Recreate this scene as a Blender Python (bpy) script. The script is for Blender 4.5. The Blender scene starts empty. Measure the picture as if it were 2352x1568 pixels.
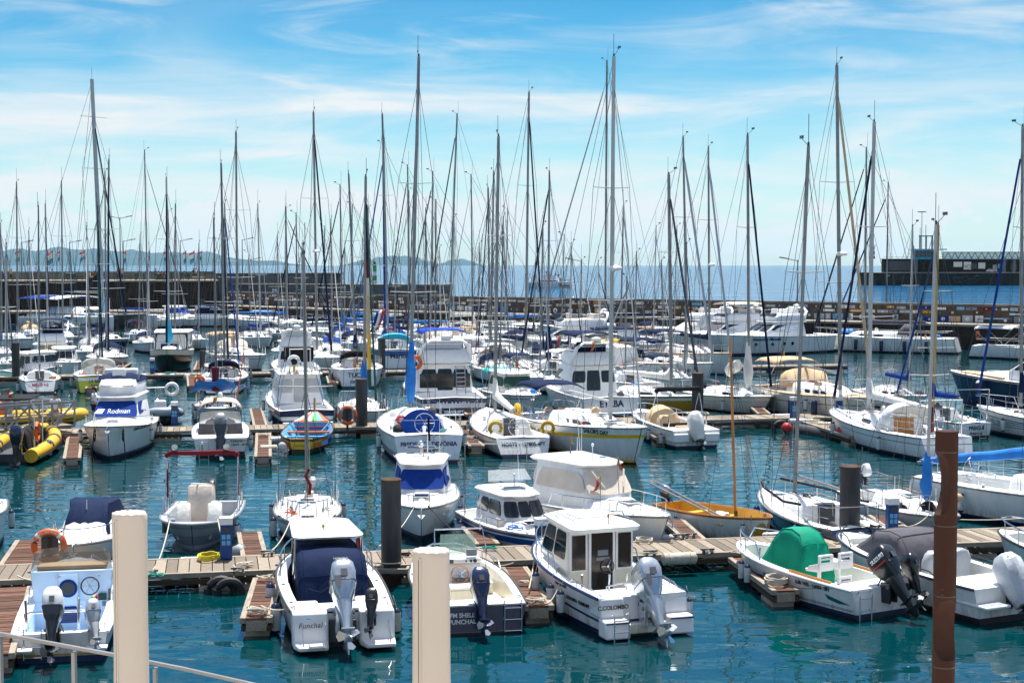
import bpy, math, random
from mathutils import Vector, Matrix
R = math.radians
pi = math.pi
rnd = random.Random(7)
sc = bpy.context.scene
col = sc.collection
# ---------------------------------------------------------------- camera maths (photo measured on a 2352 x 1568 grid)
CAMH, F = 8.5, 3450.0
PIT = math.atan(175.5 / F)
def ray(x, y):
    a, b = (x - 1176) / F, (784 - y) / F
    c, s = math.cos(PIT), math.sin(PIT)
    return Vector((a, c + b * s, -s + b * c))
def at(x, y, z=0.0):
    r = ray(x, y); t = (z - CAMH) / r.z
    return Vector((r.x * t, r.y * t, z))
def atY(x, y, Y):
    r = ray(x, y); t = Y / r.y
    return Vector((r.x * t, Y, CAMH + r.z * t))
def px_of(p):
    c, s = math.cos(PIT), math.sin(PIT)
    z = p.z - CAMH
    d = p.y * c - z * s; u = p.y * s + z * c
    return 1176 + F * p.x / d, 784 - F * u / d
# ---------------------------------------------------------------- materials
M = {}
def mat(key, c, rough=.5, metal=0., c2=None, nscale=2., bump=0., bscale=30., coat=0., stretch=(1, 1, 1), lo=.35, hi=.7, trans=0., alpha=1., island=0., sheen=0.):
    m = bpy.data.materials.new(key); m.use_nodes = True
    nt = m.node_tree; N = nt.nodes; Lk = nt.links
    b = N['Principled BSDF']
    b.inputs['Roughness'].default_value = rough; b.inputs['Metallic'].default_value = metal
    if rough > .72: b.inputs['Specular IOR Level'].default_value = .2
    b.inputs['Coat Weight'].default_value = coat; b.inputs['Coat Roughness'].default_value = .08
    b.inputs['Transmission Weight'].default_value = trans; b.inputs['Alpha'].default_value = alpha
    if sheen: b.inputs['Specular IOR Level'].default_value = .15
    tc = N.new('ShaderNodeTexCoord'); mp = N.new('ShaderNodeMapping'); mp.inputs['Scale'].default_value = stretch
    Lk.new(tc.outputs['Object'], mp.inputs['Vector'])
    if c2 is None: c2 = tuple(v * .86 for v in c)
    n = N.new('ShaderNodeTexNoise'); n.inputs['Scale'].default_value = nscale; n.inputs['Detail'].default_value = 5.
    Lk.new(mp.outputs['Vector'], n.inputs['Vector'])
    r = N.new('ShaderNodeMapRange'); r.inputs['From Min'].default_value = lo; r.inputs['From Max'].default_value = hi
    Lk.new(n.outputs['Fac'], r.inputs['Value'])
    mx = N.new('ShaderNodeMix'); mx.data_type = 'RGBA'
    mx.inputs['A'].default_value = (*c, 1); mx.inputs['B'].default_value = (*c2, 1)
    Lk.new(r.outputs['Result'], mx.inputs['Factor'])
    out = mx.outputs['Result']
    if island:
        g = N.new('ShaderNodeNewGeometry'); mr = N.new('ShaderNodeMapRange')
        mr.inputs['To Min'].default_value = 1 - island; mr.inputs['To Max'].default_value = 1 + island * .6
        Lk.new(g.outputs['Random Per Island'], mr.inputs['Value'])
        mm = N.new('ShaderNodeVectorMath'); mm.operation = 'SCALE'
        Lk.new(out, mm.inputs[0]); Lk.new(mr.outputs['Result'], mm.inputs['Scale']); out = mm.outputs['Vector']
    Lk.new(out, b.inputs['Base Color'])
    if bump:
        n2 = N.new('ShaderNodeTexNoise'); n2.inputs['Scale'].default_value = bscale; n2.inputs['Detail'].default_value = 4.
        Lk.new(mp.outputs['Vector'], n2.inputs['Vector'])
        bp = N.new('ShaderNodeBump'); bp.inputs['Strength'].default_value = .6; bp.inputs['Distance'].default_value = bump
        Lk.new(n2.outputs['Fac'], bp.inputs['Height']); Lk.new(bp.outputs['Normal'], b.inputs['Normal'])
    M[key] = m; return m
S3 = (1, 1, .25)
mat('white', (.80, .80, .78), .28, c2=(.70, .70, .66), coat=.3, stretch=(2.5, 2.5, .5), nscale=1.6)
mat('white2', (.83, .83, .82), .4, c2=(.76, .76, .74), nscale=3)
mat('cream', (.78, .74, .63), .3, c2=(.68, .63, .51), coat=.3, stretch=(2.5, 2.5, .5))
mat('deck', (.78, .78, .75), .6, c2=(.66, .66, .62), bump=.004, bscale=60)
mat('inner', (.66, .80, .93), .4, c2=(.58, .74, .90))
mat('lgrey', (.42, .44, .46), .4, c2=(.36, .38, .40)); mat('grey', (.20, .22, .25), .45, c2=(.16, .18, .2)); mat('dgrey', (.06, .065, .075), .5)
mat('navy', (.008, .018, .07), .22, coat=.5, c2=(.012, .025, .08)); mat('navyc', (.004, .013, .050), .85, bump=.035, bscale=4.5, sheen=.2, c2=(.007, .018, .055))
mat('bluec', (.004, .045, .36), .8, bump=.035, bscale=4.5, c2=(.003, .035, .28)); mat('royal', (.003, .03, .20), .85, bump=.035, bscale=4.5, c2=(.004, .045, .26))
mat('skyc', (.005, .20, .62), .7, bump=.02, bscale=5, c2=(.004, .13, .45)); mat('cyanc', (.02, .42, .65), .7, bump=.01, bscale=6)
mat('tan', (.60, .44, .27), .85, bump=.035, bscale=4, c2=(.50, .36, .21)); mat('beige', (.66, .59, .50), .85, bump=.035, bscale=4, c2=(.58, .50, .41))
mat('greyc', (.11, .105, .12), .85, bump=.035, bscale=4, c2=(.075, .07, .085)); mat('silver', (.58, .6, .62), .55, bump=.02, bscale=8, c2=(.45, .47, .5))
mat('whitec', (.78, .76, .71), .8, bump=.035, bscale=4.5, c2=(.66, .64, .58)); mat('blackc', (.012, .012, .014), .8, bump=.008, bscale=6)
mat('greenc', (.0, .30, .17), .75, bump=.035, bscale=3.5, c2=(.0, .22, .13)); mat('teal', (.0, .14, .14), .35, c2=(0, .11, .11)); mat('tealc', (.01, .33, .30), .8, bump=.01, bscale=5)
mat('dgreen', (.004, .06, .035), .7); mat('turq', (.08, .48, .45), .4); mat('maroon', (.16, .012, .02), .8, bump=.008, bscale=6); mat('purple', (.05, .02, .09), .8)
mat('yellow', (.78, .46, .02), .4, c2=(.66, .38, .02)); mat('lime', (.42, .45, .02), .35); mat('ochre', (.55, .30, .02), .5, c2=(.45, .24, .02))
mat('orange', (.72, .13, .01), .5, c2=(.6, .1, .01)); mat('red', (.55, .02, .02), .5); mat('lightblue', (.12, .42, .68), .5); mat('midgreen', (.05, .35, .06), .5)
mat('hullblue', (.01, .10, .34), .3, coat=.4); mat('stripe_navy', (.01, .02, .09), .3); mat('stripe_yel', (.80, .50, .01), .4); mat('anti', (.012, .014, .022), .7, c2=(.03, .03, .025)); mat('antiblue', (.008, .03, .10), .7)
mat('black', (.010, .010, .011), .28, coat=.4); mat('rubber', (.012, .012, .012), .65, c2=(.03, .03, .03)); mat('glass', (.006, .009, .012), .08, c2=(.012, .016, .02)); mat('brownglass', (.028, .016, .010), .12)
mat('goldglass', (.30, .22, .11), .3); mat('clear', (.75, .8, .8), .1, alpha=.28); mat('smoke', (.16, .12, .08), .1, alpha=.6); mat('greenglass', (.35, .5, .4), .08, alpha=.45); mat('clearsheet', (.6, .6, .57), .25, alpha=.55)
mat('steel', (.62, .63, .65), .22, metal=1.); mat('alu', (.30, .30, .30), .42, metal=.6, c2=(.22, .22, .22)); mat('alud', (.22, .22, .22), .5, metal=.4, c2=(.15, .15, .15)); mat('mastw', (.50, .50, .48), .4)
mat('silverp', (.50, .54, .58), .22, metal=.6, coat=.5, c2=(.44, .48, .52)); mat('wire', (.05, .05, .055), .45, metal=.3); mat('gold', (.45, .28, .06), .45)
mat('plank', (.31, .26, .20), .85, c2=(.17, .14, .105), bump=.006, bscale=18, stretch=(1, 6, 1), nscale=6, island=.42)
mat('teak', (.17, .085, .055), .8, c2=(.085, .045, .03), bump=.005, bscale=20, stretch=(6, 1, 1), nscale=5, island=.45); mat('beam', (.36, .31, .24), .8, c2=(.22, .18, .14), stretch=(.5, 4, 4), nscale=5)
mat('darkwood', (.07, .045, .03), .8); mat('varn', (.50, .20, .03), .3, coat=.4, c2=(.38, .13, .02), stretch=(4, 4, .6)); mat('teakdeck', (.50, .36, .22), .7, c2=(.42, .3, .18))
mat('bounce_paving', (.62, .54, .44), .85)
mat('float', (.50, .46, .37), .85, c2=(.22, .2, .14), nscale=1.5, bump=.01, bscale=12); mat('concrete', (.20, .19, .175), .85, c2=(.08, .077, .07), nscale=.35, bump=.03, bscale=2.5, stretch=(1, 1, 2))
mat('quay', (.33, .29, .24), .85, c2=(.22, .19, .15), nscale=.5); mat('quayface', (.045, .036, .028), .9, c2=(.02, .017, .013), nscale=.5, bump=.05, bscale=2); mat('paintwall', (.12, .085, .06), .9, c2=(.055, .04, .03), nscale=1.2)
mat('piling', (.022, .024, .028), .55, c2=(.05, .045, .045), nscale=3, bump=.006, bscale=14, stretch=(2, 2, .4)); mat('rustw', (.10, .045, .02), .8, c2=(.03, .03, .03), nscale=3)
mat('rope', (.60, .54, .43), .9); mat('ropeg', (.06, .30, .22), .9); mat('ropey', (.70, .60, .05), .8); mat('roped', (.035, .03, .028), .9); mat('foam', (.58, .55, .46), .9, c2=(.38, .34, .25), nscale=5, bump=.02, bscale=8)
mat('fenderw', (.60, .62, .62), .4, c2=(.42, .44, .44), nscale=5); mat('fendernavy', (.012, .02, .06), .35); mat('pvc', (.61, .53, .44), .55, c2=(.54, .46, .37), nscale=1.5, bump=.016, bscale=3, coat=.15, stretch=(1, 1, .35))
mat('corten', (.050, .020, .012), .75, c2=(.04, .016, .010), nscale=8, bump=.001, bscale=200); mat('pedblue', (.005, .06, .24), .5); mat('solar', (.02, .03, .07), .2, coat=.5)
mat('skin', (.42, .24, .16), .5); mat('hair', (.015, .01, .008), .7); mat('shirt', (.8, .8, .82), .8); mat('shorts', (.015, .015, .018), .8); mat('teal2', (.02, .32, .36), .4); mat('greyhull', (.30, .31, .32), .35, coat=.3)
mat('treeg', (.03, .07, .02), .8)
def scum(key):
    nt = M[key].node_tree; N = nt.nodes; Lk = nt.links; b = N['Principled BSDF']; src = b.inputs['Base Color'].links[0].from_socket
    tc = N.new('ShaderNodeTexCoord'); sp = N.new('ShaderNodeSeparateXYZ'); Lk.new(tc.outputs['Object'], sp.inputs[0])
    r = N.new('ShaderNodeMapRange'); r.interpolation_type = 'SMOOTHSTEP'; r.inputs['From Min'].default_value = .55; r.inputs['From Max'].default_value = .05; Lk.new(sp.outputs[2], r.inputs['Value'])
    mp = N.new('ShaderNodeMapping'); mp.inputs['Scale'].default_value = (9, 9, .8); Lk.new(tc.outputs['Object'], mp.inputs['Vector'])
    n = N.new('ShaderNodeTexNoise'); n.inputs['Scale'].default_value = 1.; n.inputs['Detail'].default_value = 6.; Lk.new(mp.outputs['Vector'], n.inputs['Vector'])
    q = N.new('ShaderNodeMapRange'); q.inputs['From Min'].default_value = .42; q.inputs['From Max'].default_value = .7; Lk.new(n.outputs['Fac'], q.inputs['Value'])
    m_ = N.new('ShaderNodeMath'); m_.operation = 'MULTIPLY'; Lk.new(r.outputs['Result'], m_.inputs[0]); Lk.new(q.outputs['Result'], m_.inputs[1])
    x = N.new('ShaderNodeMix'); x.data_type = 'RGBA'; x.inputs['B'].default_value = (.38, .34, .22, 1); Lk.new(m_.outputs[0], x.inputs['Factor']); Lk.new(src, x.inputs['A']); Lk.new(x.outputs['Result'], b.inputs['Base Color'])
scum('white'); scum('cream')
# ashlar blocks for the old quay, real coursing in the stone itself
def stone():
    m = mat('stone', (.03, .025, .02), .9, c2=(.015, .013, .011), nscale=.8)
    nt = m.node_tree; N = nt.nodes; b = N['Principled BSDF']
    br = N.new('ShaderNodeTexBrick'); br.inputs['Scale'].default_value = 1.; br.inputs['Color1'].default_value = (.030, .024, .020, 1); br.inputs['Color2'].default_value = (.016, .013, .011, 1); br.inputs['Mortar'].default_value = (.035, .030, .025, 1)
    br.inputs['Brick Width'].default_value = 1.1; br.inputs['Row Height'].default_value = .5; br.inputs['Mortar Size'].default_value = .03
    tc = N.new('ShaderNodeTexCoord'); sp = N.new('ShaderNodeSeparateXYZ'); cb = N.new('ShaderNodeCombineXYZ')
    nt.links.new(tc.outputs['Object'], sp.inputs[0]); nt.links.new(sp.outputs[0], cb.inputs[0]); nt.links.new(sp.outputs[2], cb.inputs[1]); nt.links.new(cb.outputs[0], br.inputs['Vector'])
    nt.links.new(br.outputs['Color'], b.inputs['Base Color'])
stone()
# ---------------------------------------------------------------- mesh builder
class MB:
    def __init__(s): s.v = []; s.f = []; s.m = []; s.T = None
    def add(s, pts):
        i = len(s.v)
        for p in pts:
            p = Vector(p)
            s.v.append(s.T @ p if s.T is not None else p)
        return i
    def face(s, ids, m): s.f.append(tuple(ids)); s.m.append(m)
    def poly(s, pts, m):
        i = s.add(pts); s.face(range(i, i + len(pts)), m); return s
    def hexa(s, p, m):      # p: 4 bottom ccw, 4 top ccw
        i = s.add(p)
        for q in ((3, 2, 1, 0), (4, 5, 6, 7), (0, 1, 5, 4), (1, 2, 6, 5), (2, 3, 7, 6), (3, 0, 4, 7)): s.face([i + k for k in q], m)
        return s
    def box(s, x0, x1, y0, y1, z0, z1, m):
        return s.hexa([(x0, y0, z0), (x1, y0, z0), (x1, y1, z0), (x0, y1, z0), (x0, y0, z1), (x1, y0, z1), (x1, y1, z1), (x0, y1, z1)], m)
    def loft(s, rings, m, closed=True, cap=(True, True), mats=None):
        n = len(rings[0]); i0 = s.add([p for r in rings for p in r])
        for a in range(len(rings) - 1):
            mm = mats[a] if mats else m
            for k in range(n if closed else n - 1):
                k2 = (k + 1) % n
                s.face((i0 + a * n + k, i0 + a * n + k2, i0 + (a + 1) * n + k2, i0 + (a + 1) * n + k), mm)
        if cap[0]: s.face([i0 + k for k in reversed(range(n))], mats[0] if mats else m)
        if cap[1]: s.face([i0 + (len(rings) - 1) * n + k for k in range(n)], mats[-1] if mats else m)
        return s
    def tube(s, pts, r, m, n=6, r2=None, loop=False, flat=1.):
        pts = [Vector(p) for p in pts]; K = len(pts); rings = []
        up0 = Vector((0, 0, 1))
        for i, p in enumerate(pts):
            if loop: d = pts[(i + 1) % K] - pts[i - 1]
            else: d = pts[min(i + 1, K - 1)] - pts[max(i - 1, 0)]
            if d.length < 1e-9: d = Vector((0, 0, 1))
            d.normalize()
            up = up0 if abs(d.z) < .95 else Vector((1, 0, 0))
            a = d.cross(up).normalized(); b = d.cross(a).normalized()
            rr = r if r2 is None else r + (r2 - r) * i / max(K - 1, 1)
            rings.append([p + a * (rr * math.cos(2 * pi * k / n) * flat) + b * (rr * math.sin(2 * pi * k / n)) for k in range(n)])
        if loop: rings.append(rings[0])
        return s.loft(rings, m, cap=(not loop, not loop))
    def lathe(s, o, prof, m, n=12, axis='z', mats=None):
        o = Vector(o); rings = []
        for r, h in prof:
            ring = []
            for k in range(n):
                c, q = r * math.cos(2 * pi * k / n), r * math.sin(2 * pi * k / n)
                ring.append(o + (Vector((c, q, h)) if axis == 'z' else Vector((h, c, q)) if axis == 'x' else Vector((q, h, c))))
            rings.append(ring)
        return s.loft(rings, m, mats=mats)
    def torus(s, o, R_, r, m, axis='x', n=20, k=7, a0=0, a1=2 * pi, flat=1.):
        o = Vector(o); full = abs(a1 - a0 - 2 * pi) < 1e-3; P = []
        for i in range(n if full else n + 1):
            a = a0 + (a1 - a0) * i / n; c, q = R_ * math.cos(a), R_ * math.sin(a)
            P.append(o + (Vector((0, c, q)) if axis == 'x' else Vector((c, 0, q)) if axis == 'y' else Vector((c, q, 0))))
        return s.tube(P, r, m, n=k, loop=full, flat=flat)
    def sphere(s, o, r, m, n=10, sz=1.):
        return s.lathe(o, [(r * math.sin(pi * max(.02, min(.98, k / 7))), -r * sz * math.cos(pi * k / 7)) for k in range(8)], m, n)
    def prism(s, pts, d, m):    # pts polygon, d extrusion vector
        d = Vector(d); return s.loft([[Vector(p) for p in pts], [Vector(p) + d for p in pts]], m)
    def build(s, name, parent=None, bev=0., smooth=38):
        me = bpy.data.meshes.new(name); me.from_pydata([tuple(v) for v in s.v], [], s.f)
        keys = []
        for k in s.m:
            if k not in keys: keys.append(k)
        for k in keys: me.materials.append(M[k])
        me.polygons.foreach_set('material_index', [keys.index(k) for k in s.m])
        me.update()
        if smooth:
            me.shade_smooth(); me.set_sharp_from_angle(angle=R(smooth))
        o = bpy.data.objects.new(name, me); col.objects.link(o)
        if parent is not None: o.parent = parent
        if bev:
            bm = o.modifiers.new('bevel', 'BEVEL'); bm.width = bev; bm.segments = 2; bm.limit_method = 'ANGLE'; bm.angle_limit = R(40); bm.harden_normals = False
        return o
USED = {}
def tag(o, label=None, cat=None, group=None, kind=None):
    if label:
        if label in USED and not group: print('DUPLABEL', label)
        USED[label] = 1; o['label'] = label
    if cat: o['category'] = cat
    if group: o['group'] = group
    if kind: o['kind'] = kind
    return o
def empty(name, loc, rz=0., label=None, cat=None, group=None):
    o = bpy.data.objects.new(name, None); col.objects.link(o); o.empty_display_size = .3
    o.location = loc; o.rotation_euler = (0, 0, rz)
    return tag(o, label, cat, group)
def copy_tree(o, parent=None):
    c = o.copy(); col.objects.link(c)
    if parent is not None: c.parent = parent
    for ch in list(o.children): copy_tree(ch, c)
    return c
def text_mesh(body, size, key, T, name='lettering', parent=None, conf=None, shear=0., ext=.004, space=1., bold=0.):
    cu = bpy.data.curves.new('t', 'FONT'); cu.body = body; cu.size = size; cu.align_x = 'CENTER'; cu.align_y = 'CENTER'; cu.extrude = ext; cu.shear = shear; cu.space_character = space; cu.offset = bold
    t = bpy.data.objects.new('t', cu); col.objects.link(t)
    dg = bpy.context.evaluated_depsgraph_get(); dg.update()
    me = bpy.data.meshes.new_from_object(t.evaluated_get(dg)); bpy.data.objects.remove(t)
    for v in me.vertices:
        p = T @ v.co
        v.co = conf(p, v.co) if conf else p
    me.materials.clear(); me.materials.append(M[key]); me.name = name
    o = bpy.data.objects.new(name, me); col.objects.link(o)
    if parent is not None: o.parent = parent
    return o
def frame(o, xa, ya):
    xa = Vector(xa).normalized(); ya = Vector(ya).normalized(); za = xa.cross(ya)
    m = Matrix.Identity(4)
    for i in range(3): m[i][0] = xa[i]; m[i][1] = ya[i]; m[i][2] = za[i]; m[i][3] = o[i]
    return m
# ================================================================ SETTING
cam = bpy.data.objects.new('camera', bpy.data.cameras.new('camera')); col.objects.link(cam)
cam.location = (0, 0, CAMH); cam.rotation_euler = (pi / 2 - PIT, 0, 0)
cam.data.sensor_width = 36; cam.data.lens = F / 2352 * 36; cam.data.clip_start = .2; cam.data.clip_end = 120000
sc.camera = cam
SUN_E, SUN_A = 70., 8.      # elevation, azimuth east of +Y
sun = bpy.data.objects.new('sun', bpy.data.lights.new('sun', 'SUN')); col.objects.link(sun)
sun.data.energy = 5.0; sun.data.angle = R(.5); sun.data.color = (1., .965, .91)
dv = Vector((math.sin(R(SUN_A)) * math.cos(R(SUN_E)), math.cos(R(SUN_A)) * math.cos(R(SUN_E)), math.sin(R(SUN_E))))
sun.rotation_euler = dv.to_track_quat('Z', 'Y').to_euler(); sun.location = (0, 0, 60)
w = bpy.data.worlds.new('World'); sc.world = w; w.use_nodes = True
def world():
    nt = w.node_tree; N = nt.nodes; Lk = nt.links; bg = N['Background']; bg.inputs['Strength'].default_value = .105
    sk = N.new('ShaderNodeTexSky'); sk.sky_type = 'NISHITA'; sk.sun_disc = False; sk.sun_elevation = R(SUN_E); sk.sun_rotation = R(SUN_A)
    sk.air_density = 1.; sk.dust_density = .6; sk.ozone_density = 2.5
    tc = N.new('ShaderNodeTexCoord'); sp = N.new('ShaderNodeSeparateXYZ'); Lk.new(tc.outputs['Generated'], sp.inputs[0])
    def mrange(src, a, b, c=0., d=1., sm=True):
        m = N.new('ShaderNodeMapRange'); m.interpolation_type = 'SMOOTHSTEP' if sm else 'LINEAR'
        for k, v in (('From Min', a), ('From Max', b), ('To Min', c), ('To Max', d)): m.inputs[k].default_value = v
        Lk.new(src, m.inputs['Value']); return m.outputs['Result']
    def noise(sx, sy, sz, rot, scale, det, dist, off=0.):
        mp = N.new('ShaderNodeMapping'); mp.inputs['Scale'].default_value = (sx, sy, sz); mp.inputs['Rotation'].default_value = (0, rot, 0); mp.inputs['Location'].default_value = (off, off * .3, off * .7)
        Lk.new(tc.outputs['Generated'], mp.inputs['Vector'])
        n = N.new('ShaderNodeTexNoise'); n.inputs['Scale'].default_value = scale; n.inputs['Detail'].default_value = det; n.inputs['Distortion'].default_value = dist; n.inputs['Roughness'].default_value = .58
        Lk.new(mp.outputs['Vector'], n.inputs['Vector']); return n.outputs['Fac']
    def mul(a, b, op='MULTIPLY'):
        m = N.new('ShaderNodeMath'); m.operation = op; m.use_clamp = True
        for i, q in ((0, a), (1, b)):
            if isinstance(q, float): m.inputs[i].default_value = q
            else: Lk.new(q, m.inputs[i])
        return m.outputs[0]
    # deepen the blue with height
    cr = N.new('ShaderNodeValToRGB'); e = cr.color_ramp.elements
    e[0].position = 0.; e[0].color = (.80, .93, 1.0, 1); e[1].position = 1.; e[1].color = (.85, .92, 1., 1)
    for p, c in ((.06, (.45, .78, .84, 1)), (.12, (.22, .60, .73, 1)), (.2, (.07, .43, .62, 1)), (.32, (.20, .48, .80, 1)), (.6, (.6, .78, .95, 1))):
        q = e.new(p); q.color = c
    Lk.new(sp.outputs[2], cr.inputs[0])
    m1 = N.new('ShaderNodeMix'); m1.data_type = 'RGBA'; m1.blend_type = 'MULTIPLY'; m1.inputs['Factor'].default_value = 1.
    Lk.new(sk.outputs[0], m1.inputs['A']); Lk.new(cr.outputs[0], m1.inputs['B'])
    cir = mrange(noise(1.1, 1.1, 8.5, .10, 1.9, 5., .7), .43, .74)
    wis = mrange(noise(1.5, 1.5, 9., .16, 3.6, 6., 1.1, 3.), .45, .80)
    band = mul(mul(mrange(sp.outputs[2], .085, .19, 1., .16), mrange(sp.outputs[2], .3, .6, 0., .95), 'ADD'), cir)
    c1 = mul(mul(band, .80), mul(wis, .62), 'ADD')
    hz = mrange(sp.outputs[2], .0, .16, .42, .0)
    c1 = mul(c1, hz, 'ADD')
    cum = mrange(noise(1., 1., 2.2, 0., 15., 7., .2, 5.), .47, .56)
    cum = mul(cum, mul(mrange(sp.outputs[2], .004, .014), mrange(sp.outputs[2], .03, .058, 1., 0.)))
    c1 = mul(c1, mul(cum, .9), 'ADD')
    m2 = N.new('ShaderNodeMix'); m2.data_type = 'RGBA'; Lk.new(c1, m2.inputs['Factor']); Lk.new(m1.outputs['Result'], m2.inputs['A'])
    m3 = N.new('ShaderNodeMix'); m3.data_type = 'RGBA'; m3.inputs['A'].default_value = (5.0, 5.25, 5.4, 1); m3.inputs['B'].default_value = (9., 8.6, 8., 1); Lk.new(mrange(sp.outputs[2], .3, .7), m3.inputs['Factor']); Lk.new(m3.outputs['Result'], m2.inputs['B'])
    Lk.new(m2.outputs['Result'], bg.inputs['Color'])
world()
sc.view_settings.view_transform = 'Standard'; sc.view_settings.look = 'None'; sc.view_settings.exposure = .72; sc.view_settings.gamma = 1.
# ---- water
def water(name, base, x0, x1, y0, y1, z, sets, rough=.03, st=1.):
    m = bpy.data.materials.new(name); m.use_nodes = True; nt = m.node_tree; N = nt.nodes; Lk = nt.links; b = N['Principled BSDF']
    b.inputs['Roughness'].default_value = rough; b.inputs['IOR'].default_value = 1.34; b.inputs['Specular IOR Level'].default_value = .75 if name[0] == 'h' else .15
    tc = N.new('ShaderNodeTexCoord')
    acc = None
    for sx, sy, scl, det, dis, wgt, kind in sets:
        mp = N.new('ShaderNodeMapping'); mp.inputs['Scale'].default_value = (sx, sy, 1); mp.inputs['Rotation'].default_value = (0, 0, R(rnd.uniform(-14, 14)))
        Lk.new(tc.outputs['Object'], mp.inputs['Vector'])
        n = N.new('ShaderNodeTexNoise'); n.inputs['Scale'].default_value = scl; n.inputs['Detail'].default_value = det; n.inputs['Distortion'].default_value = dis
        Lk.new(mp.outputs['Vector'], n.inputs['Vector'])
        mm = N.new('ShaderNodeMath'); mm.operation = 'MULTIPLY'; mm.inputs[1].default_value = wgt; Lk.new(n.outputs['Fac'], mm.inputs[0])
        if acc is None: acc = mm.outputs[0]
        else:
            a = N.new('ShaderNodeMath'); a.operation = 'ADD'; Lk.new(acc, a.inputs[0]); Lk.new(mm.outputs[0], a.inputs[1]); acc = a.outputs[0]
    bp = N.new('ShaderNodeBump'); bp.inputs['Strength'].default_value = 1.; bp.inputs['Distance'].default_value = st
    Lk.new(acc, bp.inputs['Height']); Lk.new(bp.outputs['Normal'], b.inputs['Normal'])
    nn = N.new('ShaderNodeTexNoise'); nn.inputs['Scale'].default_value = .06; Lk.new(tc.outputs['Object'], nn.inputs['Vector'])
    mx = N.new('ShaderNodeMix'); mx.data_type = 'RGBA'; mx.inputs['A'].default_value = (*base[0], 1); mx.inputs['B'].default_value = (*base[1], 1)
    Lk.new(nn.outputs['Fac'], mx.inputs['Factor']); Lk.new(mx.outputs['Result'], b.inputs['Base Color'])
    M[name] = m
    return MB().poly([(x0, y0, z), (x1, y0, z), (x1, y1, z), (x0, y1, z)], name).build(name, smooth=0)
tag(water('harbour_water', ((.0, .026, .036), (.0, .040, .044)), -300, 400, -40, 300, 0, [(.6, 1.3, 1.15, .6, .5, .034, 0), (.5, 1., .36, .5, .3, .050, 0), (.9, 1.6, 3.2, .5, .4, .0035, 0)], .0), 'calm teal harbour water rippling between the boats', kind='structure')
tag(water('open_sea', ((.0, .065, .16), (.0, .095, .21)), -14000, 14000, 300, 27000, 0, [(.35, 1., .35, 5., .4, 1.3, 0), (.2, 1., .06, 3., .3, 5.0, 0)], .08), 'deep blue open sea reaching the horizon', kind='structure')
MB().poly([(-700, -60, -6), (700, -60, -6), (700, 320, -6), (-700, 320, -6)], 'quayface').build('seabed', smooth=0)['kind'] = 'structure'
# ---- islands (about 20 km out)
def island(name, label, x0, x1, prof, Y=20000., depth=2600.):
    mb = MB(); n = 90; rows = []
    r2 = random.Random(len(label))
    def hgt(u):
        k = u * (len(prof) - 1); i = min(int(k), len(prof) - 2); f = k - i
        return prof[i] * (1 - f) + prof[i + 1] * f
    for j in range(9):
        v = j / 8; row = []
        for i in range(n + 1):
            u = i / n; x = (x0 + (x1 - x0) * u - 1176) / F * (Y + depth * .5)
            h = hgt(u) * Y / F * math.sin(pi * min(1., v * 1.0)) ** .8
            h *= 1 + .10 * math.sin(u * 61 + j * 1.7) * (1 if j not in (0, 8) else 0) + r2.uniform(-.05, .05)
            row.append((x, Y + depth * v, max(h, 0) - (8 if j in (0, 8) else 0)))
        rows.append(row)
    mb.loft(rows, 'isle', closed=False, cap=(False, False))
    tag(mb.build(name), label, kind='structure')
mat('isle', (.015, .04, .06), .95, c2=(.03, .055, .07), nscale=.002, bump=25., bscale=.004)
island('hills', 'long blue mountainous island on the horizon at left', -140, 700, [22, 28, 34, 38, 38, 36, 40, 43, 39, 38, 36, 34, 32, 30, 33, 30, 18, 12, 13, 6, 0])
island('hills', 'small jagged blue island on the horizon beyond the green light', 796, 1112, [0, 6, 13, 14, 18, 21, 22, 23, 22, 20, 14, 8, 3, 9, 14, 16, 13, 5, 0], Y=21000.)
# ---- haze
def haze():
    m = bpy.data.materials.new('haze'); m.use_nodes = True; nt = m.node_tree; N = nt.nodes
    N.remove(N['Principled BSDF']); v = N.new('ShaderNodeVolumePrincipled'); v.inputs['Color'].default_value = (.48, .86, 1., 1); v.inputs['Density'].default_value = 1.7e-5; v.inputs['Anisotropy'].default_value = .2
    nt.links.new(v.outputs[0], N['Material Output'].inputs['Volume']); M['haze'] = m
    o = MB().box(-15000, 15000, -100, 28000, -9, 420, 'haze').build('haze', smooth=0)
    tag(o, 'pale blue sea haze over the far water', kind='stuff')
haze()
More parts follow.
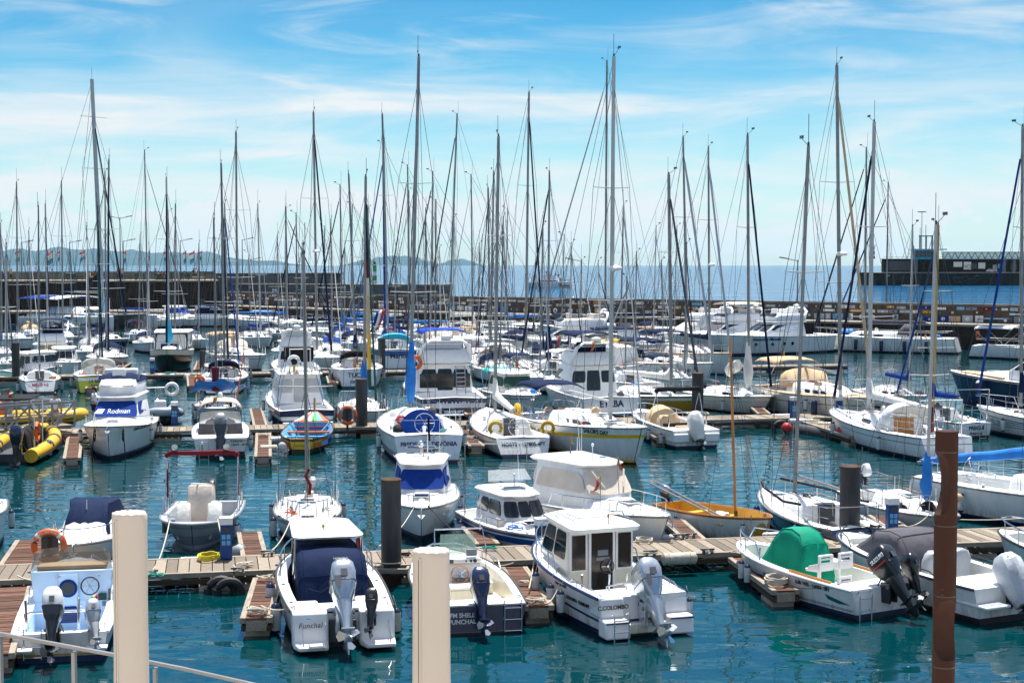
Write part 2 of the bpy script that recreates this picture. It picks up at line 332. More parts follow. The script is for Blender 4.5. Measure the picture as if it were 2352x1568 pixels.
# ---- piers built in their own frame: x along, y across
def pontoon(label, A, B_, wid, ztop, floats, plank='plank', pw=.30, name='pontoon', floatm='float', rail=True):
    """A,B_: world points on the near edge (x,y)."""
    A, B_ = Vector((A[0], A[1], 0)), Vector((B_[0], B_[1], 0)); d = B_ - A; L = d.length; ang = math.atan2(d.y, d.x)
    o = empty(name, A, ang, label, 'pontoon')
    mb = MB(); x = 0
    while x < L - .02:
        w_ = min(pw, L - x); q = rnd.uniform(-.006, .006)
        mb.box(x + .012, x + w_ - .012, .14, wid - .14, ztop - .05, ztop + q, plank); x += w_
    mb.build('decking', o)
    e = MB(); e.box(0, L, 0, .135, ztop - .12, ztop + .012, 'beam'); e.box(0, L, wid - .135, wid, ztop - .12, ztop + .012, 'beam')
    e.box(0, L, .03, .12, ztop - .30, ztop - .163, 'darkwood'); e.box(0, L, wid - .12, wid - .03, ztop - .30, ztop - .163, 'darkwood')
    e.box(.003, .09, .137, wid - .137, ztop - .30, ztop - .055, 'beam'); e.box(L - .09, L - .003, .137, wid - .137, ztop - .30, ztop - .055, 'beam')
    e.build('frame', o, bev=.01)
    for f in floats:
        MB().box(f - 1.15 if len(floats) > 2 else f - .5, f + 1.15 if len(floats) > 2 else f + .5, .08, wid - .08, -.4, ztop - .345, floatm).build('float', o, bev=.04)
    return o
DK = R(11.2); du = Vector((math.cos(DK), math.sin(DK), 0)); dn = Vector((-math.sin(DK), math.cos(DK), 0))
P1A = Vector((-24., 35.6, 0)); ZP = .5
def along(A, s, t=0, z=0.): p = A + du * s + dn * t; return Vector((p.x, p.y, z))
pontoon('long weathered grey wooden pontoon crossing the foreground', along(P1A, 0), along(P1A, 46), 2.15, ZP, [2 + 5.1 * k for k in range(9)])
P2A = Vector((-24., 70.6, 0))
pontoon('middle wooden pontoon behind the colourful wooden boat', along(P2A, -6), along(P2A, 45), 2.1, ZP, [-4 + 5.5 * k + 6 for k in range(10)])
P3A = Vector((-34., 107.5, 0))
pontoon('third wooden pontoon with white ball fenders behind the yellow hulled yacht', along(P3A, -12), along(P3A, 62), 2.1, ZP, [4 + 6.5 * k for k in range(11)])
P4A = Vector((-60., 152., 0))
def finger(px1, py1, px2, py2, label, wid=.74, plank='teak'):
    a, b = at(px1, py1, ZP), at(px2, py2, ZP)
    d = (b - a).normalized(); n = Vector((-d.y, d.x, 0)) * wid / 2
    L = (b - a).length
    pontoon(label, (a - n)[:2], (b - n)[:2], wid, ZP - .03, [L - .75], plank, .145, 'finger_pontoon')
    return L
finger(614, 1323, 588, 1416, 'narrow brown finger pontoon left of the blue canopied motorboat')
finger(1180, 1299, 1238, 1388, 'narrow brown finger pontoon left of the white wheelhouse boat')
finger(1702, 1277, 1806, 1352, 'narrow brown finger pontoon beside the green covered boat')
finger(22, 1345, -30, 1500, 'brown finger pontoon at lower left beside the pale blue cockpit boat', 1.1)
finger(40, 1300, 80, 1236, 'brown finger pontoon at left edge beside the navy covered boat', 1.1)
finger(585, 1277, 572, 1219, 'short brown finger pontoon behind the blue service pedestal')
finger(1120, 1246, 1085, 1206, 'brown finger pontoon between two blue and white boats')
finger(1600, 1240, 1545, 1190, 'brown finger pontoon left of the yellow rowing dinghy')
finger(2070, 1215, 2018, 1180, 'brown finger pontoon left of the small cruiser with white outboard')
finger(172, 1000, 165, 1050, 'brown finger pontoon left of the cruiser with blue windscreen cover')
finger(605, 992, 604, 1046, 'brown finger pontoon with grey rollers left of the colourful boat')
finger(598, 975, 588, 937, 'brown finger pontoon behind the open grey bimini boat')
finger(1062, 985, 1095, 1022, 'brown finger pontoon between two white yachts with stern names')
finger(1085, 950, 1068, 930, 'brown finger pontoon left of the large flybridge cruiser')
finger(1480, 975, 1520, 1002, 'brown finger pontoon by the covered outboard boat')
finger(1755, 948, 1728, 925, 'brown finger pontoon by the black piling at centre right')
finger(1860, 965, 1972, 1000, 'dark finger pontoon resting on a ribbed pipe float', 1.0, 'beam')
finger(222, 866, 208, 890, 'brown finger pontoon left of the yellow hulled yacht')
finger(440, 861, 443, 885, 'brown finger pontoon right of the black hulled wheelhouse yacht')
finger(455, 848, 462, 828, 'brown finger pontoon behind the leaning orange pole')
finger(260, 852, 292, 832, 'brown finger pontoon behind the stern of a white yacht')
finger(165, 812, 195, 797, 'brown finger pontoon below the round hulled white sloop')
finger(760, 862, 765, 878, 'brown finger pontoon beside the fishing launch stern')
# pontoon pieces at the far quay
pontoon('far grey pontoon in front of the painted wall', (27., 164.), (62., 146.), 2., .6, [3, 12, 21, 30])
# ---- pilings
def piling(label, px, ytop, yw, wpx, cap=True):
    p = at(px, yw); r = wpx / 2 * p.y / F; top = atY(px, ytop, p.y).z
    o = empty('mooring_pile', p, 0, label, 'piling')
    MB().lathe((0, 0, 0), [(r, -3), (r, .25), (r * 1.001, .26), (r * 1.001, top * .66), (r, top * .66 + .01), (r, top)], 'piling', 24, mats=['rustw', 'piling', 'piling', 'piling', 'piling']).build('shaft', o)
    MB().lathe((0, 0, top), [(r * 1.04, .0), (r * 1.04, .035), (r * .9, .06)], 'rustw', 24).build('cap', o)
    mb = MB(); a = r * 1.75
    for s in (-1, 1): mb.box(-a, a, s * a - .05, s * a + .05, ZP - .14, ZP - .02, 'beam'); mb.box(s * a - .05, s * a + .05, -a + .052, a - .052, ZP - .137, ZP - .023, 'beam')
    mb.build('guide_collar', o)
piling('thick dark steel mooring pile between the blue canopied boat and the blue screen cruiser', 899, 1103, 1338, 47)
piling('dark steel mooring pile behind the green covered boat', 1951, 1073, 1262, 47)
piling('dark mooring pile beside the orange ring buoy', 831, 872, 1000, 27)
piling('dark mooring pile behind the folded black bimini', 1602, 858, 968, 27)
piling('dark mooring pile left of the dark blue hulled ketch stern', 877, 778, 868, 17)
piling('dark mooring pile at the left edge beside the turquoise boat', 37, 788, 880, 18)
piling('short dark mooring pile behind the leaning orange pole', 466, 806, 860, 14)
piling('slim dark pile standing against the painted quay wall', 2248, 720, 790, 9)
piling('slim dark pile by the old stone quay', 465, 688, 745, 9)
piling('slim dark pile at the quay behind the three deck motor yacht', 1879, 710, 792, 9)
# ---- old stone quay at left
def wallbox(name, label, pts, thick, z0, z1, key, kind=None, cap=None, cat='wall'):
    o = empty(name, (0, 0, 0), 0, label, cat)
    mb = MB(); c = MB()
    for a, b in zip(pts, pts[1:]):
        a, b = Vector((*a, 0)), Vector((*b, 0)); d = (b - a).normalized(); n = Vector((-d.y, d.x, 0)) * thick
        mb.hexa([(a.x, a.y, z0), (b.x, b.y, z0), (b.x + n.x, b.y + n.y, z0), (a.x + n.x, a.y + n.y, z0), (a.x, a.y, z1), (b.x, b.y, z1), (b.x + n.x, b.y + n.y, z1), (a.x + n.x, a.y + n.y, z1)], key)
        if cap:
            e = d * 0; k = -n.normalized() * .12
            c.hexa([(a.x + k.x, a.y + k.y, z1 + .003), (b.x + k.x, b.y + k.y, z1 + .003), (b.x + n.x, b.y + n.y, z1 + .003), (a.x + n.x, a.y + n.y, z1 + .003), (a.x + k.x, a.y + k.y, z1 + .22), (b.x + k.x, b.y + k.y, z1 + .22), (b.x + n.x, b.y + n.y, z1 + .22), (a.x + n.x, a.y + n.y, z1 + .22)], cap)
    mb.build('masonry', o, smooth=0)
    if cap: c.build('coping', o, smooth=0)
    return o
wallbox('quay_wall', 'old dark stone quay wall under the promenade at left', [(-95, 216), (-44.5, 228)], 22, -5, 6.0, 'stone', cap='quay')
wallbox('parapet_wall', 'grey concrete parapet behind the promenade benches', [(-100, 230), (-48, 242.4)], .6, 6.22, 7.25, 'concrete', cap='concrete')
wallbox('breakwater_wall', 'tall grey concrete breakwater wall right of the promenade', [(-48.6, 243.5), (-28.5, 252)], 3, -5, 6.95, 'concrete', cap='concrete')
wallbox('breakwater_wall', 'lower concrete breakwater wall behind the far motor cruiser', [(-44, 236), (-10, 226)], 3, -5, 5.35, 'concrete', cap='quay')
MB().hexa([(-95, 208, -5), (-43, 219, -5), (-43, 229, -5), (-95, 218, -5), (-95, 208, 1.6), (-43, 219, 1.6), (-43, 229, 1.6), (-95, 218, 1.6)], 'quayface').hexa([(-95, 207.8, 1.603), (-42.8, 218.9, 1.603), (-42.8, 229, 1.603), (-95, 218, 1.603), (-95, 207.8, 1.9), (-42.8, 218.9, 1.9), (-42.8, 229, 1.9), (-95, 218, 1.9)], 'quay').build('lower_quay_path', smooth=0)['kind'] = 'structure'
WP = [(-44, 229), (-14, 199), (24, 172), (66, 142), (95, 120)]
def off(pts, k):
    out = []
    for i, p in enumerate(pts):
        a = Vector((*pts[max(i - 1, 0)], 0)); b = Vector((*pts[min(i + 1, len(pts) - 1)], 0)); d = (b - a).normalized(); n = Vector((-d.y, d.x))
        out.append((p[0] + n.x * k, p[1] + n.y * k))
    return out
wallbox('painted_wall', 'long brown harbour wall covered with painted crew pictures', WP, 1.2, 2.42, 4.25, 'paintwall', cap='concrete')
PW = [o for o in bpy.data.objects if o.name.startswith('painted_wall')][0]
wallbox('quay_edge', 'low quay ledge with dark face below the painted wall', off(WP, -4.), 3.99, -5, 2.3, 'quayface', cap='quay')  # ledge body is dark, its coping paler
cols_ = ['white2', 'white2', 'lgrey', 'lightblue', 'ochre', 'maroon', 'royal', 'whitec', 'cream', 'grey', 'lgrey', 'dgrey', 'dgreen', 'navy', 'lgrey', 'white2', 'tan', 'whitec', 'lgrey', 'grey', 'beige', 'white2']
def murals():
    r = random.Random(3); cnt = 0; rest = MB(); spots = []
    for i in range(len(WP) - 1):
        a, b = Vector((*WP[i], 0)), Vector((*WP[i + 1], 0)); d = (b - a).normalized(); n = Vector((d.y, -d.x, 0)); L = (b - a).length
        for row, (za, zb) in enumerate(((2.55, 3.3), (3.38, 3.75), (3.82, 4.18))):
            x = r.uniform(0, .5)
            while x < L - 1.2:
                w_ = r.uniform(.55, 1.4); h = (zb - za) * r.uniform(.6, 1.)
                if r.random() < .82: spots.append((a + d * x, d, n, w_, za + r.uniform(0, zb - za - h), h, r.choice(cols_), r.choice(cols_), r.random()))
                x += w_ + r.uniform(.08, .4)
    r.shuffle(spots)
    for s_i, (p, d, n, w_, z, h, c1, c2, k) in enumerate(spots):
        mb = MB() if s_i < 98 else rest
        q = p + n * .02; z_ = Vector((0, 0, 1))
        if k < .2:
            rr = h / 2; P = [q + d * (w_ / 2 + rr * math.cos(2 * pi * t / 14)) + z_ * (z + rr + rr * math.sin(2 * pi * t / 14)) for t in range(14)]
            mb.prism(P, -n * .02, c1)
        else: P = [q + z_ * z, q + d * w_ + z_ * z, q + d * w_ + z_ * (z + h), q + z_ * (z + h)]; mb.prism(P, -n * .02, c1)
        q2 = q + n * .006; cx, cz = w_ * .5, z + h * .5
        if k < .55: P = [q2 + d * (cx - h * .3) + z_ * (cz - h * .25), q2 + d * (cx + h * .3) + z_ * (cz - h * .25), q2 + d * cx + z_ * (cz + h * .35)]
        elif k < .8: P = [q2 + d * (cx + h * .3 * math.cos(t * pi / 4)) + z_ * (cz + h * .3 * math.sin(t * pi / 4)) for t in range(8)]
        else: P = [q2 + d * .08 + z_ * (z + h * .15), q2 + d * (w_ - .08) + z_ * (z + h * .15), q2 + d * (w_ - .08) + z_ * (z + h * .45), q2 + d * .08 + z_ * (z + h * .45)]
        mb.prism(P, -n * .005, c2)
        if s_i < 98: mb.build('painted_picture', PW, smooth=0)
    o = rest.build('painted_pictures', PW, smooth=0); o['kind'] = 'stuff'
murals()
# railing + benches, lamp posts, flags on promenade
def prom(px, y=642, Y=None): return at(px, y, 6.22)
def promY(x): return 218.5 + (x + 95) * .235
rl = empty('railing', (0, 0, 6.22), 0, 'thin dark green railing along the promenade edge', 'railing')
mbr = MB()
for z in (.35, .65, 1.):
    mbr.tube([(-94, promY(-94), z), (-47, promY(-47), z)], .03, 'dgreen', 5)
mbr.build('rails', rl)
for i in range(40):
    x = -93 + i * 1.18
    MB().tube([(x, promY(x), 0), (x, promY(x), 1.05)], .04, 'dgreen', 5).build('post', rl)
def lamp(px, ytop, Y, z0, label, arm=(1,), head='dgrey'):
    b = atY(px, 640, Y); top = atY(px, ytop, Y).z
    o = empty('street_lamp', (b.x, Y, z0), 0, label, 'street lamp', 'lamp posts along the sea wall')
    h = top - z0
    MB().tube([(0, 0, 0), (0, 0, h)], .11, 'alud', 8, .06).build('post', o)
    for s in arm:
        MB().tube([(0, 0, h - .1), (s * .5, 0, h), (s * 1.1, 0, h + .12)], .05, 'alud', 6).build('arm', o)
        MB().hexa([(s * 1.0, -.16, h + .08), (s * 1.9, -.16, h + .22), (s * 1.9, .16, h + .22), (s * 1.0, .16, h + .08), (s * 1.0, -.12, h + .18), (s * 1.9, -.12, h + .34), (s * 1.9, .12, h + .34), (s * 1.0, .12, h + .18)], head).build('lamp_head', o)
for px, yt, a, lb in ((50, 556, (1,), 'leftmost slim lamp post on the sea wall'), (161, 556, (1,), 'slim lamp post on the sea wall behind a dark furled sail'), (277, 500, (-1, 1), 'tall double headed lamp post on the promenade'), (284, 553, (1,), 'lamp post just right of the tall double lamp'), (415, 552, (1,), 'lamp post on the promenade beside three flags'), (557, 550, (1,), 'lamp post on the breakwater behind the tall mast')):
    lamp(px, yt, 234 if px < 470 else 250, 6.2, lb, a)
lamp(572, 596, 238, 5.3, 'short lamp post on the concrete wall by the small sign'); lamp(1335, 598, 178, 2.4, 'slim lamp post on the quay behind the tall twin masts', (-1,)); lamp(1832, 597, 156, 2.4, 'slim lamp post on the quay right of the motor yacht', (-1,)); lamp(840, 660, 205, 2.4, 'lamp post on the quay ledge near the green light', (-1,))
def flag(px, Yd, z0, label, cols, h=5.2, w_=1., fl=2.0, name='flag', sway=1., grp=None, thin=.045):
    b = atY(px, 640, Yd)
    o = empty(name, (b.x, Yd, z0), 0, label, 'flag', grp)
    MB().tube([(0, 0, 0), (0, 0, h)], thin, 'alud', 6).build('pole', o)
    mb = MB(); n = 8; rings = []
    for j in range(len(cols) + 1):
        v = j / len(cols); row = []
        for i in range(n + 1):
            u = i / n
            row.append((-w_ * u * (1 - .25 * v) * sway - .03, .12 * math.sin(u * 7 + v * 3), h - .1 - fl * v - w_ * .55 * u))
        rings.append(row)
    mb.loft(rings, 'white', closed=False, cap=(False, False), mats=cols)
    f = mb.build('cloth', o); sd = f.modifiers.new('thick', 'SOLIDIFY'); sd.thickness = .01
    return o
for i, (px, wd) in enumerate(((46, .9), (122, .9), (138, .8), (195, .8), (237, .25), (290, .8), (345, .2), (384, .8), (428, .7), (447, .7), (464, .7))):
    flag(px, 229 + (px - 200) * .02, 6.2, ['leftmost', 'second', 'third', 'fourth', 'fifth', 'sixth', 'seventh', 'eighth', 'ninth', 'tenth', 'last'][i] + ' red white and teal banner flag from the left on the promenade', ['red', 'white2', 'white2', 'teal2', 'lightblue'], 4.6, wd * (.8 + .35 * math.sin(i * 2.3)), 1.6 + .25 * math.sin(i * 1.7), 'banner_flag', grp='red, white and teal banners on the promenade')
# green and white harbour light
b = atY(861, 652, 236)
gl = empty('harbour_light', (b.x, 236, 5.55), 0, 'green and white banded harbour light on the breakwater end', 'beacon')
MB().lathe((0, 0, 0), [(.42, 0), (.42, .5), (.32, .52), (.32, 1.3), (.31, 1.31), (.3, 1.9), (.3, 1.91), (.29, 2.4), (.28, 2.41), (.27, 2.95)], 'white2', 14, mats=['white2', 'white2', 'midgreen', 'white2', 'white2', 'midgreen', 'midgreen', 'white2', 'midgreen']).build('tower', gl)
MB().lathe((0, 0, 2.95), [(.42, 0), (.42, .06), (.16, .08), (.16, .5), (.05, .6)], 'dgreen', 12).build('lantern', gl)
# ---- right breakwater with terminal and lighthouse
def rbw():
    Y = 624.; X = lambda px: (px - 1176) / F * Y; k = Y / F
    Z = lambda y: CAMH + (608.5 - y) * k
    x0, x1 = X(2012), X(2500)
    o = empty('breakwater', (0, Y, 0), 0, 'long dark stone breakwater across the bay at right', 'breakwater')
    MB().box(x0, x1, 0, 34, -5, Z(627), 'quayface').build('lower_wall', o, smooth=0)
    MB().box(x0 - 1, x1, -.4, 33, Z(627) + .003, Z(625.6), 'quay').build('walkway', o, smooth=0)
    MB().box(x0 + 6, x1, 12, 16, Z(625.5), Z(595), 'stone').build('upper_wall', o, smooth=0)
    MB().box(x0 + 5.6, x1, 11.5, 16.5, Z(595) + .003, Z(594), 'concrete').build('coping', o, smooth=0)
    mb = MB(); mb.box(x0 + 8, x0 + 17, 11.8, 12, Z(622), Z(599), 'dgrey'); mb.build('panel', o, smooth=0)
    for a, b_, c, d_, m_ in ((2208, 2228, 601, 613, 'white2'), (2232, 2249, 601, 619, 'white2'), (2251, 2262, 604, 617, 'dgrey'), (2266, 2282, 603, 617, 'white2'), (2312, 2322, 606, 616, 'lightblue'), (2342, 2356, 606, 620, 'dgrey'), (2300, 2310, 608, 622, 'lgrey')):
        MB().box(X(a), X(b_), 11.7, 11.98, Z(d_), Z(c), m_).build('wall_sign', o, smooth=0)
    text_mesh('NCL', 2.0, 'navy', frame((X(2240.5), 11.68, Z(612)), (1, 0, 0), (0, 0, 1)), parent=o, ext=.01)
    t = MB(); xx = x0 + 6
    while xx < x1: t.box(xx, xx + .07, 12.2, 12.27, Z(594), Z(589.5), 'wire'); xx += 3.1
    t.box(x0 + 6, x1, 12.2, 12.27, Z(590), Z(589.5), 'wire'); t.build('fence', o, smooth=0)
    st = MB(); st.box(X(2210), X(2352), -6, -5.8, 0, .1, 'black')
    for j in range(12): st.torus((X(2190 + j * 4.5 + rnd.uniform(-2, 2)), -.6, Z(643 + rnd.uniform(-4, 5))), 1.05, .42, 'rubber', 'y', 14, 6)
    st.build('tyre_fender', o)
    # lighthouse
    l = empty('lighthouse', (X(2020), Y + 14, Z(594)), 0, 'red and white banded lighthouse on the breakwater end', 'lighthouse')
    h = (594 - 566) * k
    pr = [(1.35, 0)]; ms = []
    for i in range(5):
        pr.append((1.35 - .06 * (i + 1), h * (i + 1) / 5)); ms.append('red' if i % 2 == 0 else 'white2')
        if i < 4: pr.append((1.35 - .06 * (i + 1) - .002, h * (i + 1) / 5 + .01)); ms.append('white2')
    MB().lathe((0, 0, 0), pr, 'red', 16, mats=ms).build('tower', l)
    MB().lathe((0, 0, h), [(1.5, 0), (1.5, .15), (.5, .16), (.5, 1.1), (.35, 1.3), (.05, 1.9)], 'red', 14, mats=['dgrey', 'dgrey', 'red', 'maroon', 'maroon']).build('lantern', l)
    g = MB(); g.torus((0, 0, h + .95), 1.4, .05, 'dgrey', 'z', 16, 4)
    for i in range(8): g.tube([(1.4 * math.cos(i * pi / 4), 1.4 * math.sin(i * pi / 4), h + .1), (1.4 * math.cos(i * pi / 4), 1.4 * math.sin(i * pi / 4), h + .95)], .04, 'dgrey', 4)
    g.build('balcony_rail', l)
    # passenger bridge
    p = empty('passenger_bridge', (0, Y + 4, 0), 0, 'green glazed passenger boarding bridge above the breakwater', 'boarding bridge')
    a, b_ = X(2175), X(2500); zl, zh = Z(594), Z(579)
    MB().box(a, b_, .2, 3.8, zl + .1, zh - .1, 'greenglass').build('glazing', p, smooth=0)
    fr = MB(); fr.box(a, b_, 0, 4, zl - .25, zl + .1, 'lgrey'); fr.box(a, b_, 0, 4, zh - .1, zh + .15, 'teal')
    n = 0; xx = a
    while xx < b_ - 1:
        fr.tube([(xx, 0, zl), (xx + 1.4, 0, zh)], .13, 'teal', 4); fr.tube([(xx + 1.4, 0, zh), (xx + 2.8, 0, zl)], .13, 'teal', 4); xx += 2.8
    fr.build('truss', p, smooth=0)
    MB().box(X(2105), X(2149), -1, 6, Z(595.5), Z(574), 'teal2').build('cabin', p, smooth=0)
    wn = MB(); [wn.box(X(2106 + 8.6 * i), X(2113 + 8.6 * i), -1.1, -1.02, Z(590), Z(576), 'glass') for i in range(5)]; wn.build('window', p, smooth=0)
    MB().box(X(2103), X(2178), -1.2, 6.2, Z(573.9), Z(571.5), 'lgrey').build('roof', p, smooth=0)
    for q in (2108, 2150, 2312, 2335): MB().box(X(q), X(q) + 1.1, 1, 2, Z(625), Z(595.6), 'alud').build('leg', p, smooth=0)
    cr = MB(); [cr.box(X(q), X(q) + .6, 2, 2.6, Z(571.4), Z(540), 'alud') for q in (2119, 2133, 2147)]; cr.box(X(2118), X(2150), 1.9, 2.7, Z(543), Z(540.5), 'alud'); cr.box(X(2133), X(2134), 2, 2.2, Z(540), Z(516), 'wire'); cr.box(X(2120), X(2120.7), 2, 2.2, Z(540), Z(522), 'wire'); cr.build('hoist_tower', p, smooth=0)
    m = empty('floodlight_mast', (X(2142), Y + 18, Z(594)), 0, 'tall floodlight mast with a ring of lamps above the terminal', 'light mast')
    MB().tube([(0, 0, 0), (0, 0, (594 - 484) * k)], .2, 'alud', 6, .12).build('post', m)
    MB().lathe((0, 0, (594 - 485) * k), [(.2, 0), (1.9, .1), (1.9, .4), (.3, .5)], 'alud', 10).build('lamp_head', m)
    # parked car
    c = empty('parked_car', (X(2285), Y + 5, Z(625.4)), 0, 'small white car parked on the breakwater', 'car')
    s = 2.9; pf = [(-2.1, .3), (-2.1, .85), (-1.6, 1.0), (-.9, 1.5), (.4, 1.5), (1.1, 1.0), (2.0, .85), (2.1, .35)]
    MB().prism([(x, -.8, z) for x, z in pf], (0, 1.6, 0), 'white').build('body', c)
    MB().prism([(-1.4, -.82, 1.0), (-.85, -.82, 1.42), (.35, -.82, 1.42), (.9, -.82, 1.0)], (0, 1.64, 0), 'glass').build('window', c)
    for x in (-1.3, 1.3): MB().lathe((x, -.85, .32), [(.05, 0), (.32, 0), (.32, .2), (.05, .2)], 'rubber', 14, 'y').build('wheel', c)
rbw()
# small foreground structures -------------------------------------------------
def pole_cover(label, px, ytop, wpx, Y):
    k = Y / F; c = atY(px, ytop, Y); r = wpx / 2 * k; z1 = c.z; z0 = 4.4
    o = empty('covered_parasol', (c.x, Y, z0), 0, label, 'covered parasol', 'closed parasols in beige covers')
    h = z1 - z0; rings = []; n = 36; rr = random.Random(int(px))
    ph = [rr.uniform(0, 6) for _ in range(4)]
    def rad(a, v): return r * (1.04 - .04 * v) * (1 + .012 * math.sin(3 * a + 5 * v + ph[0]) + .012 * math.sin(2 * a - 9 * v + ph[1]) + .005 * math.sin(7 * a + 23 * v + ph[2]) + (.02 * math.sin(9 * a + ph[3]) * max(0., (v - .94) / .06)))
    for j in range(60):
        v = j / 59; z = h * v; ring = []
        for i in range(n):
            a = 2 * pi * i / n
            q = rad(a, v)
            ring.append((q * math.cos(a), q * math.sin(a) * .9, z))
        rings.append(ring)
    for f, dz in ((.985, .010), (.95, .018), (.6, .022), (.2, .024)):
        rings.append([(r * f * (1 + .03 * math.sin(5 * i)) * math.cos(2 * pi * i / n), r * f * .9 * math.sin(2 * pi * i / n), h + dz * (1 + .25 * math.sin(i * 2.1))) for i in range(n)])
    MB().loft(rings, 'pvc').build('cover', o, smooth=60)
    def line(a, e, v1): return [(q * math.cos(a), q * .9 * math.sin(a), h * v) for v in [v1 * t / 50 for t in range(51)] for q in (rad(a, v) + e,)]
    a0 = pi * 1.5 - (.68 if px < 600 else .62)
    MB().tube(line(a0, .0, .985), .007, 'black', 6).build('zip', o); MB().tube(line(a0 + .06, .001, .99), .008, 'pvc', 6).build('seam', o)
pole_cover('left of the two closed beige parasol covers standing in front of the pontoon', 297, 1182, 79, 10.5)
pole_cover('right of the two closed beige parasol covers, beside the boat with wooden steering wheel', 990, 1268, 87, 9.8)
def corten():
    Y = 9.; k = Y / F; c = atY(2175, 989, Y); r = 26 * k
    o = empty('light_column', (c.x, Y, 4.4), 0, 'rust brown cylindrical lighting column with cut openings at right', 'light column')
    h = c.z - 4.4
    # shaft with real scooped openings: build ring by ring, sinking the wall inside an ellipse
    n = 64; cuts = [(h - .316, .37, pi * 1.06, .95), (h - 1.20, .36, pi * 1.57, .97)]
    zs = [h * j / 240 for j in range(241)]; rings = []
    for z in zs:
        ring = []
        for i in range(n):
            a = 2 * pi * i / n; q = r
            for zc, hh, ac, dp_ in cuts:
                da = (a - ac + pi) % (2 * pi) - pi
                e = ((z - zc) / (hh * .5)) ** 2
                if e < 1 and math.cos(da) > .05: q = min(q, r * (1 - dp_ * (1 - e) ** .5) / math.cos(da))
            ring.append((q * math.cos(a), q * math.sin(a), z))
        rings.append(ring)
    MB().loft(rings, 'corten').build('shaft', o, smooth=30)
    for z in (h - .125, h - .57, h - .997, h - 1.43): MB().lathe((0, 0, z), [(r * 1.004, -.003), (r * 1.004, .003)], 'black', 40).build('joint', o)
    for z in (.945, .98): MB().sphere((-r * .45, -r * .9, h - z), .007, 'black', 8).build('bolt', o)
corten()
def handrail():
    Y = 11.; pts = [atY(-10, 1450, Y), atY(130, 1476, Y), atY(250, 1498, Y), atY(420, 1532, Y), atY(590, 1570, Y), atY(660, 1586, Y)]
    o = empty('handrail', (pts[0].x, Y, pts[0].z - 1.1), 0, 'thin galvanised handrail sloping across the lower left corner', 'handrail')
    b = Vector((pts[0].x, Y, pts[0].z - 1.1)); MB().box(-60, 60, -30, 12.2, -6, 4.4, 'bounce_paving').build('promenade', smooth=0)['kind'] = 'structure'; P = [p - b for p in pts]  # unseen pale promenade, added to bounce light onto parasol covers and posts
    mb = MB()
    for a, c in zip(P, P[1:]): mb.hexa([a + Vector((0, -.015, -.02)), c + Vector((0, -.015, -.02)), c + Vector((0, .015, -.02)), a + Vector((0, .015, -.02)), a + Vector((0, -.015, .003)), c + Vector((0, -.015, .003)), c + Vector((0, .015, .003)), a + Vector((0, .015, .003))], 'alu')
    mb.build('rail', o, smooth=0)
    for px in (2, 172, 359):
        p = atY(px, 1450 + (px + 10) * .2, Y) - b
        MB().box(p.x - .02, p.x + .005, -.03, .03, p.z - 1.2, p.z - .03, 'alu').build('post', o, smooth=0)
handrail()
# water and power pedestals
def pedestal(label, px, py, h=1.15):
    p = at(px, py, ZP); o = empty('service_pedestal', (p.x, p.y, ZP + .013), R(11), label, 'service pedestal', 'blue service pedestals on the pontoons')
    MB().box(-.16, .16, -.12, .12, 0, h * .82, 'pedblue').build('body', o, bev=.02)
    MB().box(-.18, .18, -.14, .14, h * .825, h, 'white2').build('lamp_head', o, bev=.02)
    mb = MB()
    for i in range(2):
        for j in range(2): mb.box(-.12 + i * .13, -.02 + i * .13, -.14, -.122, h * (.35 + j * .14), h * (.46 + j * .14), 'lightblue')
    mb.build('sockets', o); MB().box(-.1, .1, -.145, -.122, h * .64, h * .76, 'dgrey').build('meter', o)
pedestal('blue service pedestal beside the coil of yellow hose', 520, 1284); pedestal('blue service pedestal left of the white wheelhouse boat', 1243, 1286); pedestal('blue service pedestal behind the grey covered boat', 2048, 1232)
pedestal('blue service pedestal behind the inflatable dinghy', 401, 975); pedestal('blue service pedestal by the twin hulled fenders at centre right', 1822, 962); pedestal('blue service pedestal beside the piling by the beige decked sloop', 1927, 962)
pedestal('blue service pedestal on the third pontoon beside blue rope', 350, 858); pedestal('blue service pedestal beside the round hulled sloop', 163, 812)
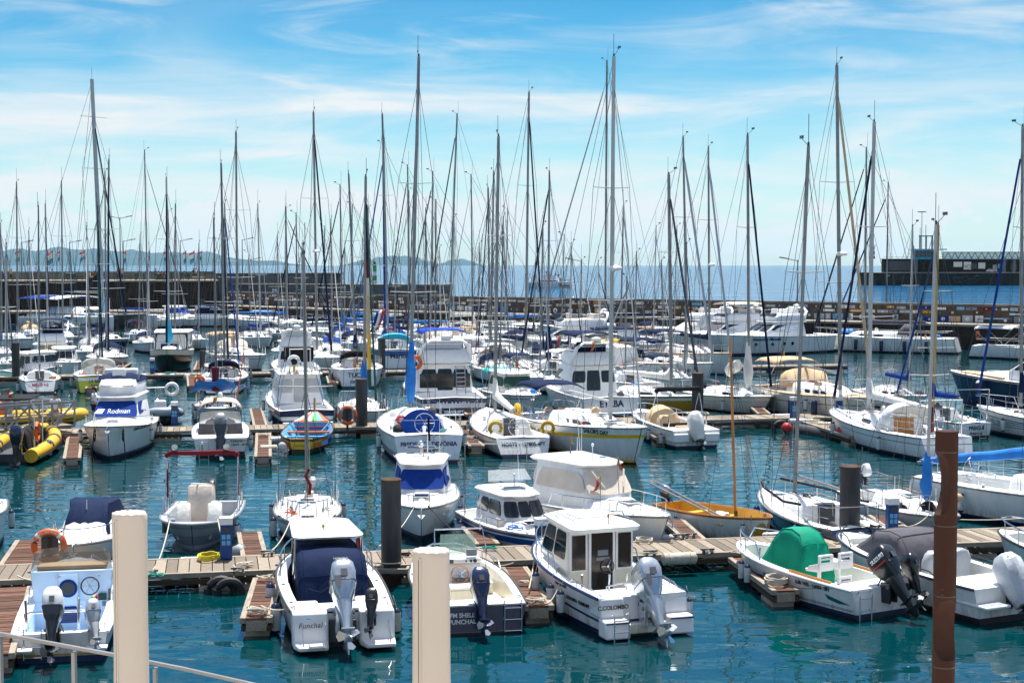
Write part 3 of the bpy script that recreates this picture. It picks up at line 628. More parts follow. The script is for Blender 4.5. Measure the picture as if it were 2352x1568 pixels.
# ================================================================ BOAT KIT  (local frame: x forward, y port, z up, origin midships on the waterline)
class Boat:
    def __init__(s, name, label, cat, px, py, z, end, head, L, B, group=None, inset=0.):
        s.L, s.B, s.h = L, B, R(head); s.u = Vector((math.cos(s.h), math.sin(s.h), 0)); s.n = Vector((-s.u.y, s.u.x, 0))
        p = at(px, py, z); sg = {'stern': L / 2, 'bow': -L / 2, 'mid': 0}[end]
        s.o0 = Vector((p.x, p.y, 0)) + s.u * (sg - inset); s.lb = label
        s.e = empty(name, s.o0, s.h, label, cat, group); s.dist = s.o0.y; s.wells = []
    def w(s, x, y, z): return s.o0 + s.u * x + s.n * y + Vector((0, 0, z))
    def loc(s, p): d = p - s.o0; return Vector((d.dot(s.u), d.dot(s.n), p.z))
    def b(s, name, mb, parent=None, **k): return mb.build(name, parent or s.e, **k)
    # --- hull form
    def t(s, x): return max(0., min(1., x / s.L + .5))
    def hb(s, x):
        t = s.t(x); m = s.mid
        if t < m: k = s.wt + (1 - s.wt) * math.sin(pi / 2 * t / m)
        else: k = max(0., 1 - ((t - m) / (1 - m)) ** s.p) ** s.q
        return s.B / 2 * max(k, .012)
    def dz(s, x): t = s.t(x); return s.fs + (s.fb - s.fs) * t ** 1.7 - s.dip * math.sin(pi * t)
    def side(s, x, z):
        t = s.t(x); zd = s.dz(x); b = s.hb(x); u = max(0, (t - s.mid) / (1 - s.mid)); bw = b * (s.fl - s.fine * u)
        k = max(0., min(1., z / zd)); return bw + (b - bw) * k ** s.pw
    def xs(s, x, z):
        t = s.t(x); k = max(0., min(1., z / s.dz(x))); u = max(0, (t - .45) / .55)
        return x - s.rake * (1 - k) * u ** 2 + s.tr * k * max(0., 1 - t / .3)
    def hull(s, fb=1.2, fs=.8, wt=.85, mid=.42, p=2.1, q=.8, fl=.85, fine=.35, pw=.8, rake=.5, tr=0., dip=.05, cols=('white', 'white', 'stripe_navy', 'anti'), st=(.16, .22), low=None, boot=(.16, .07), deck='deck', wells=(), camber=0., gun=None, N=22, rub=None, deep=.45, under=None):
        s.wt, s.mid, s.p, s.q, s.fl, s.fine, s.pw, s.rake, s.tr, s.fb, s.fs, s.dip = wt, mid, p, q, fl, fine, pw, rake, tr, fb, fs, dip
        s.wells = list(wells); L = s.L
        hullc, stripe, bootc, anti = cols
        X = [-L / 2 + L * (1 - (1 - i / N) ** 1.25) for i in range(N + 1)]
        lv = [(1., 0, hullc), (1., -st[0], stripe), (1., -st[1], hullc)]
        rings = []; mats = [hullc, stripe, hullc, hullc, bootc, anti, anti]
        if low: mats[3] = low
        for x in X:
            zd = s.dz(x); u = max(0, (s.t(x) - mid) / (1 - mid))
            zz = [zd, zd - st[0], zd - st[1], zd * .45 + .07, boot[0], boot[1], -.06]
            for i_ in range(1, 6): zz[i_] = min(zz[i_], zz[i_ - 1] - .004)
            half = [(s.xs(x, z), s.side(x, z) * (1 if z > 0 else .93), z) for z in zz]
            half.append((s.xs(x, 0) - s.rake * u * .3, s.side(x, 0) * .03, -deep))
            ring = half + [(a, -b_, c) for a, b_, c in reversed(half[:-1])]
            rings.append(ring)
        mb = MB(); n = len(rings[0]); i0 = mb.add([q_ for r in rings for q_ in r]); nm = len(mats)
        for a in range(len(rings) - 1):
            for k in range(n - 1):
                mm = mats[k] if k < nm else mats[n - 2 - k]
                mb.face((i0 + a * n + k, i0 + (a + 1) * n + k, i0 + (a + 1) * n + k + 1, i0 + a * n + k + 1), mm)
        # transom in bands
        for k in range(nm):
            k2 = n - 1 - k
            mb.face((i0 + k, i0 + k + 1, i0 + k2 - 1, i0 + k2), mats[k] if k != 1 or stripe == hullc or under != 'keep' else hullc)
        s.b('hull', mb, smooth=40)
        # deck with wells
        xsn = set(X)
        for w_ in wells: xsn |= {w_[0], w_[1]}
        xsn = sorted(xsn); D = MB(); iw = lambda x, w_: max(.02, min(s.hb(x) - w_[2], w_[3]))
        def dp(x, y, dz=0): return (s.xs(x, s.dz(x)), y, s.dz(x) + dz + .002)
        for a, b_ in zip(xsn, xsn[1:]):
            m_ = (a + b_) / 2; wl = [w_ for w_ in wells if w_[0] < m_ < w_[1]]
            ha, hb_ = s.hb(a), s.hb(b_)
            if wl:
                w_ = wl[0]; ia, ib = iw(a, w_), iw(b_, w_); zf = w_[4]; wc = w_[5] if len(w_) > 5 else 'deck'
                for sg in (1, -1):
                    q4 = [dp(a, sg * ha), dp(b_, sg * hb_), dp(b_, sg * ib), dp(a, sg * ia)]
                    D.poly(q4 if sg < 0 else q4[::-1], deck)
                    ja, jb = min(ia, s.side(a, zf) - .10), min(ib, s.side(b_, zf) - .10)
                    wl4 = [dp(a, sg * ia), dp(b_, sg * ib), (dp(b_, 0)[0], sg * jb, zf), (dp(a, 0)[0], sg * ja, zf)]
                    D.poly(wl4 if sg < 0 else wl4[::-1], wc)
                D.poly([(dp(a, 0)[0], -ja, zf), (dp(b_, 0)[0], -jb, zf), (dp(b_, 0)[0], jb, zf), (dp(a, 0)[0], ja, zf)], w_[6] if len(w_) > 6 else wc)
            else:
                for sg in (1, -1):
                    q4 = [dp(a, 0, camber), dp(a, sg * ha), dp(b_, sg * hb_), dp(b_, 0, camber)]
                    D.poly(q4 if sg < 0 else q4[::-1], deck)
        for w_ in wells:
            wc = w_[5] if len(w_) > 5 else 'deck'
            for x, f in ((w_[0], 1), (w_[1], -1)):
                i_ = iw(x, w_); X_ = dp(x, 0)[0]
                j_ = min(i_, s.side(x, w_[4]) - .03); q4 = [(X_, -j_, w_[4]), (X_, j_, w_[4]), (X_, i_, s.dz(x) + .002), (X_, 0, s.dz(x) + .002 + camber), (X_, -i_, s.dz(x) + .002)]
                if not (len(w_) > 7 and w_[7] and x == w_[0]): D.poly(q4 if f > 0 else q4[::-1], wc)
        s.b('deck', D, smooth=30)
        if gun or rub:
            g = MB(); ex = [x for x in X if x < L / 2]
            pts = [dp(x, s.hb(x) + .004, -.01) for x in X] + [dp(x, -s.hb(x) - .004, -.01) for x in reversed(X)]
            g.tube(pts, .035 if not gun or isinstance(gun, str) else .03, gun or rub, 6); s.b('rub_rail', g)
    def edge(s, x, sg, inset=.06, h=0.): return Vector((s.xs(x, s.dz(x)), sg * max(.0, s.hb(x) - inset), s.dz(x) + h))
    def rail(s, x0, x1, h, n=4, around=True, inset=.07, r=.016, mid=False, key='steel', name='rail', slope=0.):
        X = [x0 + (x1 - x0) * i / 8 for i in range(9)]
        hh = lambda x: h * (1 + slope * (x - x0) / (x1 - x0))
        P = [s.edge(x, 1, inset, hh(x)) for x in X]; Q = [s.edge(x, -1, inset, hh(x)) for x in X]
        mb = MB()
        start = lambda p, sg: [s.edge(x0 - .25, sg, inset, 0.02)] + p
        if around: mb.tube(start(P, 1) + list(reversed(start(Q, -1))), r, key, 6)
        else:
            for p, sg in ((P, 1), (Q, -1)): mb.tube(start(p, sg) + [s.edge(x1 + .15, sg, inset, .02)], r, key, 6)
        if mid:
            for sg in (1, -1): mb.tube([s.edge(x, sg, inset, hh(x) * .5) for x in X], r * .6, key, 5)
        s.b(name, mb)
        for i in range(n):
            x = x0 + (x1 - x0) * (i + .5) / n
            for sg in (1, -1): s.b('stanchion', MB().tube([s.edge(x, sg, inset, 0), s.edge(x + .03, sg, inset, hh(x))], r * .85, key, 5))
    def cleat(s, x, sg, inset=.12, key='steel'):
        p = s.edge(x, sg, inset, .05)
        s.b('cleat', MB().tube([p + Vector((-.1, 0, 0)), p + Vector((.1, 0, 0))], .014, key, 5).box(p.x - .03, p.x + .03, p.y - .015, p.y + .015, p.z - .05, p.z, key))
    def txt(s, body, size, side, x, z, key='black', dy=.012, **k):
        k.setdefault('bold', size * .03)
        if side in 'ps':
            sg = 1 if side == 'p' else -1
            T = frame((x, 0, z), (-sg, 0, 0), (0, 0, 1))
            conf = lambda p, c: Vector((s.xs(p.x, p.z), sg * (s.side(p.x, p.z) + dy + c.z), p.z))
        else:
            T = frame((-s.L / 2, x, z), (0, -1, 0), (0, 0, 1))
            def conf(p, c):
                kk = max(0., min(1., p.z / s.dz(-s.L / 2))); return Vector((-s.L / 2 + s.tr * kk - dy - c.z, p.y, p.z))
        return text_mesh(body, size, key, T, parent=s.e, conf=conf, **k)
class Stack:
    """rounded cabin volume from plan outlines: levels of (z, x_aft, x_front, half_w_aft, half_w_front[, front_bulge])"""
    def __init__(s, levels, r=.12, keys=None): s.lv = [tuple(l) + ((0.,) if len(l) < 6 else ()) for l in levels]; s.r = r; s.keys = keys
    def ring(s, l):
        z, xa, xf, wa, wf, bu = l; r = min(s.r, wa * .8, wf * .8, abs(xf - xa) * .4); h = []
        for i in range(4): a = pi - pi / 2 * i / 3; h.append((xa + r + r * math.cos(a), wa - r + r * math.sin(a)))
        for i in range(4): a = pi / 2 - pi / 2 * i / 3; h.append((xf - r + r * math.cos(a), wf - r + r * math.sin(a)))
        for k in (.6, .25): h.append((xf + bu * (1 - k * k), (wf - r) * k))
        h = [(x, y) for x, y in h]
        return [(x, y, z) for x, y in h] + [(x, -y, z) for x, y in reversed(h)]
    def mb(s, key, top=None, mb=None, crown=0.):
        mb = mb or MB(); rg = [s.ring(l) for l in s.lv]; ks = s.keys or [key] * (len(rg) - 1)
        if crown:
            l = s.lv[-1]; cx = (l[1] + l[2]) / 2
            for f, c in ((.8, .6), (.4, .95)): rg.append([(cx + (x - cx) * f, y * f, l[0] + crown * c) for x, y, z in rg[len(s.lv) - 1]]); ks = ks + [top or key]
        mb.loft([list(reversed(r)) for r in rg], key, mats=ks + [top or key] if False else ks)
        return mb
    def corner(s, l, face, u):
        z, xa, xf, wa, wf, bu = l
        if face in 'ps':
            sg = 1 if face == 'p' else -1; return Vector((xa + (xf - xa) * u, sg * (wa + (wf - wa) * u), z))
        if face == 'f': y = wf * (1 - 2 * u); k = abs(1 - 2 * u); return Vector((xf + bu * (1 - k * k), y, z))
        return Vector((xa, wa * (2 * u - 1), z))
    def win(s, key, face, u0, u1, v0, v1, band=0, off=.008, rad=.25, mb=None, K=6):
        mb = mb or MB(); a, b = s.lv[band], s.lv[band + 1]; lo, hi = [], []
        for f in (0, .03, .08, .15, .3, .5, .7, .85, .92, .97, 1.):
            u = u0 + (u1 - u0) * f; e = 0.
            if rad: d = min(f, 1 - f) / rad; e = (1 - math.sqrt(max(0, 1 - (1 - min(1, d)) ** 2))) * (v1 - v0) * .28
            A, B_ = s.corner(a, face, u), s.corner(b, face, u)
            lo.append(A.lerp(B_, v0 + e)); hi.append(A.lerp(B_, v1 - e))
        nrm = (lo[-1] - lo[0]).cross(hi[0] - lo[0])
        ctr = Vector(((a[1] + a[2]) / 2, 0, lo[0].z)); out = (lo[0] + hi[-1]) / 2 - ctr
        if nrm.length < 1e-9: return mb
        nrm.normalize()
        if nrm.dot(out) < 0: nrm = -nrm
        lo = [p + nrm * off for p in lo]; hi = [p + nrm * off for p in hi]
        lb = [p - nrm * (off + .02) for p in lo]; hbk = [p - nrm * (off + .02) for p in hi]
        rings = [[lo[i], hi[i], hbk[i], lb[i]] for i in range(11)]
        if (lo[-1] - lo[0]).cross(hi[0] - lo[0]).dot(nrm) < 0: rings = [list(reversed(r)) for r in rings]
        mb.loft(list(reversed(rings)), key); return mb
def rrect(w, d, r, n=4):
    P = []
    for cx, cy, a0 in ((w - r, d - r, 0), (-w + r, d - r, 90), (-w + r, -d + r, 180), (w - r, -d + r, 270)):
        for i in range(n): a = R(a0 + 90 * i / (n - 1)); P.append((cx + r * math.cos(a), cy + r * math.sin(a)))
    return P
def outboard(b, x, y, z, sc_=1., tilt=60, cowl='black', leg='black', steer=0, accent=None, parent=None, label=None, cover=None):
    """outboard engine clamped at x,y,z on the transom; tilt in degrees lifts the leg aft"""
    T = Matrix.Translation((x, y, z)) @ Matrix.Rotation(R(steer), 4, 'Z') @ Matrix.Rotation(R(tilt), 4, 'Y') @ Matrix.Scale(sc_, 4)
    def m(): q = MB(); q.T = T; return q
    br = MB(); br.T = Matrix.Translation((x, y, z)) @ Matrix.Rotation(R(steer), 4, 'Z') @ Matrix.Scale(sc_, 4)
    br.box(-.16, .06, -.13, -.07, -.25, .14, leg); br.box(-.16, .06, .07, .13, -.25, .14, leg); br.tube([(-.12, -.16, .06), (-.12, .16, .06)], .035, 'alud', 8)
    root = b.b('outboard_motor', br, parent, bev=.01)
    if label: root['label'] = label
    prof = [(.08, .16, .12, .1), (.17, .21, .155, .1), (.34, .26, .185, .09), (.52, .285, .19, .09), (.64, .26, .165, .08), (.72, .17, .11, .06), (.735, .09, .06, .04)]
    sh = [-.02, -.0, .0, -.01, -.02, -.05, -.05]
    rings = [[(-.27 + px_ + sh[i], py_, zz) for px_, py_ in rrect(w_, d_, min(r_, d_ * .9))] for i, (zz, w_, d_, r_) in enumerate(prof)]
    c = m().loft(rings, cowl, mats=[leg, leg if accent is None else accent] + [cowl] * 4); co = b.b('cowling', c, root, smooth=32)
    sm = m(); sm.tube([(-.27 + px_ * 1.01, py_ * 1.015, .345) for px_, py_ in rrect(.262, .188, .09)], .006, 'black', 5, loop=True); sm.box(-.585, -.575, -.05, .05, .38, .50, 'dgrey'); b.b('cowl_seam', sm, co)
    lg = m(); L_ = [[(-.27 + a_, b_, zz) for a_, b_ in rrect(w_, d_, d_ * .8)] for zz, w_, d_ in ((.12, .17, .13), (-.04, .16, .11), (-.22, .12, .07), (-.44, .09, .045), (-.58, .09, .035), (-.62, .15, .05))]
    lg.loft(list(reversed(L_)), leg); lg.box(-.50, -.13, -.10, .10, -.45, -.43, leg)
    lg.loft([[(-.27 + a_, b_, zz) for a_, b_ in rrect(w_, d_, d_ * .9)] for zz, w_, d_ in ((-.79, .05, .008), (-.70, .09, .02), (-.63, .13, .05))], leg)
    b.b('leg', lg, root, smooth=50)
    cb = m()
    for yy in (.05, -.07): cb.tube([(-.08, yy, .22), (.12, yy * 2, .12), (.25, yy * 3, -.05), (.42, yy * 3, -.12)], .016, 'black', 5)
    b.b('hose', cb, root)
    pr = m(); pr.lathe((-.27, 0, -.60), [(.02, .2), (.06, .12), (.062, -.10), (.05, -.24), (.01, -.3)][::-1], leg, 12, 'x')
    for k in range(3):
        a = 2 * pi * k / 3 + .4; ca, sa = math.cos(a), math.sin(a); tv = Vector((0, -sa, ca)); rv = Vector((0, ca, sa)); o = Vector((-.47, 0, -.60))
        P = [o + rv * .055 + tv * -.03 + Vector((.03, 0, 0)), o + rv * .13 + tv * -.085 + Vector((.05, 0, 0)), o + rv * .19 + tv * -.03, o + rv * .18 + tv * .05 - Vector((.03, 0, 0)), o + rv * .06 + tv * .04 - Vector((.03, 0, 0))]
        pr.prism(P, (-.012, 0, 0), 'steel' if leg != 'black' else 'alud')
    b.b('propeller', pr, root)
    if cover:
        cv = m(); rings = []; rr = random.Random(int(abs(x * 31 + y * 7) * 100))
        for zz, w_, d_ in ((-.35, .2, .16), (-.15, .25, .22), (.1, .30, .26), (.35, .36, .27), (.6, .33, .25), (.75, .22, .16), (.80, .08, .06)):
            rings.append([(-.27 + a_ * (1 + rr.uniform(-.07, .07)), b_ * (1 + rr.uniform(-.07, .07)), zz + rr.uniform(-.015, .015)) for a_, b_ in rrect(w_, d_, d_ * .9, 5)])
        cv.loft(rings, cover); b.b('motor_cover', cv, root, smooth=25)
    return root
def ladder(b, x, y, z0, z1, w_=.18, tr=0., parent=None, rungs=3):
    mb = MB()
    for s_ in (-1, 1): mb.tube([(x + .06, y + s_ * w_, z1), (x - .03, y + s_ * w_, z1 + .05), (x - .08, y + s_ * w_, z1 - .05), (x - .08 - tr, y + s_ * w_, z0)], .016, 'steel', 6)
    for i in range(rungs): z = z0 + .04 + (z1 - z0 - .15) * i / max(rungs - 1, 1); mb.tube([(x - .08 - tr * .7, y - w_, z), (x - .08 - tr * .7, y + w_, z)], .016, 'steel', 6)
    return b.b('ladder', mb, parent)
FG = 'fenders hanging between the boats and pontoons'
def which(o, b, what, sg):
    side = 'left' if b.w(0, sg, 0).x < b.o0.x else 'right'; lb = b.lb.split()
    k_ = 13 - len(what.split()); lb = lb[:k_]
    while lb[-1] in ('with', 'and', 'the', 'of', 'on', 'a', 'its', 'in', 'at', 'to', 'beside', 'behind', 'by', 'under', 'tall', 'white', 'blue', 'dark'): lb.pop()
    o['label'] = what + ' ' + side + ' of the ' + ' '.join(lb)
def fender(b, x, sg, size=.75, key='fenderw', z=None, cap='fendernavy', what=None, ball=False):
    p = b.edge(x, sg, -.13 * size / .7, 0); z1 = z if z is not None else p.z - .15
    wp = b.w(p.x, p.y, 0)
    o = empty('fender', (wp.x, wp.y, max(.0, z1 - size)), b.h, None, 'fender', FG); which(o, b, 'fender', sg)
    r = size * (.36 if ball else .16)
    if ball: MB().sphere((0, 0, r), r, key, 12, 1.1).build('body', o)
    else: MB().lathe((0, 0, 0), [(.01, 0), (r * .7, .03 * size), (r, .13 * size), (r, .82 * size), (r * .75, .92 * size), (r * .25, .97 * size), (r * .2, size)], key, 10, mats=[cap, cap, key, cap, cap, cap]).build('body', o)
    MB().tube([(0, 0, size * (.78 if ball else .98)), (0, -sg * .08, p.z + .12 - max(.0, z1 - size))], .009, 'rope', 4).build('lanyard', o)
def mooring(a, c, sag=.25, key='rope', r=.013, label=None):
    a, c = Vector(a), Vector(c); P = [a.lerp(c, i / 10) - Vector((0, 0, sag * 4 * (i / 10) * (1 - i / 10))) for i in range(11)]
    o = MB().tube([p - a for p in P], r, key, 5).build('mooring_line'); o.location = a
    return tag(o, label or 'mooring line', 'rope', 'mooring lines to the pontoons')
def fabric(rings, key, seed=1, amp=.01, mb=None, cap=(True, True)):
    r = random.Random(seed); mb = mb or MB()
    return mb.loft([[Vector(p) + Vector((r.uniform(-amp, amp), r.uniform(-amp, amp), r.uniform(-amp, amp))) for p in q] for q in rings], key, cap=cap)
def pad(pts, key, amp=.012, n=7, seed=1, sag=0., thick=.012):
    """cloth patch between 4 corner points (a,b,c,d), subdivided with small folds"""
    a, b_, c, d = [Vector(p) for p in pts]; nrm = (b_ - a).cross(d - a).normalized(); r = random.Random(seed); rows = []
    ph = [r.uniform(0, 6) for _ in range(3)]
    for j in range(n + 1):
        v = j / n; row = []
        for i in range(n + 1):
            u = i / n; p = a.lerp(b_, u).lerp(d.lerp(c, u), v)
            q = math.sin(pi * u) * math.sin(pi * v)
            p = p + nrm * (amp * math.sin(9 * u + ph[0]) * math.sin(4 * v + ph[1]) + amp * .7 * math.sin(14 * (u + v) + ph[2]) + sag * q)
            row.append(p)
        rows.append(row)
    m_ = MB(); m_.loft(rows, key, closed=False, cap=(False, False))
    m_.loft([[p - nrm * thick for p in reversed(rw)] for rw in rows], key, closed=False, cap=(False, False)); return m_
def bimini(b, x0, x1, w_, z0, z1, key, crown=.12, posts=True, frame_='steel', droop=0., name='bimini', hx=None, zb=None):
    """cloth roof on hoops. x0 aft, x1 fwd; z1 height of cloth"""
    rows = []; n = 8
    for i in range(7):
        u = i / 6; x = x0 + (x1 - x0) * u; row = []
        for k in range(n + 1):
            v = k / n * 2 - 1; z = z1 + crown * (1 - v ** 4) - droop * (2 * u - 1) ** 2 - .12 * abs(v) ** 6
            row.append(Vector((x, v * w_, z + .008 * math.sin(i * 2.7 + k * 1.9))))
        rows.append(row)
    m_ = MB().loft(rows, key, closed=False, cap=(False, False)); o = b.b(name, m_, smooth=50)
    sd = o.modifiers.new('thick', 'SOLIDIFY'); sd.thickness = .025
    if posts:
        hx = hx if hx is not None else (x0 + x1) / 2
        for xx in (x0 + .03, x1 - .03):
            z_ = zb if zb is not None else b.dz(hx)
            P = [(hx, -w_, z_)] + [(xx, v * w_, z1 + crown * (1 - v ** 4) - droop - .12 * abs(v) ** 6 - .03) for v in (-1, -.7, -.3, .3, .7, 1)] + [(hx, w_, z_)]
            b.b('bimini_frame', MB().tube(P, .015, frame_, 6))
def roller(b, pts, key, r=.09, name='rolled_canvas'):
    P = [Vector(p) for p in pts]; Q = []
    for a, c in zip(P, P[1:]):
        for i in range(4): Q.append(a.lerp(c, i / 4))
    Q.append(P[-1]); rr = random.Random(3)
    return b.b(name, MB().tube([q + Vector((rr.uniform(-.01, .01),) * 3) for q in Q], r, key, 8))
def nflag(b, x, y, z0, h, cols=('midgreen', 'red'), s_=.42, lean=(-.12, 0), name='ensign'):
    top = Vector((x + lean[0] * h, y + lean[1] * h, z0 + h)); o = b.b(name, MB().tube([(x, y, z0), top], .011, 'alud', 5))
    d = Vector((-.18, .35, -1)).normalized(); e = Vector((-.55, .8, -.25)).normalized(); n = len(cols); rows = []
    for i in range(n * 2 + 1):
        u = i / (n * 2); rows.append([top + e * (s_ * .55 * u) + d * (s_ * v) + Vector((.03 * math.sin(v * 5 + u * 4), .03 * math.cos(v * 6), 0)) for v in (0, .3, .6, 1.)])
    m_ = MB().loft(rows, 'red', closed=False, cap=(False, False), mats=[cols[i // 2] for i in range(n * 2)]); f = m_.build('cloth', o)
    f.modifiers.new('thick', 'SOLIDIFY').thickness = .008
    return o
def antenna(b, x, y, z, h, key='white2', r=.012, lean=(0, 0), name='antenna'):
    return b.b(name, MB().tube([(x, y, z), (x + lean[0], y + lean[1], z + h)], r, key, 5, r * .4))
def wheel(b, x, y, z, r, tilt=20, key='black', spokes=6, name='steering_wheel', parent=None, rim=.015, hub='steel'):
    T = Matrix.Translation((x, y, z)) @ Matrix.Rotation(R(tilt), 4, 'Y'); m_ = MB(); m_.T = T
    m_.torus((0, 0, 0), r, rim, key, 'x', 24, 6); o = b.b(name, m_, parent)
    q = MB(); q.T = T; q.lathe((0, 0, 0), [(.03, -.03), (.04, 0), (.03, .04)], hub, 10, 'x')
    for k in range(spokes): a = 2 * pi * k / spokes; q.tube([(0, 0, 0), (0, r * math.cos(a), r * math.sin(a))], .009, hub, 5)
    b.b('spokes', q, o); return o
def hatch(b, x, y, z, w_=.5, l=.5, key='glass', slope=0.):
    T = Matrix.Translation((x, y, z)) @ Matrix.Rotation(R(slope), 4, 'Y'); m_ = MB(); m_.T = T
    m_.box(-l / 2 - .04, l / 2 + .04, -w_ / 2 - .04, w_ / 2 + .04, 0, .035, 'white2'); m_.box(-l / 2, l / 2, -w_ / 2, w_ / 2, .036, .046, key); return b.b('hatch', m_)
def boxcover(b, st, z0, key, name='console_cover', amp=.012, seed=5):
    rings = []; r = random.Random(seed)
    for x, h, w_ in st:
        H = h - z0; half = [(w_, 0), (w_ * 1.01, .25), (w_ * .99, .5), (w_ * .98, .75), (w_ * .95, .92), (w_ * .82, .99), (w_ * .4, 1.01)]
        pr = half + [(0, 1.02)] + [(-y, z) for y, z in reversed(half)]
        rings.append([Vector((x + r.uniform(-amp, amp), y + r.uniform(-amp, amp), z0 + z * H + r.uniform(-amp, amp) * .6)) for y, z in pr])
    o = b.b(name, MB().loft(rings, key), smooth=65)
    for ix in (5, 9): b.b('seam', MB().tube([q[ix] + Vector((0, 0, .006)) for q in rings], .012, key, 5), o)
    for q in (rings[2], rings[-3]): b.b('seam', MB().tube([p + Vector((0, 0, .006)) for p in q], .012, key, 5), o)
    b.b('tie_cord', MB().tube([Vector((q[0].x, q[0].y * 1.01, z0 + .12 + .03 * (i % 2))) for i, q in enumerate(rings)], .010, 'rope', 5), o)
    return o
def pole(b, pts, r, key='steel', name='pole', n=6, parent=None): return b.b(name, MB().tube(pts, r, key, n), parent)
# ================================================================ SAILING YACHT
def clutter(b, n, zt, x0, x1, w0):
    r = random.Random(int(b.o0.x * 13 + b.o0.y * 7)); L = b.L
    for i in range(n):
        k = r.random(); x = r.uniform(-L * .44, L * .3); y = r.uniform(-.7, .7) * b.hb(x); z = zt + .05 if x0 < x < x1 - .8 and abs(y) < w0 * .7 else b.dz(x) + .03
        if -L * .42 < x < -L * .13: z = b.fs * .45 + .02 if abs(y) < b.B * .2 else b.dz(x) + .02
        c = r.choice(('roped', 'rope', 'rope', 'ropeg', 'maroon', 'skyc', 'blackc', 'dgrey', 'fenderw', 'orange', 'tan'))
        if k < .45: s = r.uniform(.12, .25); b.b('rope_coil', MB().tube([(x + s * math.cos(t) + r.uniform(-.04, .04), y + s * math.sin(t) + r.uniform(-.04, .04), z + .02 * t / 3 + r.uniform(0, .06)) for t in [j * .6 for j in range(18)]], .022, c, 5))
        elif k < .7: s = r.uniform(.15, .35); b.b('bag', fabric([[(x + s * math.cos(a) * f, y + s * .7 * math.sin(a) * f, z + h) for a in range(6)] for h, f in ((0, 1), (.15, 1.05), (.28, .5))], r.choice(('blackc', 'navyc', 'skyc', 'whitec', 'greyc', 'tan')), i, .03), smooth=60)
        elif k < .85: s = r.uniform(.1, .25); b.b('deck_box', MB().box(x - s, x + s, y - s * .7, y + s * .7, z, z + r.uniform(.12, .3), r.choice(('dgrey', 'white2', 'grey', 'varn', 'beige'))), bev=.02)
        else: h = r.uniform(.5, 1.6); b.b('pole', MB().tube([(x, y, z), (x + r.uniform(-.2, .2), y + r.uniform(-.2, .2), z + h)], .018, r.choice(('steel', 'varn', 'white2', 'dgrey')), 5))
def sail(label, px, py, z, end, head, L, B, mast=None, cover=None, hullc='white', stripe='stripe_navy', boot='stripe_navy', low=None, anti='anti', fb=1.25, fs=1.0, furl='whitec', dodger=None, bim=None, spread=2, text=None, tsub=None, tkey='black', wins=3, st=(.16, .22), cab='white2', boomaft=None, wheelp=True, rakeb=.9, tr=.45, deckk='deck', flagc=None, furlr=.05, mk='alu', nm='sailing_yacht', coverstyle='boom', booml=None, mfat=1., bdown=0., cockpit='deck', radar=False, group=None, fen=2, rigged=True, q=.72, wt=.72, tsz=.26, fclear=None):
    b = Boat(nm, label, 'yacht', px, py, z, end, head, L, B, group)
    far = b.dist > 130; mid_ = b.dist > 85
    hs = (L / 11.) ** .5; fb *= hs; fs *= hs
    ck = (-L * .42, -L * .13, B * .20, B * .30, fs * .45, cockpit)
    b.hull(fb=fb, fs=fs, wt=wt, mid=.42, p=2.0, q=q, fl=.80, fine=.2, pw=.7, rake=rakeb, tr=tr, dip=.07, cols=(hullc, stripe, boot, anti), st=st, low=low, boot=(.17, .08), deck=deckk, wells=[ck], camber=.06, rub='alud' if not far else None, N=16 if mid_ else 22, deep=.35)
    # coachroof
    x0, x1 = -L * .13, L * .24; w0, w1 = b.hb(x0) * .66, b.hb(x1) * .50; zd = b.dz(0) + .03; ch = .42 * hs
    S = Stack([(zd - .05, x0 - .02, x1 + .35, w0, w1 * .75, .2), (zd + ch * .55, x0, x1, w0 * .93, w1 * .72, .15), (zd + ch, x0 + .02, x1 - .7, w0 * .80, w1 * .75, .12)], .2)
    b.b('coachroof', S.mb(cab, crown=.06), smooth=50)
    if wins:
        for f in 'ps':
            for i in range(wins):
                u0 = .08 + .8 * i / wins; b.b('window', S.win('glass', f, u0, u0 + .8 / wins * .68, .25, .9, 0, .008))
    b.b('companionway', MB().box(x0 - .03, x0 + .5, -.28, .28, fs * .55, zd + ch + .03, 'varn' if rnd.random() < .3 else 'dgrey').box(x0 + .1, x0 + .75, -.34, .34, zd + ch + .035, zd + ch + .07, 'white2'))
    if not far:
        hatch(b, x1 - 1.0, 0, zd + ch + .05, .42, .42); hatch(b, L * .33, 0, b.dz(L * .33) + .05, .4, .4)
        for sg in (1, -1): b.b('winch', MB().lathe((-L * .2, sg * (b.hb(-L * .2) - B * .12), b.dz(-L * .2)), [(.07, 0), (.055, .05), (.05, .13), (.06, .15)], 'steel', 10)); b.b('handrail', MB().tube([(x0 + .3, sg * w0 * .6, zd + ch + .05), (x0 + .4, sg * w0 * .6, zd + ch + .14), (x1 - 1.2, sg * w0 * .5, zd + ch + .14), (x1 - 1.1, sg * w0 * .5, zd + ch + .04)], .012, 'varn', 5))
        if wheelp: wheel(b, -L * .33, 0, fs + .35, .42 * hs, 12, 'steel', 6); b.b('binnacle', MB().lathe((-L * .33 + .12, 0, fs * .45), [(.09, 0), (.06, fs * .5), (.1, fs * .55 + .2)], 'white2', 8))
    # rails
    b.rail(L * .36, L * .487, .62, 2, True, .08, .016, name='pulpit')
    X = [-L * .46 + L * .80 * i / 6 for i in range(7)]
    for sg in (1, -1):
        for h in ((.6,) if far else (.32, .62)):
            b.b('lifeline', MB().tube([b.edge(x, sg, .08, h) for x in X] + [b.edge(L * .37, sg, .08, h)], .006 if not far else .011, 'steel', 4))
        for x in X[1:]: b.b('stanchion', MB().tube([b.edge(x, sg, .08, 0), b.edge(x, sg, .08, .64)], .013, 'steel', 5))
    ps = MB(); xs_ = -L * .47
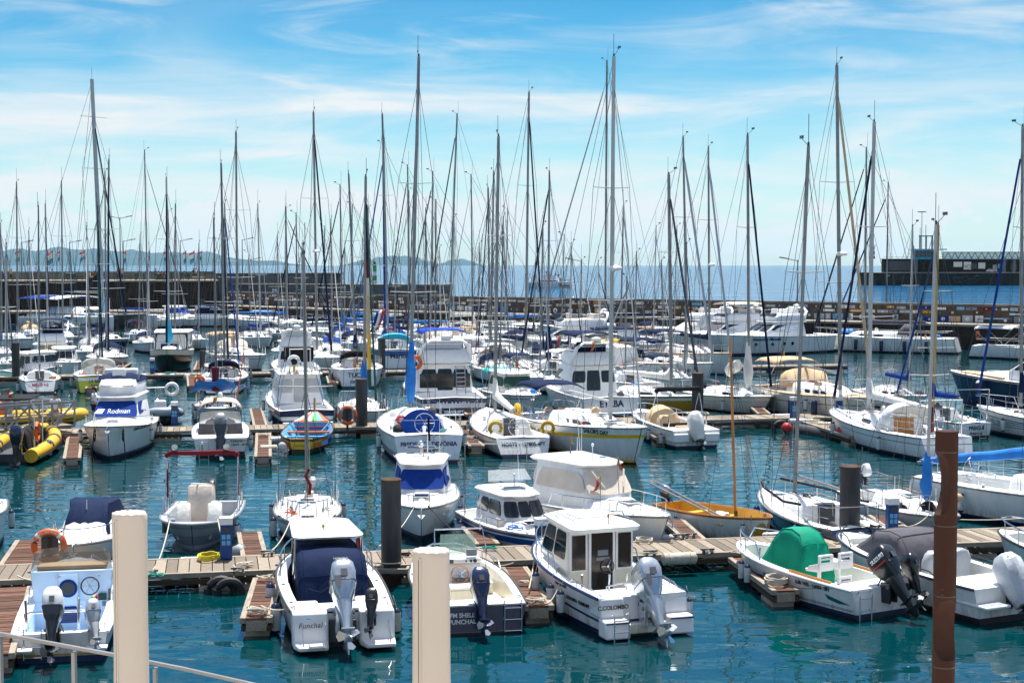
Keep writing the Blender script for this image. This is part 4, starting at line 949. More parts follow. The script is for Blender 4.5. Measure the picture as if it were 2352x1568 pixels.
    ps.tube([b.edge(-L * .38, 1, .1, .02), b.edge(-L * .38, 1, .1, .62), b.edge(xs_, 1, .12, .64), b.edge(xs_, 1, b.hb(xs_) * .3, .64), b.edge(xs_, -1, b.hb(xs_) * .3, .64), b.edge(xs_, -1, .12, .64), b.edge(-L * .38, -1, .1, .62), b.edge(-L * .38, -1, .1, .02)], .016, 'steel', 6)
    b.b('pushpit', ps)
    if text: b.txt(text, tsz * hs, 'a', 0, fs * .70, tkey)
    if tsub: b.txt(tsub, tsz * .62 * hs, 'a', 0, fs * .70 - tsz * 1.05 * hs, tkey)
    # rig
    if mast:
        mx, tx, ty = mast[:3]
        best = min((abs(px_of(b.w(s_ * L, 0, zd + ch))[0] - mx), s_) for s_ in [k * .01 - .04 for k in range(31)])
        ms = best[1] * L; w0_ = b.w(ms, 0, 0); shift = (mx - px_of(b.w(ms, 0, zd + ch))[0]) * w0_.y / F; b.o0 = b.o0 + Vector((shift, 0, 0)); b.e.location = b.o0
        bx = px_of(b.w(ms, 0, zd + ch))[0]; base = b.w(ms, 0, zd + ch * .9)
        top = atY(tx, ty, base.y); tl = b.loc(top); bl = Vector((ms, 0, zd + ch * .9)); H = tl.z - bl.z
        ax = (tl - bl).normalized(); r0 = (.085 if H > 12 else .06) * mfat * (1.2 if H > 18 else 1); P = lambda f: bl + (tl - bl) * f
        mo = b.b('mast', MB().tube([P(0), P(.5), P(.97), P(1)], r0, mk, 8, r0 * .8))
        fr = .93 if H > 8 else .88; bow = Vector((b.xs(L * .495, b.dz(L * .49)), 0, b.dz(L * .49) + .1)); wr = .009 if b.dist < 60 else .011 if b.dist < 110 else .016
        if furl:
            a, c = bow + Vector((0, 0, .45)), P(fr); d = c - a; b.b('furled_sail', MB().tube([a, a + d * .04, a + d * .5, a + d * .9, a + d * .95], furlr * .66, furl, 7, furlr * .38))
        b.b('forestay', MB().tube([bow, P(fr)], wr, 'wire', 4)); b.b('backstay', MB().tube([Vector((-L * .485, 0, fs + .05)), P(.995)], wr, 'wire', 4))
        chn = max(.5, b.hb(ms) * .86); lv = [.46] if spread == 1 else [.33, .64]
        for sg in (1, -1):
            foot = Vector((ms - .25, sg * chn, b.dz(ms))); prev = foot; tips = []
            for k, f in enumerate(lv):
                tip = P(f) + Vector((-.12, sg * chn * (.95 if k == 0 else .72), .03 * H / 10)); tips.append(tip)
                b.b('spreader', MB().tube([P(f), tip], .028, 'mastw', 5, .018), mo)
                b.b('shroud', MB().tube([prev, tip], wr, 'wire', 4)); prev = tip
            b.b('shroud', MB().tube([prev, P(fr)], wr, 'wire', 4)); b.b('shroud', MB().tube([foot + Vector((.3, -sg * .08, 0)), P(lv[0])], wr, 'wire', 4))
            if len(tips) > 1: b.b('shroud', MB().tube([tips[0], P(lv[1])], wr, 'wire', 4))
        b.b('halyard', MB().tube([P(.02) + Vector((.12, .1, 0)), P(.96) + Vector((.04, .04, 0))], wr * .8, 'rope', 4))
        b.b('topping_lift', MB().tube([Vector((ms - L * .34, 0, zd + ch + 1.)), P(.98)], wr * .7, 'wire', 4))
        hd = MB(); up = ax; t_ = P(1)
        hd.tube([t_, t_ + up * .12], .04, 'black', 6); hd.tube([t_, t_ + Vector((.35, 0, .18)), t_ + Vector((.55, 0, .3))], .014, 'black', 4); hd.box(t_.x + .42, t_.x + .66, t_.y - .02, t_.y + .02, t_.z + .27, t_.z + .37, 'black')
        b.b('wind_vane', hd, mo); b.b('antenna', MB().tube([t_, t_ + Vector((-.12, .05, 0)), t_ + Vector((-.12, .05, 1.0 if not far else 1.5))], .012, 'wire', 4), mo)
        if radar: b.b('radar', MB().lathe(P(.42) + Vector((.35, 0, 0)), [(.1, -.12), (.28, -.1), (.3, .02), (.2, .1), (.03, .12)], 'white2', 12).tube([P(.42), P(.42) + Vector((.3, 0, -.12))], .04, 'alud', 5), mo)
        # boom
        bh = .75 * hs; bL = booml or L * .36; g = P(0) + ax * bh; e = g + Vector((-bL, 0, .12 + bdown))
        if coverstyle != 'mast': b.b('boom', MB().tube([g, e], .06 * hs, mk, 8))
        if cover and coverstyle == 'boom':
            rings = []; n = 12; rr = random.Random(int(px))
            for j in range(n + 1):
                v = j / n; c = g.lerp(e, v * .96); hh = (.50 if v < .06 else .30 - .15 * v) * hs * 1.1 * (1 + rr.uniform(-.1, .1)); ww = (.11 + .05 * (1 - v)) * hs * (1 + rr.uniform(-.15, .15))
                zt = hh * (1.9 if j == 0 else 1)
                rings.append([c + Vector((0, y_, z_)) for y_, z_ in ((0, -.09), (ww, -.05), (ww, zt * .45), (ww * .5, zt * .9), (0, zt), (-ww * .5, zt * .9), (-ww, zt * .45), (-ww, -.05))])
            b.b('sail_cover', MB().loft([list(reversed(r_)) for r_ in rings], cover), smooth=50)
        elif cover:
            rr = random.Random(int(px) + 5); rg = []
            for f, k in ((.012, 1.2), (.03, 2.2), (.05, 2.9), (.07, 3.3), (.09, 2.9), (.11, 2.5), (.13, 2.2), (.155, 1.8), (.18, 1.4), (.19, 1.1)):
                rg.append([P(f) + Vector((r0 * k * math.cos(2 * pi * q / 9) * rr.uniform(.8, 1.25) - r0 * .6, r0 * k * math.sin(2 * pi * q / 9) * rr.uniform(.8, 1.25), rr.uniform(-.03, .03))) for q in range(9)])
            b.b('sail_cover', MB().loft(rg, cover), smooth=40)
        b.b('mainsheet', MB().tube([e.lerp(g, .25), Vector((ms - bL * .8, 0, fs + .1))], wr, 'rope', 4))
    furlr_ = 0
    if dodger:
        n = 8; rows = []
        for x_, zz, ww in ((x0 - .75, .88, .98), (x0 - .1, .95, 1.0), (x0 + .45, .45, .9), (x0 + .7, .05, .86)):
            rows.append([Vector((x_, math.cos(pi * k / n) * w0 * 1.05 * ww, zd + ch * .5 + zz * hs * math.sin(pi * k / n) ** .5)) for k in range(n + 1)])
        o = b.b('sprayhood', MB().loft(rows, dodger, closed=False, cap=(False, False), mats=[dodger, dodger, 'clearsheet' if fclear is None else fclear]), smooth=50); o.modifiers.new('thick', 'SOLIDIFY').thickness = .02
    if bim: bimini(b, -L * .46, -L * .22, b.hb(-L * .35) * .8, 0, fs + 1.5 * hs, bim, .12, hx=-L * .34, droop=.1)
    clutter(b, 7 if not far else 4, zd + ch, x0, x1, w0)
    if flagc: nflag(b, -L * .48, .6, fs, 1.5, flagc, .6)
    if fen and b.dist < 115:
        for i in range(fen): fender(b, -L * .25 + L * .5 * i / max(fen - 1, 1), 1 if i % 2 else -1, .7); fender(b, -L * .22 + L * .4 * i / max(fen - 1, 1), -1 if i % 2 else 1, .7)
    return b
# ================================================================ MOTOR CRUISERS
def cruiser(label, px, py, z, end, head, L, B, style='hard', fb=1.35, fs=1.0, hullc='white', stripe='white', boot='stripe_navy', scr='glass', roofk='white', canvas=None, rail_=True, text=None, tsub=None, tkey='black', name='motor_cruiser', cat='motorboat', low=None, glassk='glass', rear='glass', flyc=None, arch=True, st=(.16, .22), anti='anti', fen=2, group=None, bimk=None, platform=True, lad=False, hh=1., rub='alud', tsz=.26, flyw=1.):
    b = Boat(name, label, cat, px, py, z, end, head, L, B, group); far = b.dist > 125
    hs = (L / 8.) ** .35 * hh
    ck = (-L * .47, -L * .22, .22, B * .42, fs * .42, 'white2')
    b.hull(fb=fb, fs=fs, wt=.9, mid=.40, p=2.3, q=.78, fl=.86, fine=.42, pw=1.2, rake=L * .07, tr=.06, dip=.0, cols=(hullc, stripe, boot, anti), st=st, low=low, boot=(.2, .1), deck='white2', wells=[ck], camber=.08, rub=rub, N=16 if far else 22)
    dz = b.dz(0); xa = -L * .22
    if style in ('hard', 'fly', 'express', 'yacht', 'pilot'):
        # foredeck trunk
        xw = L * (.14 if style != 'pilot' else .22)
        if style != 'pilot':
            T = Stack([(b.dz(xw) - .05, xw - .4, L * .40, b.hb(xw) * .78, b.hb(L * .4) * .55, .35), (b.dz(xw) + .28 * hs, xw - .3, L * .30, b.hb(xw) * .66, b.hb(L * .3) * .42, .3), (b.dz(xw) + .38 * hs, xw - .3, L * .2, b.hb(xw) * .5, b.hb(L * .3) * .3, .2)], .25)
            b.b('foredeck_trunk', T.mb('white2', crown=.03), smooth=60)
            if not far: hatch(b, L * .27, 0, b.dz(xw) + .34 * hs, .45, .45)
        wb = b.hb(0) * .80; zc = dz - .03; hc = 1.5 * hs
        sl = {'hard': .55, 'fly': .8, 'express': 1.3, 'yacht': 1.6, 'pilot': .15}[style] * hs
        S = Stack([(zc, xa, xw + .1, wb, wb * .82, .28), (zc + hc * .38, xa, xw, wb * .97, wb * .80, .26), (zc + hc * .92, xa + .08, xw - sl, wb * .88, wb * .70, .18), (zc + hc, xa + .08, xw - sl - .1, wb * .86, wb * .66, .14)], .22)
        b.b('cabin', S.mb('white2' if style != 'hard' else 'white'), smooth=50)
        # windscreen panes / canvas
        sk = scr
        if sk in ('glass', 'glassw'):
            for u0, u1 in ((.05, .35), (.37, .63), (.65, .95)): b.b('windscreen', S.win(glassk, 'f', u0, u1, .06, .92, 1, .01, rad=.12))
        else: b.b('screen_cover', S.win(sk, 'f', .02, .98, .02, .96, 1, .02, rad=.06, K=14))
        for f in 'ps':
            if style in ('fly', 'yacht'):
                for u0, u1 in ((.08, .48), (.52, .94)): b.b('window', S.win(glassk, f, u0, u1, .1, .85, 1, .008, rad=.2))
            else:
                for u0, u1 in (((.06, .5), (.53, .95)) if sk == 'glass' else ((.03, .98),)): b.b('window' if sk == 'glass' else 'side_cover', S.win(glassk if sk == 'glass' else sk, f, u0, u1, .06, .92, 1, .012, rad=.1))
        if rear:
            b.b('door', S.win(rear, 'a', .36, .64, -.6, .9, 1, .012, rad=.05))
            for u0, u1 in ((.05, .33), (.67, .95)): b.b('window', S.win(rear, 'a', u0, u1, .0, .88, 1, .01, rad=.1))
        zr = zc + hc
        # roof
        ov = .35 if style == 'pilot' else .2
        Rf = Stack([(zr, xa - ov, xw - sl + .12, wb * .90, wb * .70, .2), (zr + .07, xa - ov - .05, xw - sl + .18, wb * .95, wb * .74, .24), (zr + .14, xa - ov + .05, xw - sl - .02, wb * .88, wb * .68, .18)], .22)
        b.b('roof', Rf.mb(roofk, crown=.06), smooth=60)
        if not far: b.b('horn', MB().tube([(xw - sl - .4, .2, zr + .22), (xw - sl - .1, .2, zr + .24)], .03, 'steel', 6)); b.b('nav_light', MB().tube([(xw - sl - .5, 0, zr + .15), (xw - sl - .5, 0, zr + .55)], .015, 'white2', 5).sphere((xw - sl - .5, 0, zr + .6), .05, 'white2', 8)); hatch(b, (xa + xw - sl) / 2, 0, zr + .19, .5, .45, 'white2')
        if style in ('fly', 'yacht'):
            zf = zr + .15; xf = xw - sl - .1; hf = .75 * hs; wf_ = wb * .86 * flyw
            Fb = Stack([(zf, xa - .3, xf, wf_ * .98, wf_ * .74, .2), (zf + hf * .6, xa - .3, xf + .05, wf_ * 1.0, wf_ * .78, .25), (zf + hf, xa - .1, xf - .35, wf_ * .9, wf_ * .7, .2)], .25)
            b.b('flybridge', Fb.mb('white2'), smooth=50)
            b.b('fly_screen', Fb.win(flyc or glassk, 'f', .04, .96, .15, 1.15, 1, .02, rad=.15, K=10))
            b.b('fly_seat', MB().box(xa + .4, xa + .9, -wf_ * .7, wf_ * .7, zf + hf, zf + hf + .42, canvas or 'white2'), bev=.06)
            b.b('helm_seat', MB().box(xf - 1.2, xf - .8, -.3, .3, zf + hf, zf + hf + .5, canvas or 'white2'), bev=.06)
            b.b('fly_rail', MB().tube([(xf - .6, wf_ * .85, zf + hf), (xf - .8, wf_ * .85, zf + hf + .35), (xa - .2, wf_ * .9, zf + hf + .35), (xa - .2, -wf_ * .9, zf + hf + .35), (xf - .8, -wf_ * .85, zf + hf + .35), (xf - .6, -wf_ * .85, zf + hf)], .02, 'steel', 6))
            if arch:
                A = [(xa + .1, -wf_ * .98, zf + .1), (xa - .35, -wf_ * .9, zf + hf + .25), (xa - .45, -wf_ * .6, zf + hf + .55), (xa - .45, wf_ * .6, zf + hf + .55), (xa - .35, wf_ * .9, zf + hf + .25), (xa + .1, wf_ * .98, zf + .1)]
                b.b('radar_arch', MB().tube(A, .10, 'white2', 6, flat=1.6), smooth=60); b.b('radar', MB().lathe((xa - .45, 0, zf + hf + .62), [(.1, 0), (.3, .08), (.3, .2), (.05, .28)], 'white2', 12)); antenna(b, xa - .4, wf_ * .6, zf + hf + .6, 2.0); antenna(b, xa - .4, -wf_ * .6, zf + hf + .6, 1.6)
            if bimk: bimini(b, xa - .3, xf - .2, wf_ * .95, 0, zf + hf + 1.05, bimk, .1, hx=(xa + xf) / 2, zb=zf + hf, droop=.05)
        else:
            if bimk: bimini(b, -L * .45, xa + .1, wb * .95, 0, zr + .05, bimk, .08, hx=-L * .34, droop=.03)
            if not far: antenna(b, xa + .3, wb * .6, zr + .1, 2.0, lean=(-.3, 0))
    elif style == 'cuddy':      # low cabin + covered cockpit
        T = Stack([(dz - .05, -L * .08, L * .40, b.hb(0) * .80, b.hb(L * .4) * .55, .4), (dz + .40 * hs, -L * .08, L * .26, b.hb(0) * .68, b.hb(L * .25) * .5, .3), (dz + .5 * hs, -L * .08, L * .14, b.hb(0) * .6, b.hb(L * .2) * .4, .2)], .25)
        b.b('cuddy', T.mb('white2', crown=.04), smooth=60)
        zc = dz + .48 * hs; wb = b.hb(0) * .74
        C = Stack([(dz, -L * .40, L * .12, wb * 1.1, wb * .85, .3), (zc, -L * .38, L * .10, wb * 1.05, wb * .8, .3), (zc + .50 * hs, -L * .28, -L * .02, wb * .92, wb * .7, .2), (zc + .56 * hs, -L * .20, -L * .06, wb * .5, wb * .4, .1)], .25)
        if canvas: o = b.b('cockpit_cover', fabric([list(reversed(C.ring(l))) for l in C.lv], canvas, 4, .018), smooth=50)
        else:
            W = Stack([(zc - .08, -L * .1, L * .12, wb, wb * .85, .35), (zc + .42 * hs, -L * .12, -L * .01, wb * .92, wb * .75, .25)], .2); b.b('windscreen', MB().loft([list(reversed(W.ring(l))) for l in W.lv], 'smoke', cap=(False, False)))
            b.b('seat', MB().box(-L * .2, -L * .12, -wb * .8, -wb * .15, .5, dz + .55, 'white2').box(-L * .2, -L * .12, wb * .15, wb * .8, .5, dz + .55, 'white2'), bev=.05)
    if rail_: b.rail(-L * .02, L * .47, .48 * hs, 4, True, .09, .014)
    if platform and style != 'cuddy': b.b('swim_platform', MB().box(-L / 2 - .45, -L / 2 + .02, -B * .40, B * .40, .30, .38, 'white2'), bev=.02)
    if lad: ladder(b, -L / 2 - .4, -B * .2, -.1, .42)
    if not far: b.b('anchor', MB().tube([(L * .5, 0, b.dz(L * .5) + .04), (L * .5 + .18, 0, b.dz(L * .5) - .02), (L * .5 + .2, 0, b.dz(L * .5) - .25)], .02, 'steel', 5).prism([(L * .5 + .1, -.12, b.dz(L * .5) - .2), (L * .5 + .24, 0, b.dz(L * .5) - .32), (L * .5 + .1, .12, b.dz(L * .5) - .2)], (0, 0, .02), 'steel')); [b.cleat(x, sg) for x in (L * .38, -L * .42) for sg in (1, -1)]
    if text: b.txt(text, tsz, 'a', 0, fs * .72, tkey)
    if tsub: b.txt(tsub, tsz * .6, 'a', 0, fs * .72 - tsz * .95, tkey)
    clutter(b, 5, b.dz(0) + .3, L * .1, L * .3, .5)
    if fen and b.dist < 115:
        for i in range(fen):
            for sg in (1, -1): fender(b, -L * .28 + L * .42 * i / max(fen - 1, 1), sg, .62)
    return b
# ================================================================ FRONT ROW, built one by one
def open_hull(name, label, px, py, z, end, head, L, B, cat='motorboat', side=.24, floor=.3, x0=-.47, x1=.40, inner='cream', deck='white2', floorm=None, **k):
    b = Boat(name, label, cat, px, py, z, end, head, L, B)
    d = dict(fb=1.0, fs=.75, wt=.92, mid=.40, p=2.4, q=.72, fl=.86, fine=.45, pw=1.1, rake=L * .07, tr=.04, dip=0., boot=(.15, .06), rub='rubber')
    d.update(k); b.hull(deck=deck, wells=[(x0 * L, x1 * L, side, B, floor, inner, floorm or inner)], **d); return b
def face_panel(b, pts, key, name, thick=.02, parent=None): return b.b(name, MB().prism(pts, (-thick, 0, 0), key), parent)
# ---- B1 pale blue cockpit
b = Boat('motorboat', 'white motorboat with pale blue cockpit bulkhead and two tilted outboards at lower left', 'motorboat', 138, 1520, 0, 'stern', 101, 6.1, 2.15)
b.hull(fb=1.0, fs=.62, wt=.92, mid=.4, p=2.2, q=.8, fl=.88, fine=.4, pw=1., rake=.4, tr=.03, dip=0, cols=('white', 'white', 'antiblue', 'antiblue'), boot=(.13, .05), deck='white2', wells=[(-2.85, -.30, .27, 1.2, .12, 'inner', 'inner')], rub='white2')
b.b('bulkhead', MB().hexa([(-.30, -.80, .12), (.5, -.80, .12), (.5, .80, .12), (-.30, .80, .12), (-.25, -.92, 1.42), (.4, -.92, 1.46), (.4, .92, 1.46), (-.25, .92, 1.42)], 'inner'), bev=.02)
dr = b.b('cabin_door', MB().box(-.315, -.30, -.15, .30, .18, 1.34, 'inner')); m_ = MB(); m_.lathe((-.33, .08, 1.02), [(.21, 0), (.21, .014)], 'royal', 24, 'x'); m_.lathe((-.345, .08, 1.02), [(.16, 0), (.16, .014)], 'black', 24, 'x'); b.b('porthole', m_, dr)
m_ = MB().box(-.34, -.316, -.12, .27, .22, .60, 'royal')
for i in range(6): m_.box(-.348, -.341, -.1, .25, .25 + i * .055, .275 + i * .055, 'navy')
b.b('vent_grille', m_, dr)
m_ = MB()
for y in (.302, -.152): m_.box(-.33, -.325, y - .006, y + .006, .16, 1.38, 'lgrey')
for y, z in ((.30, .6), (.30, 1.3), (-.15, .6)): m_.box(-.335, -.33, y - .06, y + .06, z - .02, z + .02, 'steel')
b.b('hinge', m_)
wheel(b, -.42, -.42, 1.08, .20, 6, 'black', 6, rim=.018)
b.b('switch_panel', MB().box(-.34, -.31, -.78, -.60, .72, .88, 'dgreen').box(-.34, -.31, -.88, -.82, .7, .98, 'dgrey').box(-.34, -.31, -.76, -.68, .58, .68, 'grey').lathe((-.36, -.62, 1.3), [(.03, 0), (.03, .05)], 'steel', 10, 'x'), bev=.005)
W = Stack([(1.44, -.30, .55, .92, .80, .25), (1.86, -.28, .30, .84, .70, .22)], .1); b.b('windscreen', MB().loft([list(reversed(W.ring(l))) for l in W.lv], 'smoke', cap=(False, False)), smooth=50)
b.b('dashboard', MB().box(-.2, .3, -.78, .78, 1.45, 1.53, 'tan'), bev=.02)
S = Stack([(.9, .3, 2.2, .9, .5, .4), (1.3, .3, 1.6, .8, .5, .3), (1.42, .3, 1.2, .6, .4, .2)], .2); b.b('cuddy', S.mb('white2', crown=.03), smooth=60)
b.b('stern_rail', MB().tube([(-2.5, .72, .63), (-2.5, .78, .95), (-2.62, .66, 1.0), (-2.62, -.5, 1.0), (-2.5, -.68, .95), (-2.5, -.66, .63)], .028, 'steel', 8))
pole(b, [(-2.6, .72, .6), (-2.66, .74, 1.28)], .03, 'steel', 'rod_holder', 8); pole(b, [(-2.62, -.36, .6), (-2.66, -.36, 1.32)], .03, 'steel', 'rod_holder', 8)
om = outboard(b, -3.1, .12, .68, 1.12, 34, 'white2', 'black', 0, 'dgrey', label='white topped main outboard tilted up'); outboard(b, -3.08, -.70, .64, .82, 42, 'silverp', 'lgrey', 12, label='small silver auxiliary outboard')
T = Matrix.Translation((-3.1, .12, .68)) @ Matrix.Rotation(R(34), 4, 'Y') @ Matrix.Scale(1.12, 4)
text_mesh('90', .12, 'dgrey', T @ frame((-.53, 0, .56), (0, -1, 0), (.1, 0, 1)), parent=b.e)
b.b('transom_step', MB().box(-3.35, -3.06, .55, 1.0, .30, .36, 'white2').box(-3.35, -3.06, -1.0, -.55, .30, .36, 'white2'), bev=.02)
b.b('transom_trim', MB().box(-3.075, -3.06, -.95, .95, .15, .19, 'gold'))
ladder(b, -3.06, .55, .1, .7); b.rail(-.2, 2.6, .3, 3, False, .12)
for sg in (1, -1): [b.cleat(x, sg) for x in (-2.6, 1.9)]
fender(b, -1., -1, .6); fender(b, .8, -1, .6); fender(b, 0, 1, .55)
nflag(b, -2.8, -.8, .62, .8, ('red', 'midgreen'), .25)
B1 = b
# ---- B2
b = open_hull('motorboat', 'white open motorboat with T-top roof, navy console cover and big silver outboard', 787, 1484, 0, 'stern', 103, 6.2, 2.5, side=.27, floor=.34, x0=-.40, x1=.36, fb=1.2, fs=.85, cols=('white', 'rubber', 'anti', 'anti'), st=(.05, .09), floorm='cream')
top = Stack([(1.93, -.35, 2.25, .84, .74, .18), (1.98, -.38, 2.30, .86, .76, .2), (2.01, -.3, 2.2, .80, .70, .15)], .28); b.b('hardtop', top.mb('white2', crown=.015), smooth=60)
for sg in (1, -1):
    for q_ in ([(.25, sg * .80, .34), (.05, sg * .82, 1.2), (-.1, sg * .78, 1.95)], [(-.28, sg * .80, .95), (-.28, sg * .80, 1.94)], [(1.9, sg * .70, .8), (1.8, sg * .68, 1.94)]): b.b('hardtop_post', MB().tube(q_, .028, 'steel', 8))
boxcover(b, [(-1.62, .55, .80), (-1.50, .9, .82), (-1.35, 1.25, .84), (-1.15, 1.55, .84), (-.85, 1.70, .83), (0, 1.73, .82), (.9, 1.70, .80), (1.3, 1.5, .78), (1.6, 1.0, .74)], .34, 'navyc', amp=.016)
for i, (y0, y1) in enumerate(((-.62, -.1), (.05, .6))): b.b('cover_fold', MB().tube([(-1.50, y0, .95 + .1 * i), (-1.55, (y0 + y1) / 2, .80 + .1 * i), (-1.48, y1, .98)], .022, 'navyc', 6))
b.b('anchor_light', MB().tube([(0, .1, 2.0), (0, .1, 2.16)], .02, 'steel', 6).lathe((0, .1, 2.14), [(.03, 0), (.04, .05), (.02, .09)], 'gold', 8))
b.b('stern_seat', MB().box(-2.3, -1.75, .42, .98, .34, .78, 'white2').box(-2.3, -1.75, -.98, -.42, .34, .84, 'white2'), bev=.06)
b.b('engine_bracket', MB().box(-3.2, -3.0, -.30, .30, .12, .62, 'dgrey').box(-2.9, -2.55, -.36, .36, .36, .62, 'white2'), bev=.02)
for y0, y1 in ((.34, 1.12), (-1.14, -.36)):
    b.b('transom_pod', MB().hexa([(-3.42, y0, .08), (-3.0, y0, .06), (-3.0, y1, .06), (-3.42, y1, .08), (-3.32, y0, .84), (-2.75, y0, .86), (-2.75, y1, .86), (-3.32, y1, .84)], 'white2'), bev=.045)
    b.b('swim_step', MB().hexa([(-3.78, y0 + .04, .10), (-3.40, y0, .08), (-3.40, y1, .08), (-3.78, y1 - .1, .10), (-3.80, y0 + .04, .19), (-3.38, y0, .22), (-3.38, y1, .22), (-3.80, y1 - .1, .19)], 'white2'), bev=.025)
outboard(b, -3.22, .0, .74, 1.45, 38, 'silverp', 'silverp', 0, label='large silver outboard tilted up, number 150 on its cowl')
T = Matrix.Translation((-3.22, 0, .74)) @ Matrix.Rotation(R(38), 4, 'Y') @ Matrix.Scale(1.45, 4)
text_mesh('150', .17, 'black', T @ frame((-.54, .03, .60), (0, -1, 0), (.15, 0, 1)), parent=b.e, bold=.004); text_mesh('HONDA', .06, 'dgrey', T @ frame((-.52, .03, .70), (0, -1, 0), (.3, 0, 1)), parent=b.e)
b.b('cowl_vent', MB().poly([T @ Vector(p) for p in ((-.562, .15, .40), (-.562, .05, .40), (-.562, .08, .20), (-.562, .15, .22))], 'dgrey'))
outboard(b, -3.40, -.62, .72, .75, 30, 'black', 'black', -12, label='small black auxiliary outboard')
text_mesh('Funchal', .16, 'dgrey', frame((-3.40, .74, .58), (0, -1, 0), (.13, 0, 1)), parent=b.e, shear=.2, bold=.001, space=1.08); text_mesh('~', .2, 'lightblue', frame((-3.365, .78, .73), (0, -1, 0), (.13, 0, 1)), parent=b.e)
b.b('step_rail', MB().tube([(-3.34, .92, .62), (-3.42, .92, .6), (-3.70, .92, .2)], .014, 'steel', 6).tube([(-3.38, .42, .62), (-3.46, .42, .6), (-3.74, .42, .2)], .014, 'steel', 6).tube([(-3.34, -1.0, .62), (-3.70, -1.0, .2)], .014, 'steel', 6))
b.b('boarding_step', MB().box(-3.95, -3.78, .48, .82, .19, .22, 'steel').tube([(-3.95, .50, .2), (-3.7, .50, .24)], .015, 'steel', 6).tube([(-3.95, .80, .2), (-3.7, .80, .24)], .015, 'steel', 6))
b.rail(.4, 3.15, .42, 4, True, .1, .018); [b.cleat(x, sg) for x in (-2.9, 2.6) for sg in (1, -1)]
for x in (-.6, -2.3):
    for sg in (1, -1): p = b.edge(x, sg, .13, .005); b.b('rod_holder', MB().lathe((p.x, p.y, p.z), [(.05, 0), (.045, .012), (.03, .013)], 'steel', 12, mats=['steel', 'black']))
for sg in (1, -1): b.b('speaker', MB().lathe((-1.9, sg * .985, .62), [(.07, -.01 * sg), (.06, -.02 * sg)], 'lgrey', 12, 'y'))
fender(b, -1.6, 1, .75); fender(b, .3, 1, .75); fender(b, .6, -1, .7); fender(b, -2.6, -1, .62, 'foam'); nflag(b, .1, -.86, 1.35, .55, ('midgreen', 'red', 'red'), .35); B2 = b
# ---- B3 console with wooden wheel
b = open_hull('motorboat', 'cream open motorboat with wooden steering wheel and dark blue transom', 1098, 1456, 0, 'stern', 101, 5.6, 2.5, side=.2, floor=.3, x0=-.40, x1=.38, fb=.95, fs=.68, cols=('cream', 'navy', 'anti', 'anti'), st=(.03, .62), low='navy', rub='rubber', inner='cream')
b.b('console', MB().hexa([(-.45, -.50, .30), (.35, -.50, .3), (.35, .50, .3), (-.45, .50, .3), (-.30, -.50, 1.15), (.30, -.46, 1.25), (.30, .46, 1.25), (-.30, .50, 1.15)], 'white2').box(-.36, .3, -.50, .50, 1.16, 1.30, 'white2'), bev=.05)
b.b('console_screen', pad([(.1, -.48, 1.3), (.1, .48, 1.3), (.32, .42, 1.78), (.32, -.42, 1.78)], 'greenglass', .0, 4))
b.b('console_rail', MB().tube([(-.3, .62, .9), (-.25, .64, 1.5), (.1, .60, 1.95), (.1, -.60, 1.95), (-.25, -.64, 1.5), (-.3, -.62, .9)], .02, 'steel', 7))
wheel(b, -.52, .06, .93, .21, 12, 'varn', 5, rim=.02); m_ = MB()
for i, y in enumerate((-.12, -.24, -.34)): m_.lathe((-.375, y, 1.23), [(.025 + .012 * i, -.01), (.02 + .01 * i, .01)], 'black', 12, 'x')
m_.box(-.39, -.36, .2, .42, 1.18, 1.28, 'dgrey').box(-.42, -.36, -.47, -.40, .7, .95, 'black'); b.b('instruments', m_); b.b('chart_plotter', MB().box(-.3, -.22, -.40, -.14, 1.33, 1.50, 'grey'), bev=.01)
b.b('helm_seat', MB().box(-1.05, -.55, -.42, .36, .3, .66, 'cream').box(-1.05, -.5, -.44, .38, .66, .73, 'white2'), bev=.03); b.b('seat_pad', MB().box(-.55, -.5, -.3, .25, .75, .85, 'brownglass'))
b.b('bow_locker', MB().box(1.0, 2.0, -.6, .6, .3, .62, 'cream'), bev=.05); b.b('side_seat', MB().box(.0, 1.2, -.88, -.55, .3, .60, 'cream'), bev=.04)
b.b('splash_well', MB().box(-2.74, -2.22, -.62, .62, .30, .42, 'cream').box(-2.3, -2.2, -.95, .95, .3, .68, 'cream'), bev=.03)
outboard(b, -2.76, -.05, .62, 1.1, 33, 'navy', 'navy', 0, label='dark blue outboard tilted up'); ladder(b, -2.76, -.82, .02, .70, .2, rungs=3)
b.txt('FM SHELL', .14, 'a', .36, .45, 'white2'); b.txt('FUNCHAL', .14, 'a', .36, .30, 'white2'); antenna(b, .1, -.55, 1.9, .9, lean=(0, -.02)); b.rail(.6, 2.5, .22, 3, True, .08)
[b.cleat(x, sg) for x in (-2.2, 2.1) for sg in (1, -1)]; b.b('lamp', MB().lathe((-2.79, -.62, .34), [(.03, 0), (.03, .02)], 'steel', 8, 'x').lathe((-2.79, .05, .34), [(.03, 0), (.03, .02)], 'steel', 8, 'x')); B3 = b
